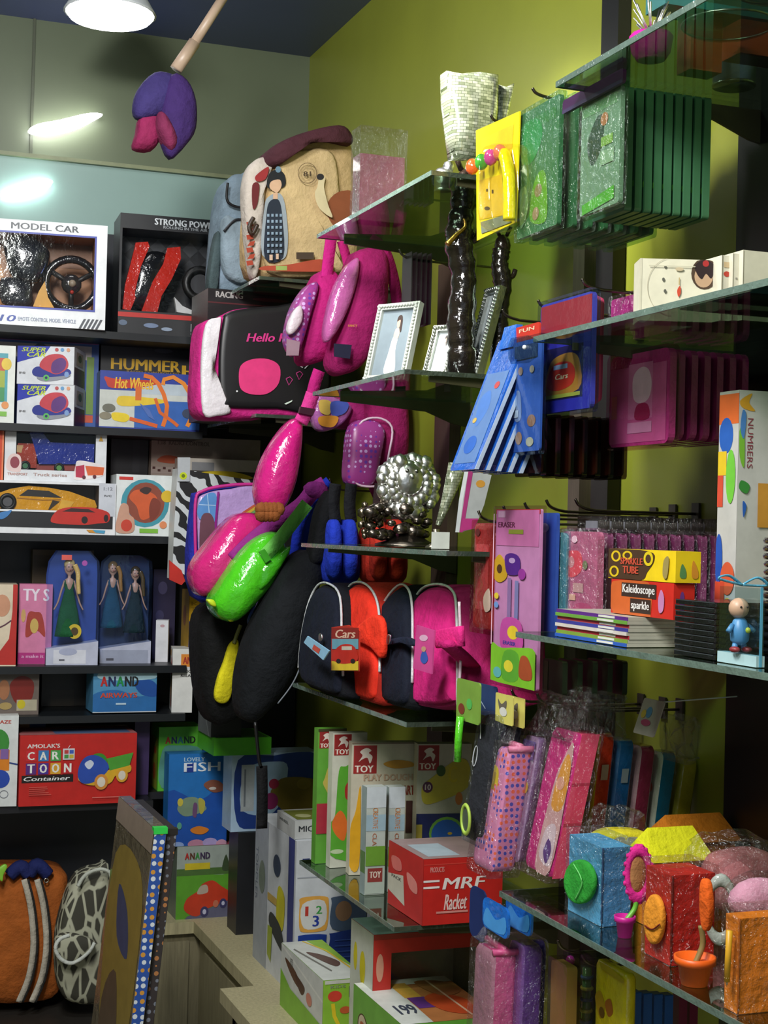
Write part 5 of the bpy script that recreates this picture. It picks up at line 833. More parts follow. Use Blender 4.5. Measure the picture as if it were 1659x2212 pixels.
def card(name, lab, cat, X, r, th, k, art=(), n=1, dx=.02, blab=None, group=None, wrap=None, rad=.006, lean=0, soft=None, kb=None, extra=None, dz=0, head=0):
    g = SG(X, r, th, lean); m = M(); D = Vector((th, 0, 0))
    if soft: m.cushion(rquad(g, rad), D, k, soft, .1)
    else: m.slab(rquad(g, rad), D, k, kb)
    off = 0 if not soft else soft*th*.9
    mp = (lambda a, b_, L: g.map(a, b_, L)+g.n*off) if soft else g.map
    if art: m.art(mp, art)
    ps = [(extra[0] if isinstance(extra, tuple) else 'card', m)]
    if wrap:
        w_ = M(); o = rquad(g, rad, .003, .006); w_.slab([v for v in o], D+Vector((.006, 0, 0)), wrap); ps.append(('clear_sleeve', w_))
    if head:
        h_ = M(); q = g.q; h_.hexa([q[3], q[2], q[2]+Vector((0, 0, head)), q[3]+Vector((0, 0, head))], (.004, 0, 0), 'c0bab0:w'); h_.box((g.X-.002, (g.Yf+g.Yn)/2-.02, g.z1+.004), (g.X+.002, (g.Yf+g.Yn)/2+.02, g.z1+head*.7), '7a7c84'); ps.append(('header', h_))
    if isinstance(extra, list): ps += extra
    if len(ps) == 1: r0 = thing(name, lab, cat, m, group)
    else: r0 = thing(name, lab, cat, ps, group)
    for i in range(1, n): dup(r0, (dx*i, 0, dz*i), blab)
    return g, r0
# yellow toy card
Xy = 1.16; g = SG(Xy, (1028, 262, 1122, 500), .004)
pts = [P(a, b_, 'x', Xy) for a, b_ in [(1028, 282), (1122, 240), (1114, 480), (1030, 520)]]
m = M(); m.slab(pts[::-1], (.003, 0, 0), 'e8d410'); m.art(plane_map('x', Xy), [('p', [(1040, 300), (1110, 268), (1106, 320), (1040, 345)], 'e0bc18'), ('p', [(1034, 390), (1090, 375), (1088, 465), (1034, 475)], 'dcb420'), ('r', 1050, 408, 1054, 414, '5a4010'), ('r', 1062, 410, 1066, 418, '5a4010'), ('e', 1052, 450, 6, 4, '5a4010'), ('p', [(1038, 480), (1098, 462), (1104, 480), (1040, 505)], '7a8070')])
bd = [('backing_card', m)]
for i, kk in enumerate(('e0642c', '4aa83c', 'c848a0', 'e07a60')): bd.append(('bead', M().ball(P(1020+i*20, 360-i*10, 'x', Xy-.02), .013, kk+':g', 12, (1, 1, 1.2))))
bd.append(('toy_handle', M().tube(smooth_path([P(1088, 330, 'x', Xy-.015), P(1098, 370, 'x', Xy-.015), P(1100, 430, 'x', Xy-.015), P(1100, 475, 'x', Xy-.015)]), .012, 'e8d818:g', 10)))
bl = M(); bl.cushion(xp([(1034, 330), (1090, 310), (1112, 330), (1110, 470), (1036, 490)], Xy-.03), (.03, 0, 0), 'f8f8e8:k', .2); bd.append(('clear_blister', bl))
thing('toy_card', 'bright yellow toy card with coloured beads left of the green folders', 'toy pack', bd)
GR = [('r', 1124, 250, 1200, 275, '3c7a4c'), ('b', [(1125, 260), (1160, 255), (1172, 300), (1150, 345), (1126, 330)], '2f8f5a'), ('b', [(1150, 470), (1152, 410), (1165, 375), (1180, 380), (1186, 440), (1182, 485)], '78a83c'), ('e', 1166, 412, 8, 14, 'a8806c'), ('b', [(1125, 400), (1140, 395), (1146, 440), (1130, 480)], '8aa098'), ('e', 1162, 460, 7, 14, 'c08a80')]
card('folder', 'front green picture folder in a clear bag, beside the yellow toy card', 'folder', 1.17, (1120, 228, 1206, 500), .008, '47785a', GR, 7, .03, 'green folder in a clear bag, hanging behind the front one nearest the yellow card', 'bagged green folders on the left hook', 'd8ecd8:w')
GR2 = [('r', 1258, 215, 1332, 240, '7a9a7c'), ('b', [(1270, 300), (1290, 250), (1305, 260), (1300, 320), (1280, 350)], '3c4a44'), ('e', 1306, 262, 8, 14, 'b86a40'), ('r', 1300, 300, 1325, 320, '8aa850'), ('r', 1300, 330, 1328, 360, '9aa898'), ('p', [(1262, 430), (1330, 412), (1330, 440), (1262, 452)], '58a838')]
card('folder', 'green folder with a dark figure print in a glossy clear bag, front of right bunch', 'folder', 1.16, (1255, 205, 1338, 452), .008, '7c8f84', GR2, 1, .02, None, None, 'd8ecd8:w')
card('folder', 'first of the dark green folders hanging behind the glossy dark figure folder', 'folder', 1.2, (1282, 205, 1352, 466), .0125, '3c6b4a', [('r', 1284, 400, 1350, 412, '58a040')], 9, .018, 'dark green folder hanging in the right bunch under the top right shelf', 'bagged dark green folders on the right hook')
card('card_pack', 'purple topped pack just under the top right shelf', 'pack', 1.15, (1216, 182, 1345, 212), .006, '3a1040', [('r', 1216, 204, 1345, 212, '3a3050')])
# blue clipboards
Xc = 1.055
g = SG(Xc, (975, 722, 1030, 1015), .005, .09)
def clip(): 
    m = M(); m.slab(rquad(g, .008), (.005, 0, 0), '1f5fc0:g'); m.art(g.map, [('r', 980, 800, 1024, 1000, '5a7cb0'), ('b', [(984, 860), (1000, 840), (1010, 880), (996, 920)], '4a78c0'), ('e', 1000, 960, 12, 20, '2a60b8'), ('e', 1010, 830, 5, 8, 'c04848'), ('e', 990, 905, 4, 6, 'c8a850')])
    e = M(); q = g.q; e.hexa([q[0]+Vector((.0, -.0, 0))+(q[1]-q[0])*1.0+Vector((-.001, -.001, 0)), q[1]+Vector((.0062, -.001, 0)), q[2]+Vector((.0062, -.001, -.02)), q[2]+Vector((-.001, -.001, -.02))], (0, .002, 0), 'a8b8cc')
    c_ = M(); t = (q[2]+q[3])/2; c_.hexa([t+Vector((-.012, .03, -.02)), t+Vector((-.012, -.03, -.02)), t+Vector((-.004, -.025, .02)), t+Vector((-.004, .025, .02))], (.012, 0, 0), '2468c8:g')
    return [('board', m), ('pale_edge', e), ('clip', c_)]
r0 = thing('clipboard', 'front glossy blue picture clipboard of the tilted hanging row', 'clipboard', clip(), 'blue clipboards hanging in a tilted row')
for i in range(1, 5): dup(r0, (.021*i, 0, -.001*i), 'glossy blue clipboard with pale edge hanging behind the front one')
# mickey-blue card, slates
card('sticker_card', 'blue sticker card with small brown and white prints, right of the blue clipboards', 'card', 1.13, (1107, 735, 1168, 975), .004, '3a5fa8', [('b', [(1112, 850), (1124, 845), (1128, 900), (1114, 905)], '8a97b4'), ('e', 1150, 910, 9, 13, 'a8744c'), ('e', 1124, 945, 7, 14, 'b0805a'), ('e', 1148, 955, 8, 10, 'c8b890'), ('e', 1125, 800, 5, 9, 'b08868'), ('r', 1106, 884, 1122, 900, 'd0d4d8'), ('e', 1150, 800, 5, 8, 'c0a080'), ('r', 1112, 745, 1160, 775, '24406c')], wrap='dce8f4:k')
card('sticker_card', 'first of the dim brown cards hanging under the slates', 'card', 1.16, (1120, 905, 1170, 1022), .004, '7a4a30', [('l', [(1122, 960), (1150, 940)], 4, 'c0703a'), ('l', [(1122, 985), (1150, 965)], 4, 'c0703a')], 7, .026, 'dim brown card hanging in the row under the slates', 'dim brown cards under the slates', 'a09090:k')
sl = [('r', 1168, 650, 1277, 728, 'b03438'), ('r', 1168, 728, 1277, 888, '3434a0'), ('r', 1180, 748, 1262, 862, '24204a'), ('b', [(1184, 850), (1188, 790), (1205, 768), (1240, 765), (1256, 790), (1254, 845)], 'b8822c'), ('b', [(1186, 832), (1190, 800), (1206, 782), (1234, 784), (1246, 805), (1240, 832), (1210, 842)], 'c83820'), ('r', 1200, 786, 1230, 796, '9ab0c0'), ('t', 'Cars', 1204, 806, 1232, 818, 'e8d8a0', .2), ('r', 1183, 850, 1258, 858, 'a8b040')]
card('slate', 'front blue framed slate with a red car picture and red header', 'slate', 1.17, (1166, 645, 1278, 888), .008, '4a4ab0', sl, rad=.01, wrap='e0e4f0:k')
for i, kk in enumerate(('b0a4b8', 'b83a58', '9a4a7c', 'c04868', 'a83458')):
    card('slate', 'slate with %s edge hanging behind the car slate' % ('lilac', 'crimson', 'plum', 'rose', 'dark red')[i], 'slate', 1.188+.011*i, (1178+4*i, 648+2*i, 1280+4*i, 885-3*i), .006, kk, rad=.01)
card('header_card', 'small red header card beside the clipboards under the right glass shelf', 'card', 1.14, (1112, 702, 1165, 740), .003, 'c03020', [('t', 'FUN', 1122, 708, 1155, 716, 'e8c0a0')])
# pink pouches behind right glass shelf
pk = [('r', 1320, 790, 1440, 955, 'c06a98'), ('r', 1360, 785, 1412, 905, 'c888ac'), ('b', [(1372, 860), (1370, 815), (1385, 795), (1402, 800), (1410, 830), (1405, 862), (1388, 872)], 'dcd4d8'), ('b', [(1380, 875), (1402, 875), (1406, 905), (1376, 905)], 'a0305c'), ('r', 1360, 912, 1412, 935, 'c8a0b8'), ('r', 1324, 850, 1336, 900, 'b87a70')]
card('pencil_pouch', 'front glossy pink pouch with white oval print behind the right glass shelf', 'pouch', 1.27, (1317, 762, 1446, 962), .012, 'b04482:g', pk, rad=.015, wrap='f4dcec:k')
card('pencil_pouch', 'first of the dark pink pouches hanging behind the white oval one', 'pouch', 1.3, (1340, 765, 1465, 955), .012, '8f2f66:g', (), 6, .024, 'dark pink pouch hanging in the row behind the white oval one', 'dark pink pouches behind the right glass shelf', rad=.015)
card('gift_bag', 'magenta bag top poking up left of the white book box', 'bag', 1.3, (1320, 640, 1385, 700), .01, 'b02a80:g', wrap='f0e0f0:w')
# ---- middle hook row
card('pencil_pouch', 'red translucent hanging pack left of the pink eraser card', 'pack', 1.19, (1022, 1130, 1066, 1362), .02, 'a83a3c:g', [('e', 1034, 1150, 5, 8, '5a2020'), ('b', [(1050, 1290), (1062, 1270), (1066, 1310), (1054, 1320)], 'c8b0a0')], wrap='f0d8d4:k', soft=.2)
er = [('r', 1068, 1100, 1164, 1110, 'c03a34'), ('r', 1070, 1102, 1162, 1180, 'd88ab8'), ('t', 'ERASER', 1074, 1128, 1112, 1140, '6a2448'), ('r', 1074, 1104, 1090, 1118, 'e8c8d8'), ('r', 1098, 1144, 1130, 1154, '9ab43a'), ('b', [(1066, 1250), (1066, 1220), (1080, 1200), (1096, 1225), (1096, 1250), (1080, 1262)], 'dcc02a'), ('e', 1080, 1232, 6, 10, '5a4420'), ('b', [(1096, 1238), (1092, 1204), (1108, 1196), (1124, 1206), (1124, 1238), (1108, 1244)], '5a3090'), ('e', 1108, 1212, 7, 6, 'c8b8d8'), ('e', 1130, 1240, 8, 12, 'a848a8'), ('r', 1100, 1250, 1108, 1340, '9a88b0'), ('r', 1116, 1255, 1124, 1340, '8a98c0'), ('e', 1076, 1292, 5, 7, 'd8c038'), ('e', 1076, 1312, 5, 7, '6a90c8'), ('b', [(1088, 1400), (1092, 1342), (1130, 1342), (1136, 1400), (1112, 1408)], 'b84898'), ('e', 1115, 1368, 12, 15, 'dcc030'), ('t', 'ERASER', 1094, 1388, 1122, 1396, '3a3a90'), ('b', [(1068, 1400), (1090, 1405), (1130, 1398), (1164, 1402), (1164, 1485), (1068, 1480)], '78b82c'), ('b', [(1094, 1470), (1098, 1412), (1128, 1412), (1128, 1468)], '58a030'), ('e', 1108, 1442, 10, 13, 'd8cc38'), ('b', [(1132, 1460), (1134, 1418), (1148, 1415), (1158, 1440), (1156, 1462)], 'a04a28'), ('e', 1084, 1460, 9, 12, '5aa8a8'), ('r', 1068, 1110, 1070, 1400, 'e8b8d0')]
card('eraser_card', 'tall pink and lime eraser card with sunflower and owl shapes', 'card', 1.16, (1068, 1100, 1164, 1482), .005, 'd4a0c4', er, wrap='f4e8f4:k', rad=.004)
card('card_pack', 'narrow blue and red printed pack behind the eraser card', 'pack', 1.19, (1140, 1108, 1200, 1372), .006, '2c4a9c', [('r', 1142, 1140, 1158, 1360, 'c03038'), ('r', 1142, 1290, 1160, 1325, 'd0d0d4'), ('e', 1150, 1190, 8, 14, 'd0b850'), ('e', 1175, 1140, 10, 10, '9aa8c0')])
card('pencil_pouch', 'teal translucent pack with round clasp left of the pink packs', 'pouch', 1.2, (1162, 1150, 1222, 1366), .012, '5f8f98:g', [('b', [(1180, 1250), (1184, 1215), (1200, 1208), (1206, 1240), (1196, 1265)], '2f7fa0'), ('e', 1184, 1190, 7, 9, 'd8dcd8'), ('r', 1160, 1320, 1178, 1340, 'c8ccc8'), ('e', 1190, 1290, 12, 20, '8a8a78')], wrap='e0f4f4:w', rad=.012)
card('pencil_pouch', 'front pink translucent pack with coral watch shape and snap flap', 'pouch', 1.205, (1212, 1148, 1290, 1330), .012, 'b87890:g', [('b', [(1216, 1230), (1212, 1200), (1235, 1190), (1255, 1195), (1258, 1230), (1240, 1248), (1222, 1245)], 'd85a60'), ('e', 1235, 1215, 7, 12, 'c8a098'), ('r', 1240, 1260, 1262, 1280, 'c8b8a8'), ('r', 1232, 1285, 1246, 1298, 'd8c8a0'), ('e', 1262, 1315, 20, 14, 'b85a80'), ('e', 1242, 1165, 6, 8, 'e8e0e0'), ('e', 1266, 1220, 5, 10, '7a9a68')], wrap='f8e4ee:w', rad=.012)
card('pencil_pouch', 'first of the lilac pink packs hanging in a long row above the sparkler boxes', 'pouch', 1.24, (1245, 1150, 1310, 1325), .012, '96607f:g', (), 9, .026, 'lilac pink clear pack in the long hanging row above the sparkler boxes', 'lilac pink hanging packs above the sparkler boxes', 'f0dcec:w', rad=.01, head=.028)
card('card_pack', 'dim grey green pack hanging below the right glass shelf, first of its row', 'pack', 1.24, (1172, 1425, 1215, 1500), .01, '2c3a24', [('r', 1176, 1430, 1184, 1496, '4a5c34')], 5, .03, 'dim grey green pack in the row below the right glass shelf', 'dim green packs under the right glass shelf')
# ---- lower hook row
card('key_card', 'lime green toy card hanging at the left end of the pencil pouch row', 'card', 1.12, (986, 1470, 1036, 1560), .003, '7aa040', [('e', 998, 1535, 7, 12, '7a3a28'), ('e', 1015, 1520, 6, 12, '58b858')])
m = M(); m.tube([P(994, 1548, 'x', 1.11), P(990, 1600, 'x', 1.11), P(988, 1645, 'x', 1.11)], .007, '58c828:g', 10); thing('whistle_pen', 'bright green plastic pen hanging from the lime card', 'pen', m)
g, r0 = card('pencil_pouch', 'black pencil pouch in clear wrap left of the dotted pink pouch', 'pouch', 1.12, (1004, 1548, 1050, 1818), .04, '24262c:c', [('o', 1012, 1640, 4, 22, 2, 'b8bcc0'), ('l', [(1014, 1570), (1018, 1600)], 2, 'c8ccd0')], wrap='e8ecf0:w', soft=.2, rad=.015, lean=.03)
m = M(); m.torus(P(1006, 1770, 'x', 1.1), .018, .003, 'a8c850', 20, 6, (0, 1, 0), (0, 0, 1), 1.4); m.slab([P(1006+9*math.cos(t*.524), 1770+26*math.sin(t*.524), 'x', 1.1) for t in range(12)], (.003, 0, 0), '4a5448'); thing('round_badge', 'small round grey badge with green rim hanging by the black pouch', 'badge', m)
card('card_pack', 'dark blue card behind the black pencil pouch', 'card', 1.17, (1020, 1478, 1072, 1545), .003, '26406a', [('l', [(1028, 1500), (1050, 1530)], 2, 'a8b8c8')])
for i, (x, y, lab) in enumerate(((1070, 1500, 'yellow bunny print tag on the left of the pair above the dotted pouch'), (1094, 1505, 'yellow bunny print tag on the right of the pair above the dotted pouch'))):
    card('hang_tag', lab, 'tag', 1.15+.02*i, (x, y, x+38, y+64), .002, 'd4cc6a', [('b', [(x+8, y+28), (x+6, y+12), (x+14, y+22), (x+24, y+12), (x+24, y+28), (x+18, y+42), (x+12, y+40)], '6a6458'), ('e', x+18, y+38, 8, 10, 'd8d8d0')], rad=.003)
def pouch(lab, X, r, th, k, art, ky, lean=.035, wrap='f4ecf0:w', cat='pouch', name='pencil_pouch', zipk=None, group=None, yart=None):
    g = SG(X, r, th, lean); b = M(); b.cushion(rquad(g, .012), (th, 0, 0), k, .06, .05, ky, .1)
    if art: b.art(lambda a, c_, L: g.map(a, c_, L+3), art)
    q = g.q; 
    ps = [('body', b)]
    if zipk: z_ = M(); z_.tube([q[3]+Vector((th*.5, 0, .004)), q[2]+Vector((th*.5, 0, .004))], .006, zipk, 8); z_.tube([q[2]+Vector((0, .004, 0)), q[2]+Vector((th, -.002, 0))], .006, zipk, 8); ps.append(('zip', z_))
    if yart:    # marks on the side facing the entrance
        s = M(); qq = [q[1]+Vector((0, -.003, 0)), q[1]+Vector((th, -.003, 0)), q[2]+Vector((th, -.003, 0)), q[2]+Vector((0, -.003, 0))]; s.art(quad_map((0, 0, 10, 10), qq, (0, -1, 0)), yart); ps.append(('side_label', s))
    if wrap:
        w_ = M(); g2 = rquad(g, .01, .006, .01); w_.slab(g2, (th+.012, 0, 0), wrap); tp = [q[3]+Vector((0, 0, .008)), q[2]+Vector((0, 0, .008)), q[2]+Vector((.03, .03, .075)), q[3]+Vector((.03, -.03, .075))]; w_.slab(tp, (.006, 0, 0), wrap); ps.append(('clear_sleeve', w_))
    return thing(name, lab, cat, ps, group)
pouch('pale pink zip pouch with blue and orange dots, large at the front of the row', 1.115, (1022, 1612, 1064, 1878), .045, 'dots_pink', [('b', [(1028, 1690), (1034, 1655), (1050, 1660), (1052, 1700), (1038, 1718)], 'd8c83a'), ('r', 1036, 1668, 1047, 1705, 'b8a030')], 'dots_pink', .03, zipk='e08aa8')
pouch('grey lilac pouch with yellow flower shapes between the dotted and princess pouches', 1.16, (1092, 1590, 1122, 1860), .018, '9a8aa8:g', [('e', 1112, 1700, 7, 14, 'd8cc30'), ('e', 1106, 1800, 8, 26, 'd0c828'), ('r', 1094, 1600, 1120, 1640, '6a58a0')], '8a7aa0:g')
pouch('bright coral pink case with golden-haired picture on its face', 1.165, (1134, 1578, 1194, 1885), .034, 'c02a78:g', [('b', [(1159, 1870), (1163, 1700), (1172, 1640), (1186, 1600), (1192, 1700), (1191, 1870)], 'c8a8a0'), ('b', [(1167, 1740), (1171, 1660), (1181, 1625), (1191, 1660), (1189, 1740)], 'd8a038'), ('b', [(1164, 1850), (1167, 1790), (1186, 1780), (1189, 1860)], 'd0c8c8'), ('e', 1177, 1690, 8, 14, 'd8a888'), ('b', [(1171, 1838), (1177, 1808), (1186, 1830), (1181, 1860)], '5a4480')], 'ee5a7c:g', .05, name='pencil_case', yart=[('r', 0, 0, 10, 10, 'ee5a7c'), ('r', 3, 3.6, 10, 6.2, 'e84a70'), ('r', 0, 3.4, 10, 3.6, 'c03a58'), ('r', 0, 6.2, 10, 6.4, 'c03a58')])
for i, (x, k, ky, lab, ya) in enumerate(((1235, 'c8a820:g', 'c0391f:g', 'red pencil case with yellow striped face in the hanging row', 'a8907c'), (1279, '3a6a98:g', '1f5f98:g', 'blue pencil case with grey label in the hanging row', '7a8a90'), (1325, 'a88a90:g', '8a2f4a:g', 'maroon pencil case in the hanging row', None), (1372, 'b0b8a8:g', '1f6a88:g', 'teal pencil case with white face in the hanging row', None), (1418, '8a8a34:g', '9c9428:g', 'mustard pencil case at the far right of the hanging row', None))):
    X_ = 1.265+.045*i
    art = [('p', [(x+3, 1610+j*34), (x+33, 1590+j*34), (x+33, 1604+j*34), (x+3, 1624+j*34)], '3a2018') for j in range(5)] if i == 0 else ([('e', x+18, 1700, 9, 12, 'c04a38')] if i == 3 else [])
    pouch(lab, X_, (x, 1580+i*14, x+36, 1835-i*6), .03, k, art, ky, .02, None, name='pencil_case', yart=[('r', 3, 2.6, 7.5, 3.9, ya)] if ya else None)
card('hang_tag', 'tilted white tag with blue and pink prints above the maroon and teal cases', 'tag', 1.27, (1368, 1512, 1412, 1588), .002, 'a89c98', [('e', 1388, 1540, 6, 12, '4a80b0'), ('e', 1378, 1545, 5, 9, 'c8a840'), ('e', 1388, 1562, 10, 7, 'b0406c')], rad=.003, lean=.02, extra=[('string', M().tube([P(1388, 1520, 'x', 1.288), P(1388, 1520, 'x', 1.288)+Vector((.2, 0, .01))], .0012, 'c8c8c8', 5))])
for i, (x, y, X_) in enumerate(((1165, 1500, 1.2), (1215, 1495, 1.25), (1270, 1500, 1.3), (1430, 1548, 1.4))):
    g = SG(X_, (x, y, x+60, y+92), .012); m = M(); o = rquad(g, .01); cc_ = sum(o, Vector())/len(o); m.cushion(o, (.02, 0, 0), 'f2f2f2:w', .5)
    random.seed(i)
    for v in m.v: v += Vector((random.uniform(-1, 1), random.uniform(-1, 1), random.uniform(-1, 1)))*.006
    m.sm = [False]*len(m.sm)
    thing('clear_bag', ['crumpled clear bag top above the golden-haired case', 'crumpled clear bag top above the red case', 'crumpled clear bag top above the blue case', 'crumpled clear bag top above the mustard case'][i], 'bag', m)
# ---- below the lowest right shelf
card('header_card', 'navy rounded header card above the pink pouch at the bottom', 'card', 1.15, (1014, 1918, 1050, 2030), .003, '1c2f66', rad=.02)
for i, (x, y, lab) in enumerate(((1042, 1950, 'glossy blue bow-shaped tag, left of the pair at the bottom'), (1092, 1945, 'glossy blue bow-shaped tag, right of the pair at the bottom'))):
    card('hang_tag', lab, 'tag', 1.13+.03*i, (x, y, x+56, y+66), .004, '1f6fd0:g', [('b', [(x+5, y+60), (x+10, y+20), (x+30, y+36), (x+50, y+20), (x+48, y+58)], '4a9ae0')], rad=.015)
pouch('pink zip pouch in clear wrap at the bottom, left of the purple one', 1.12, (1018, 2045, 1058, 2330), .045, 'b08494:g', [], 'd86a9c:g', .005, zipk='d85a90')
pouch('purple zip pouch hanging beside the pink one at the bottom', 1.165, (1090, 2035, 1122, 2330), .038, '7a5aa0:g', [], '6a4a98:g', .005)
pouch('violet boxed pen set with small white lettering beside the purple pouch', 1.2, (1132, 2030, 1150, 2330), .02, '3a2080', [], '34208a', .005, None, 'box', 'pen_box', yart=[('v', 'X ART', 3, 1.6, 7, 3.6, 'c8c0e0')])
card('strip_pack', 'kraft brown strip pack hanging next to the violet pen box', 'pack', 1.2, (1188, 2080, 1222, 2330), .02, 'a8864c', wrap='e0dcd0:k')
m = M(); bd = []
for i, kk in enumerate(('b83aa0', '2a48a8', '48a860', '8a2a38', 'c8a880', '3a50b0', 'c83a30', 'c85a40')): bd.append(('bead', M().ball(P(1232-i*.6, 2075+i*21, 'x', 1.24), .0085, kk+':g', 10, (1, 1, 1.1))))
sv = M(); sv.slab(rquad(SG(1.225, (1214, 2060, 1252, 2260), .02), .005), (.03, 0, 0), 'f0e8f0:k')
thing('bead_pen', 'pen of stacked multicolour beads in a clear sleeve, lower right of centre', 'pen', bd+[('clear_sleeve', sv)])
m = M(); m.tube([P(1268, 2090, 'x', 1.26), P(1264, 2260, 'x', 1.26)], .008, '5a8a58:g', 8); s2 = M(); s2.slab(rquad(SG(1.25, (1252, 2060, 1282, 2260), .02), .005), (.024, 0, 0), 'e8f0e0:k'); st = M()
for i in range(6): st.torus(P(1268-i*.6, 2110+i*24, 'x', 1.26), .009, .003, 'c0c048' if i % 2 else '3a5a88', 12, 6, (1, 0, 0), (0, 1, 0))
thing('striped_pen', 'green striped novelty pen in a clear sleeve right of the bead pen', 'pen', [('barrel', m), ('stripe', st), ('clear_sleeve', s2)])
card('snack_bag', 'bright yellow printed bag hanging under the lower right shelf', 'bag', 1.25, (1284, 2086, 1350, 2330), .02, 'd0b81c:g', [('b', [(1288, 2170), (1300, 2150), (1310, 2180), (1300, 2210)], 'a8801c'), ('b', [(1310, 2170), (1322, 2155), (1328, 2180), (1318, 2195)], 'a05a20'), ('e', 1304, 2195, 6, 12, '6a4a18'), ('p', [(1296, 2086), (1320, 2080), (1350, 2096), (1350, 2104), (1300, 2100)], 'b09a18')], soft=.15, rad=.008)
for i in range(4):
    card('blue_box', 'slim blue carton in the row hanging at the bottom right', 'box', 1.29+.022*i, (1352+i*23, 2140+i*2, 1366+i*23, 2300), .016, '1c4f9c', [('v', 'BLUE', 1354+i*23, 2150, 1362+i*23, 2190, 'a0b8d8')], group='slim blue cartons under the lower right shelf', rad=.002)
for i in range(2):
    card('maroon_box', 'slim maroon carton at the right end of the bottom row', 'box', 1.385+.022*i, (1452+i*23, 2145, 1466+i*23, 2300), .016, '6a1838', group='slim maroon cartons under the lower right shelf', rad=.002)

# ================= LOWER RIGHT SHELF: FELT PENCIL BOXES =================
z4 = zA[3]+.001
def cube2(lab, name, cat, X, pl, pc, pr, yt, k, k2, stitch, disc, wrap, kd, zb_=None):
    zb_ = zb_ or z4; ybn = proj((X, P(pc, yt, 'x', X).y, zb_))[1]; Yn = P(pc, (yt+ybn)/2, 'x', X).y; Yf = P(pl, (yt+ybn)/2, 'x', X).y; Xr = P(pr, (yt+ybn)/2, 'y', Yn).x; z1 = P(pc, yt, 'y', Yn).z
    b = M(); b.box((X, Yn, zb_), (Xr, Yf, z1), k); b.add([(X, Yn-.001, zb_), (Xr, Yn-.001, zb_), (Xr, Yn-.001, z1), (X, Yn-.001, z1)], [(0, 1, 2, 3)], k2)
    ps = [('box_body', b)]
    if stitch:
        n = 22; s_ = M(); s_.tube([Vector((X-.001+.0022*(i % 2), Yn-.0022+.0022*(i % 2), zb_+(z1-zb_)*i/n/1.0)) for i in range(n+1)], .0016, stitch, 5); ps.append(('stitching', s_))
    if disc:
        px, py, rx, ry = disc; pts = [P(px+rx*math.cos(t*.2618), py+ry*math.sin(t*.2618), 'x', X-.012) for t in range(24)]; d = M(); d.cushion(pts[::-1], (.008, 0, 0), kd, .15)
        sm_ = M(); sm_.tube(smooth_path([P(px-rx*.8, py+ry*.25, 'x', X-.0145), P(px, py+ry*.4, 'x', X-.015), P(px+rx*.8, py+ry*.2, 'x', X-.0145)]) if stitch != '2c4a70' else smooth_path([P(px-rx*.3, py-ry*.8, 'x', X-.0145), P(px+rx*.25, py, 'x', X-.0155), P(px-rx*.2, py+ry*.8, 'x', X-.0145)]), .0012, '6ac86a' if stitch == '2c4a70' else stitch or kd, 5); ps.append(('round_flap', d, [('seam', sm_)]))
    if wrap: w_ = M(); w_.box((X-.004, Yn-.005, zb_), (Xr+.004, Yf+.004, z1+.012), wrap); ps.append(('clear_bag', w_))
    return thing(name, lab, cat, ps), (X, Xr, Yn, Yf, z1)
cube2('light blue felt pen box with a big green round flap in a clear bag', 'pen_box', 'pen holder', 1.152, 1228, 1300, 1362, 1832, '5aa0c8:c', '4a84b4:c', '2c4a70', (1249, 1905, 33, 48), 'f0f6f8:w', '2f9a34:c')
cube2('red pen box with an orange round flap, wrapped, right of the pink flower pot', 'pen_box', 'pen holder', 1.144, 1394, 1450, 1542, 1892, 'b82a20:c', 'c41f18:c', '6a1410', (1409, 1986, 20, 54), 'f8f0f0:w', 'e8962c:c')
cube2('orange pen box in a crinkled clear bag at the right edge', 'pen_box', 'pen holder', 1.113, 1566, 1595, 1740, 1985, 'e0821c:c', 'f08a28:c', 'a85a18', None, 'f8f4f0:w', 'e8962c:c')
m = M(); m.tube([P(1576, 2010, 'x', 1.1), P(1570, 2120, 'x', 1.1)], .004, 'e0a828', 8); m.lathe(P(1570, 2128, 'x', 1.1), [(.001, 0), (.004, .01)], 'd8b890', 8); thing('pencil', 'yellow pencil standing at the left side of the orange pen box', 'pencil', m)
m = M(); m.ball(P(1640, 1945, 'y', 1.75), .038, 'd8a0b8:c', 16, (1.2, .8, .8)); w_ = M(); w_.ball(P(1640, 1943, 'y', 1.75), .046, 'f8f4f4:w', 16, (1.2, .8, .85)); thing('plush_ball', 'pale pink fluffy ball in a clear bag on top of the orange pen box', 'toy', [('fluff', m), ('clear_bag', w_)])
def flowerpot(lab, px, pyb, X, Y, rp, hp, kp, stem, ks, ring):
    c_ = Vector((X, Y, z4)); m = M(); m.lathe(c_, [(rp*.68, 0), (rp*.9, hp*.72), (rp*1.08, hp*.74), (rp*1.1, hp), (rp*.95, hp), (rp*.85, hp*.8), (rp*.3, hp*.78)], kp, 20)
    s_ = M(); s_.tube(smooth_path([c_+Vector((0, 0, hp*.7))]+[P(a, b_, 'y', Y) for a, b_ in stem]), .004, ks, 8)
    return thing('flower_pot', lab, 'flower pot', [('pot', m), ('stem', s_)]+ring)
X_, Y_ = 1.158, 2.03
rg = M(); rg.torus(P(1379, 1888, 'y', Y_), .021, .006, 'd82a8c:c', 26, 8, (.72, -.3, 0), (0, 0, 1), 1.7); pe = M()
for i in range(18):
    a = 2*math.pi*i/18; pe.ball(P(1379, 1888, 'y', Y_)+Vector((.72, -.3, 0))*.026*math.cos(a)+Vector((0, 0, 1))*.042*math.sin(a), .0045, 'd82a8c:c', 6)
ce = M(); ce.ball(P(1379, 1888, 'y', Y_), .016, 'b07a4c:c', 14, (.9, .3, 1.9))
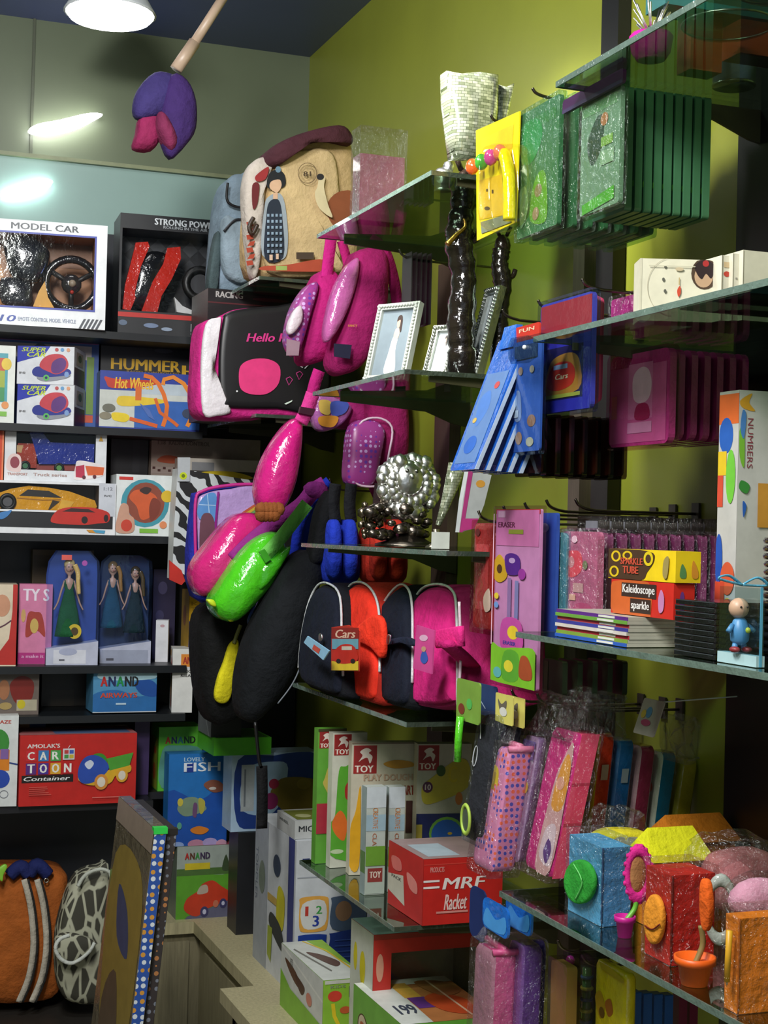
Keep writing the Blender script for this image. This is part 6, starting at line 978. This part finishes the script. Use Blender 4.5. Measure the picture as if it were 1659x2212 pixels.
flowerpot('magenta pot with a pink ring flower between the blue and red pen boxes', 1368, 2010, X_, Y_, .015, .032, 'c81f90', [(1370, 1965), (1376, 1940)], '6ab83a', [('petal_ring', rg), ('petal_edge', pe), ('flower_centre', ce)])
X_, Y_ = 1.13, 1.79
fl = M(); fl.cushion(xp([(1512, 1905), (1520, 1898), (1528, 1910), (1532, 1955), (1528, 2000), (1520, 2012), (1513, 1995), (1510, 1950)], 1.12), (.008, 0, 0), 'e8641c:c', .3)
flowerpot('orange pot with an upright orange flower in front of the red pen box', 1523, 2105, X_, Y_, .026, .038, 'f0661c', [(1518, 2040), (1514, 2000)], '8a7a48', [('flower', fl)])
m = M(); m.torus(P(1556, 1965, 'y', 1.86), .022, .005, 'a8b0a8:g', 24, 8, (.8, -.4, 0), (0, 0, 1), 1.9); thing('ring_ornament', 'pale grey ring standing behind the orange flower pot', 'ornament', m)
# houses
def house(lab, pl, pr, Y, yt, yr, kw, kr, z0=z4, face=True):
    a = P(pl, yt, 'y', Y); b_ = P(pr, yt, 'y', Y); zt_ = a.z; m = M(); m.box((a.x, Y, z0), (b_.x, Y+.07, zt_), kw); m.art(lambda u, v, L: Vector((a.x+(b_.x-a.x)*u, Y-.0006*L, z0+(zt_-z0)*v)), [('e', .2, .85, .09, .07, '3a4a78'), ('e', .8, .85, .09, .07, '3a4a78'), ('b', [(.25, .5), (.3, .62), (.6, .66), (.78, .55), (.7, .4), (.4, .4)], 'c83028'), ('e', .48, .74, .1, .08, '7a5a28')] if face else [])
    r = M(); zr = P((pl+pr)/2, yr, 'y', Y).z; o = .008; vs = [(a.x-o, Y-o, zt_), (b_.x+o, Y-o, zt_), (b_.x+o, Y+.07+o, zt_), (a.x-o, Y+.07+o, zt_), (a.x+o, Y+.035, zr), (b_.x-o, Y+.035, zr)]
    r.add(vs, [(0, 1, 5, 4), (2, 3, 4, 5), (1, 2, 5), (3, 0, 4), (3, 2, 1, 0)], kr); thing('toy_house', lab, 'toy house', [('walls', m), ('roof', r)])
house('orange toy house pen holder with a yellow roof and face, behind the pink flower', 1412, 1530, 2.06, 1862, 1795, 'e08a24:c', 'd8d81c:c')
house('orange roofed toy house behind the yellow roofed one', 1450, 1588, 2.2, 1822, 1766, 'b0601c:c', 'c8761c:c', face=False)
m = cy([(1298, 1838), (1305, 1812), (1340, 1798), (1400, 1800), (1425, 1820), (1418, 1860), (1310, 1862)], 2.2, .05, 'd8cc28:c', .2); wn = M(); wn.art(plane_map('y', 2.188), [('b', [(1318, 1838), (1328, 1812), (1350, 1810), (1350, 1838)], 'b8b8a0'), ('b', [(1356, 1838), (1356, 1810), (1385, 1812), (1392, 1838)], 'b8b8a0')])
fe = M(); fe.box((m.v[0].x-.04, 2.2, z4), (m.v[0].x+.045, 2.25, z4+.105), 'c89a24:c')
thing('felt_car', 'yellow felt car shaped pen holder behind the blue pen box', 'pen holder', [('body', m), ('window', wn), ('base', fe)])
m = M(); random.seed(9)
def crumple(lab, pts, Y, d):
    m = M(); m.cushion(yp(pts, Y, 3), (0, d, 0), 'f4f4f4:w', .4, .3)
    for v in m.v: v += Vector((random.uniform(-1, 1), random.uniform(-1, 1), random.uniform(-1, 1)))*.006; v.z = max(v.z, z4)
    for i in range(len(m.sm)): m.sm[i] = False
    thing('clear_bag', lab, 'bag', m)
crumple('crinkled clear plastic bag sticking up behind the blue pen box', [(1280, 1860), (1290, 1790), (1310, 1750), (1350, 1745), (1385, 1760), (1400, 1800), (1380, 1850)], 2.24, .04)
crumple('crinkled clear bag with pale folds above the red pen box at right', [(1540, 1990), (1545, 1850), (1600, 1815), (1690, 1830), (1700, 1960), (1620, 1930)], 1.9, .08)
m = cy([(1560, 1960), (1558, 1880), (1600, 1850), (1680, 1850), (1690, 1950), (1620, 1980)], 2.0, .06, 'c0787c:c', .3)
for v in m.v: v.z = max(v.z, z4+.001)
thing('plush_toy', 'dusky pink soft toy behind the right clear bag', 'toy', m)

# ================= MIDDLE RIGHT SHELF =================
z3 = zA[2]+.001
Xs = 1.12; cols = ('2a58b0', '7a9a38', 'b82838', 'd0c8c0', '3a3a90', 'c03a4c', '6aa040', '5a2a80')
Yn, Yf = P(1354, 1390, 'x', Xs).y, P(1200, 1350, 'x', Xs).y; th = .0052
for i, kk in enumerate(cols):
    m = M(); z = z3+i*(th+.0003); m.box((Xs+.002*(i % 3), Yn+.001*(i % 2), z), (Xs+.13, Yf, z+th), 'b0b0a0'); m.box((Xs-.0008+.002*(i % 3), Yn+.001*(i % 2), z), (Xs+.002*(i % 3), Yf, z+th), kk)
    m.box((Xs+.001+.002*(i % 3), Yn+.04, z+.001), (Xs-.0014+.002*(i % 3), Yn+.09, z+th-.001), 'd8d8d0')
    thing('notebook', ['blue', 'olive green', 'crimson', 'cream', 'indigo', 'rose red', 'leaf green', 'purple'][i]+'-spined thin notebook in the pile under the red sparkler box', 'book', m, 'thin notebooks piled on the right shelf')
zt_ = z3+8*(th+.0003)+.001; X = 1.15
def spark(lab, pl, pc, pr, z0, z1, X, k, art, yart):
    Yn = P(pc, 1300, 'x', X).y; Yf = P(pl, 1300, 'x', X).y; Xr = P(pr, 1300, 'y', Yn).x; m = M(); m.box((X, Yn, z0), (Xr, Yf, z1), k)
    m.art(quad_map((0, 0, 100, 50), [(X, Yf, z0), (X, Yn, z0), (X, Yn, z1), (X, Yf, z1)], (-1, 0, 0)), art); m.art(quad_map((0, 0, 50, 50), [(X, Yn, z0), (Xr, Yn, z0), (Xr, Yn, z1), (X, Yn, z1)], (0, -1, 0)), yart); thing('sparkler_box', lab, 'box', m)
h1 = .052
spark('red carton with white lettering under the yellow one, right shelf', 1320, 1455, 1500, zt_, zt_+h1, X, 'c82a20', [('b', [(0, 10), (10, 2), (40, 0), (65, 5), (66, 45), (60, 50), (5, 50)], 'c8602c'), ('r', 18, 4, 74, 24, '3a2a24'), ('r', 33, 26, 66, 46, '3a2a24'), ('t', 'Kaleidoscope', 20, 6, 72, 22, 'e4e0dc'), ('t', 'sparkle', 35, 29, 64, 44, 'e4e0dc'), ('b', [(78, 25), (82, 10), (87, 20), (86, 38), (80, 42)], 'c080b0')], [('e', 20, 25, 6, 14, '6a3a80')])
spark('yellow carton with brown patterned end stacked on the red one', 1313, 1458, 1512, zt_+h1+.001, zt_+h1+.046, X, 'e8c81c', [('b', [(0, 0), (62, 2), (70, 16), (60, 36), (50, 50), (0, 48)], '4a3424'), ('o', 12, 12, 6, 8, 3, 'd8b820'), ('o', 30, 10, 6, 6, 3, 'd8b820'), ('o', 10, 38, 6, 8, 3, 'd8b820'), ('e', 62, 14, 7, 12, 'd8c020'), ('e', 62, 14, 4, 7, '4a3424'), ('t', 'SPARKLE', 20, 14, 54, 25, 'c8503a'), ('t', 'TUBE', 24, 28, 48, 40, 'c8503a'), ('b', [(84, 40), (85, 15), (92, 10), (90, 42)], '9a8a50')], [('b', [(8, 40), (12, 20), (20, 30), (20, 42)], '5a8a50'), ('b', [(32, 40), (34, 14), (44, 30), (44, 42)], 'd89030')])
# discs cases
Xs = 1.13; Yn, Yf = P(1546, 1390, 'x', Xs).y, P(1457, 1370, 'x', Xs).y
m = M(); m.box((Xs, Yn, z3), (Xs+.12, Yf, z3+.007), '111214:g'); lb = M(); lb.box((Xs-.0006, Yn+.005, z3+.0055), (Xs+.12, Yf, z3+.0066), '3a4044')
r0 = thing('disc_case', 'lowest glossy black disc case in the pile beside the clear gift box', 'case', [('case', m), ('clear_edge', lb)], 'black disc cases on the right shelf')
for i in range(1, 10): dup(r0, (.001*(i % 2), 0, .0078*i), 'glossy black disc case in the pile beside the clear gift box')
Xs = 1.2; m = M(); m.lathe(Vector((Xs+.05, 1.72, z3)), [(.06, 0), (.062, .004), (.06, .008)], '141414:g', 28)
r0 = thing('black_plate', 'lowest glossy black plate of the stack behind the clear gift box', 'plate', m, 'black plates stacked behind the clear gift box')
for i in range(1, 16): dup(r0, (random.uniform(-.002, .002), 0, .0105*i), 'glossy black plate in the stack behind the clear gift box')
# clear gift box with figure
X0, Y0 = 1.125, 1.655; Yf = P(1550, 1400, 'x', X0).y; Xr = P(1652, 1400, 'y', Y0).x
bs = M(); bs.box((X0, Y0, z3), (Xr, Yf, z3+.014), 'a8c8cc'); w_ = M(); w_.box((X0+.001, Y0+.001, z3+.014), (Xr-.001, Yf-.001, z3+.1), 'e8f4f8:k')
rb = M(); cc = Vector(((X0+Xr)/2, (Y0+Yf)/2, z3+.103)); rb.tube(smooth_path([cc, cc+Vector((-.02, 0, .012)), cc+Vector((-.035, 0, .008)), cc]), .003, '5aa8c8:g', 6, None, .5).tube(smooth_path([cc, cc+Vector((.02, -.005, .01)), cc+Vector((.035, -.005, .0)), cc]), .003, '5aa8c8:g', 6, None, .5).box((cc.x-.002, Y0-.0005, z3), (cc.x+.002, Y0+.0, z3+.102), '5aa8c8')
thing('gift_box', 'clear plastic gift box with pale base and light blue ribbon at the right edge', 'gift box', [('base', bs), ('clear_cover', w_), ('ribbon', rb)])
b = M(); q = Vector((cc.x-.002, cc.y, z3+.015)); b.lathe(q+Vector((0, 0, .01)), [(.006, 0), (.012, .006), (.013, .02), (.009, .032), (.005, .036)], '4a88b8', 14)
for sx in (-1, 1): b.tube([q+Vector((sx*.006, 0, .012)), q+Vector((sx*.008, 0, .004))], .004, '4a88b8', 8).tube([q+Vector((sx*.011, 0, .036)), q+Vector((sx*.02, -.004, .028))], .0035, '4a88b8', 8)
hd = M(); hd.ball(q+Vector((-.002, 0, .058)), .0135, 'c8a488', 14); ey = M()
for sx in (-1, 1): ey.ball(q+Vector((-.002+sx*.005, -.0125, .06)), .0016, '201818', 6)
sh_ = M()
for sx in (-1, 1): sh_.ball(q+Vector((sx*.009, -.003, .0045)), .0065, '8a2c30', 10, (1, 1.4, .65))
bt = M(); bt.ball(q+Vector((.004, -.0125, .03)), .004, 'c8cc38', 8)
thing('figurine', 'small toy figure in pale blue with dark red shoes inside the clear gift box', 'figurine', [('body', b), ('head', hd, [('eye', ey)]), ('shoes', sh_), ('button', bt)])
# numbers box
X = 1.25; Yn = P(1592, 1000, 'x', X).y; Yf = P(1550, 1000, 'x', X).y
bx('toy_box', 'tall white number toy box with colourful shapes at the right edge', 'toy box', (1592, Yn), (1730, Yn), 846, z3, Yf-Yn, 'c4c4be', [('v', 'NUMBERS', 1610, 906, 1622, 1014, '8a3a48'), ('b', [(1592, 870), (1618, 852), (1612, 872), (1625, 890), (1600, 885)], 'd8a030'), ('b', [(1592, 935), (1602, 925), (1604, 1010), (1594, 990)], '7ab83a'), ('b', [(1598, 890), (1606, 900), (1602, 950), (1594, 930)], '4a80c0'), ('b', [(1598, 1040), (1616, 1050), (1610, 1068), (1594, 1058)], '3a8a3c'), ('b', [(1602, 1085), (1610, 1095), (1604, 1120)], '2a60b8'), ('r', 1634, 1045, 1730, 1140, 'c8903a')],
  left=((1550, 846, 1592, 1190), [('r', 1550, 846, 1592, 1190, 'b8b8b4'), ('r', 1550, 850, 1592, 890, 'd86830'), ('e', 1566, 905, 15, 24, '2a5cb0'), ('r', 1550, 926, 1568, 958, 'd8b828'), ('r', 1550, 958, 1562, 1000, 'c84a34'), ('e', 1578, 960, 10, 36, '6ab83c'), ('e', 1556, 1070, 8, 34, '2450a8'), ('e', 1576, 1095, 15, 22, 'd05a38'), ('r', 1550, 1100, 1570, 1170, 'c84830'), ('e', 1578, 1135, 12, 14, 'd8c030'), ('r', 1550, 1160, 1570, 1190, '6a3490')]))
# white book box on shelf
z2 = zA[1]+.001
bx('book_box', 'cream white boxed set with a dark round portrait medallion on the right shelf', 'box', (1382, 2.02), (1556, 1.98), 560, z2, .05, 'd8d4bc', [('r', 1382, 560, 1386, 690, 'c8c4ac'), ('e', 1521, 590, 29, 34, '4a3828'), ('e', 1519, 596, 20, 24, 'b89878'), ('b', [(1500, 572), (1520, 560), (1542, 572), (1536, 600), (1524, 590), (1515, 602), (1504, 590)], '281818'), ('e', 1523, 568, 7, 7, 'a02a28'), ('o', 1450, 620, 52, 62, 1, 'b0a890', 90, 270), ('e', 1436, 578, 3, 3, '5a5a50'), ('e', 1432, 605, 3, 4, '5a5a50'), ('e', 1436, 630, 3, 4, '5a5a50'), ('b', [(1462, 628), (1468, 618), (1470, 632), (1465, 642)], 'c84a30'), ('l', [(1466, 600), (1466, 616)], 2, 'b8a068'), ('e', 1466, 582, 9, 4, 'c0b090'), ('r', 1400, 575, 1500, 577, 'c0bca4')])
for i, (a, c2) in enumerate(((1558, 'slim white book with red emblem right of the medallion box'), (1582, 'plain slim white book, second right of the medallion box'), (1604, 'thicker white book at the right edge of the shelf'))):
    bx('book', c2, 'book', (a, 1.96-i*.01), (a+(21 if i < 2 else 90), 1.96-i*.01), 552+i*-4, z2, .14, 'd4d0bc', [('e', a+11, 592, 7, 6, 'b83a2c'), ('r', a+4, 566, a+16, 578, 'c8b088'), ('r', a, 552, a+1.5, 700, '7a7464')] if i == 0 else [('r', a, 545, a+1.2, 700, '8a8474'), ('e', a+10, 640, 9, 10, 'c89a88') if i == 2 else ('r', a+6, 600, a+10, 604, '908c80')])
X = 1.16; p0 = P(1465, 690, 'z', z2); m = M(); m.box((1.15, 1.72, z2), (1.3, 1.9, z2+.012), '2a4a58'); m.box((1.148, 1.72, z2+.002), (1.15, 1.9, z2+.01), 'b0b8b8'); thing('book', 'dark teal flat book lying on the right glass shelf', 'book', m)
m = M(); m.cushion(yp([(1365, 700), (1372, 672), (1410, 660), (1450, 665), (1470, 680), (1465, 700)], 2.1), (0, .04, 0), 'e8e8e8:w', .3)
for v in m.v: v += Vector((random.uniform(-1, 1), random.uniform(-1, 1), 0))*.003; v.z = max(v.z, z2)
thing('clear_bag', 'flattened shiny clear bag lying on the right glass shelf before the book box', 'bag', m)
m = M(); m.slab([P(a, b_, 'x', 1.09) for a, b_ in [(1098, 745), (1104, 730), (1140, 724), (1160, 735), (1160, 770), (1140, 784), (1104, 786), (1098, 775)]][::-1], (.002, 0, 0), 'd8e4e8:k'); sn = M(); sn.ball(P(1133, 750, 'x', 1.088), .004, 'e8ecf0', 8)
thing('clear_flap', 'rounded clear plastic flap with a snap under the left end of the right shelf', 'flap', [('flap', m), ('snap', sn)])

# ================= TOP RIGHT SHELF =================
z1 = zA[0]+.001
c_ = Vector((1.18, 2.05, z1)); m = M(); m.lathe(c_, [(.022, 0), (.03, .012), (.034, .035), (.03, .04), (.02, .036)], 'd01c98:c', 20); t = M(); random.seed(11)
for i in range(30):
    a = random.uniform(0, 6.28); t.tube([c_+Vector((0, 0, .034)), c_+Vector((math.cos(a)*.028, math.sin(a)*.028, .05+random.random()*.05))], .0014, 'f0f0f0:m', 4)
thing('tinsel_pot', 'hot magenta fluffy pot with silver tinsel on the top right shelf', 'ornament', [('pot', m), ('tinsel', t)])
for i, (x, y) in enumerate(((1.22, 1.9), (1.2, 1.74))):
    m = M(); m.lathe(Vector((x, y, z1)), [(.03, 0), (.06, .008), (.068, .014), (.066, .016), (.03, .004)], 'c8d0c8:k', 28); m.torus(Vector((x, y, z1+.0145)), .067, .0016, 'e8ecec:m', 28, 6, (1, 0, 0), (0, 1, 0))
    thing('glass_dish', ['round clear dish with silver rim nearest the magenta pot', 'round clear dish with silver rim beside the orange cartons'][i], 'dish', m)
bx('small_box', 'orange red small carton on the top right shelf beside the dishes', 'box', (1492, 2.06), (1560, 2.06), 34, z1, .04, 'c0502c', [('r', 1492, 60, 1560, 66, 'd0803a')])
bx('small_box', 'orange red carton cut off at the right edge of the top shelf', 'box', (1600, 1.96), (1700, 1.96), 48, z1, .05, 'b8482a')
m = M(); c_ = Vector((P(1588, 60, 'y', 2.12).x, 2.12, z1)); m.lathe(c_, [(.03, 0), (.034, .01), (.036, .04), (.034, .05)], '7a88a8', 20); m.torus(c_+Vector((0, 0, .004)), .033, .003, 'c8ccc8:m', 20, 6, (1, 0, 0), (0, 1, 0))
thing('tin', 'grey blue round tin between the two orange cartons on the top shelf', 'tin', m)
zr_ = P(1526, 34, 'y', 2.06).z+.001
m = M(); xa_, xb_ = P(1430, 20, 'y', 2.05).x, P(1720, 20, 'y', 2.05).x; m.box((xa_, 2.04, zr_), (min(xb_, WX-.01), 2.1, zr_+.06), '2f6a68'); m.box((xa_+.05, 2.0385, zr_), (min(xb_, WX-.01), 2.04, zr_+.012), '38b0c8')
thing('gift_carton', 'teal and aqua carton at the top edge lying on the orange carton', 'box', m)
hook(862, 538, P(878, 600, 'x', 1.25).y, 'wire hook holding the thin black sheets left of the tall carved figure')
card('black_sheet', 'foremost thin black sheet of the row hanging left of the tall carved figure', 'sheet', 1.25, (868, 548, 888, 700), .002, '1c181a', (), 5, .012, 'thin black sheet in the row hanging left of the tall carved figure', 'thin black sheets', rad=.002)
m = M(); m.slab([P(a, b_, 'y', 2.8) for a, b_ in [(1012, 1016), (1062, 1026), (1046, 1090), (1026, 1142), (992, 1150), (1000, 1080)]][::-1], (0, .02, 0), 'b0b4b4'); m.art(plane_map('y', 2.8), [('e', 1038, 1045, 10, 8, 'c8923c'), ('p', [(1012, 1016), (1022, 1018), (1000, 1150), (992, 1150)], 'a83a78'), ('p', [(1000, 1120), (1034, 1120), (1024, 1142), (994, 1148)], 'b83a80')])
hd_ = M(); hd_.tube(smooth_path([P(1022, 1020, 'y', 2.81), P(1030, 985, 'y', 2.81), P(1045, 985, 'y', 2.81), P(1052, 1026, 'y', 2.81)]), .002, 'c8c8c8', 6)
thing('gift_bag', 'white and pink paper bag hanging behind the blue clipboards', 'bag', [('bag_body', m), ('handle', hd_)])

# ================= LOWER LEFT: BAGS AND GAME BOARDS =================
Y = 4.54
b = cy([(-60, 2150), (-55, 1920), (-20, 1885), (60, 1880), (138, 1886), (150, 1925), (146, 2040), (128, 2150), (60, 2172), (-20, 2172)], Y, .18, 'a85a22:c', .15)
for v in b.v: v.z = max(v.z, zP+.001)
ps = [('body', b)]
for x0 in (50, 78):
    s1 = strap([(x0+2, 1900), (x0+16, 1960), (x0+22, 2040), (x0+12, 2110), (x0-10, 2165)], Y-.05, .016, 'b8b0a0:c'); ps.append(('striped_tape', s1, [('dark_edge', strap([(x0+10, 1900), (x0+24, 1960), (x0+30, 2040), (x0+20, 2110), (x0-2, 2165)], Y-.049, .009, '2a2826:c'))]))
ns = M(); ns.tube(smooth_path([P(20, 1892, 'y', Y-.02), P(45, 1872, 'y', Y-.02), P(62, 1890, 'y', Y-.02)]), .02, '1c2458:c').tube(smooth_path([P(62, 1890, 'y', Y-.02), P(80, 1868, 'y', Y-.02), P(104, 1890, 'y', Y-.02)]), .02, '1c2458:c'); ps.append(('navy_lining', ns))
ps.append(('eyelet', M().torus(P(100, 1902, 'y', Y-.035), .006, .002, 'c8c4b8:m', 16, 6))); gm = cy([(-10, 1885), (8, 1868), (16, 1872), (8, 1890), (4, 1905)], Y-.06, .01, '8ac83a', .2); ps.append(('green_tag', gm))
thing('tote_bag', 'burnt orange fabric bag with two striped bands at lower left', 'bag', ps)
Y = 4.42
b = cy([(128, 2130), (124, 2040), (140, 1960), (170, 1895), (215, 1878), (240, 1890), (240, 2150), (200, 2172), (150, 2165)], Y, .09, 'leafprint', .2)
for v in b.v: v.z = max(v.z, zP+.001)
tr = tubey([(168, 1915), (185, 1890), (215, 1878), (236, 1884), (240, 1900)], Y-.03, .006, 'b8bcb0:c'); fl = cy([(122, 2050), (122, 2028), (150, 2018), (205, 2034), (192, 2058), (158, 2078), (134, 2070)], Y-.055, .03, 'leafprint', .2); ft = tubey([(150, 2020), (128, 2030), (120, 2050), (132, 2072), (158, 2080), (190, 2058), (204, 2036)], Y-.055, .006, 'c8ccc4:c')
thing('backpack', 'brown and cream leaf-print backpack with white piping behind the board games', 'backpack', [('body', b), ('top_piping', tr), ('pocket_flap', fl), ('flap_piping', ft)])
# standing game boards
def board(lab, X, pf, pn, ytn, th, kf, kx, extra, lean=.09, zb=.0):
    Yn = P(pn, ytn, 'x', X).y; Yf = P(pf, ytn-75, 'x', X).y; zt = P(pn, ytn, 'x', X).z; q = [Vector((X-lean, Yf, zb)), Vector((X-lean, Yn, zb)), Vector((X, Yn, zt)), Vector((X, Yf, zt))]
    m = M(); m.hexa(q, (th, 0, 0), kf); n = (q[1]-q[0]).cross(q[3]-q[0]).normalized(); n = n if n.x < 0 else -n
    s_ = M(); s_.hexa([q[1]+Vector((.001, -.001, 0)), q[1]+Vector((th-.001, -.001, 0)), q[2]+Vector((th-.001, -.001, 0)), q[2]+Vector((.001, -.001, 0))], (0, .001, 0), kx)
    f = quad_map((0, 0, 100, 100), q, n); 
    if extra: m.art(f, extra)
    ps = [('carton', m), ('patterned_edge', s_)]
    c_ = M(); c_.hexa([q[2]+Vector((-.002, -.003, -.012)), q[2]+Vector((th+.001, -.003, -.012)), q[2]+Vector((th+.001, -.003, .002)), q[2]+Vector((-.002, -.003, .002))], (0, .02, 0), '2fc84a' if kx == 'dots_blue' else '24201e'); ps.append(('corner_clip', c_))
    thing('board_game', lab, 'board game', ps)
board('tall shrink-wrapped board game with brown cover and blue dotted edge, leaning at lower left', .72, 258, 334, 1790, .028, '6e6450:g', 'dots_blue', [('b', [(10, 14), (60, 10), (95, 20), (90, 60), (40, 70), (8, 40)], '8a7434'), ('b', [(30, 20), (60, 24), (72, 34), (40, 32)], '3a4468'), ('b', [(20, 50), (50, 40), (70, 60), (30, 74)], '5a4838'), ('b', [(10, 74), (90, 66), (95, 90), (10, 92)], '927838'), ('r', 0, 0, 100, 6, '8a7a6c')])
board('second tall board game with a brown dotted edge, right of the shrink-wrapped one', .755, 290, 362, 1792, .022, '2c2824', 'dots_brown', [('r', 4, 4, 96, 30, '4a4038')])
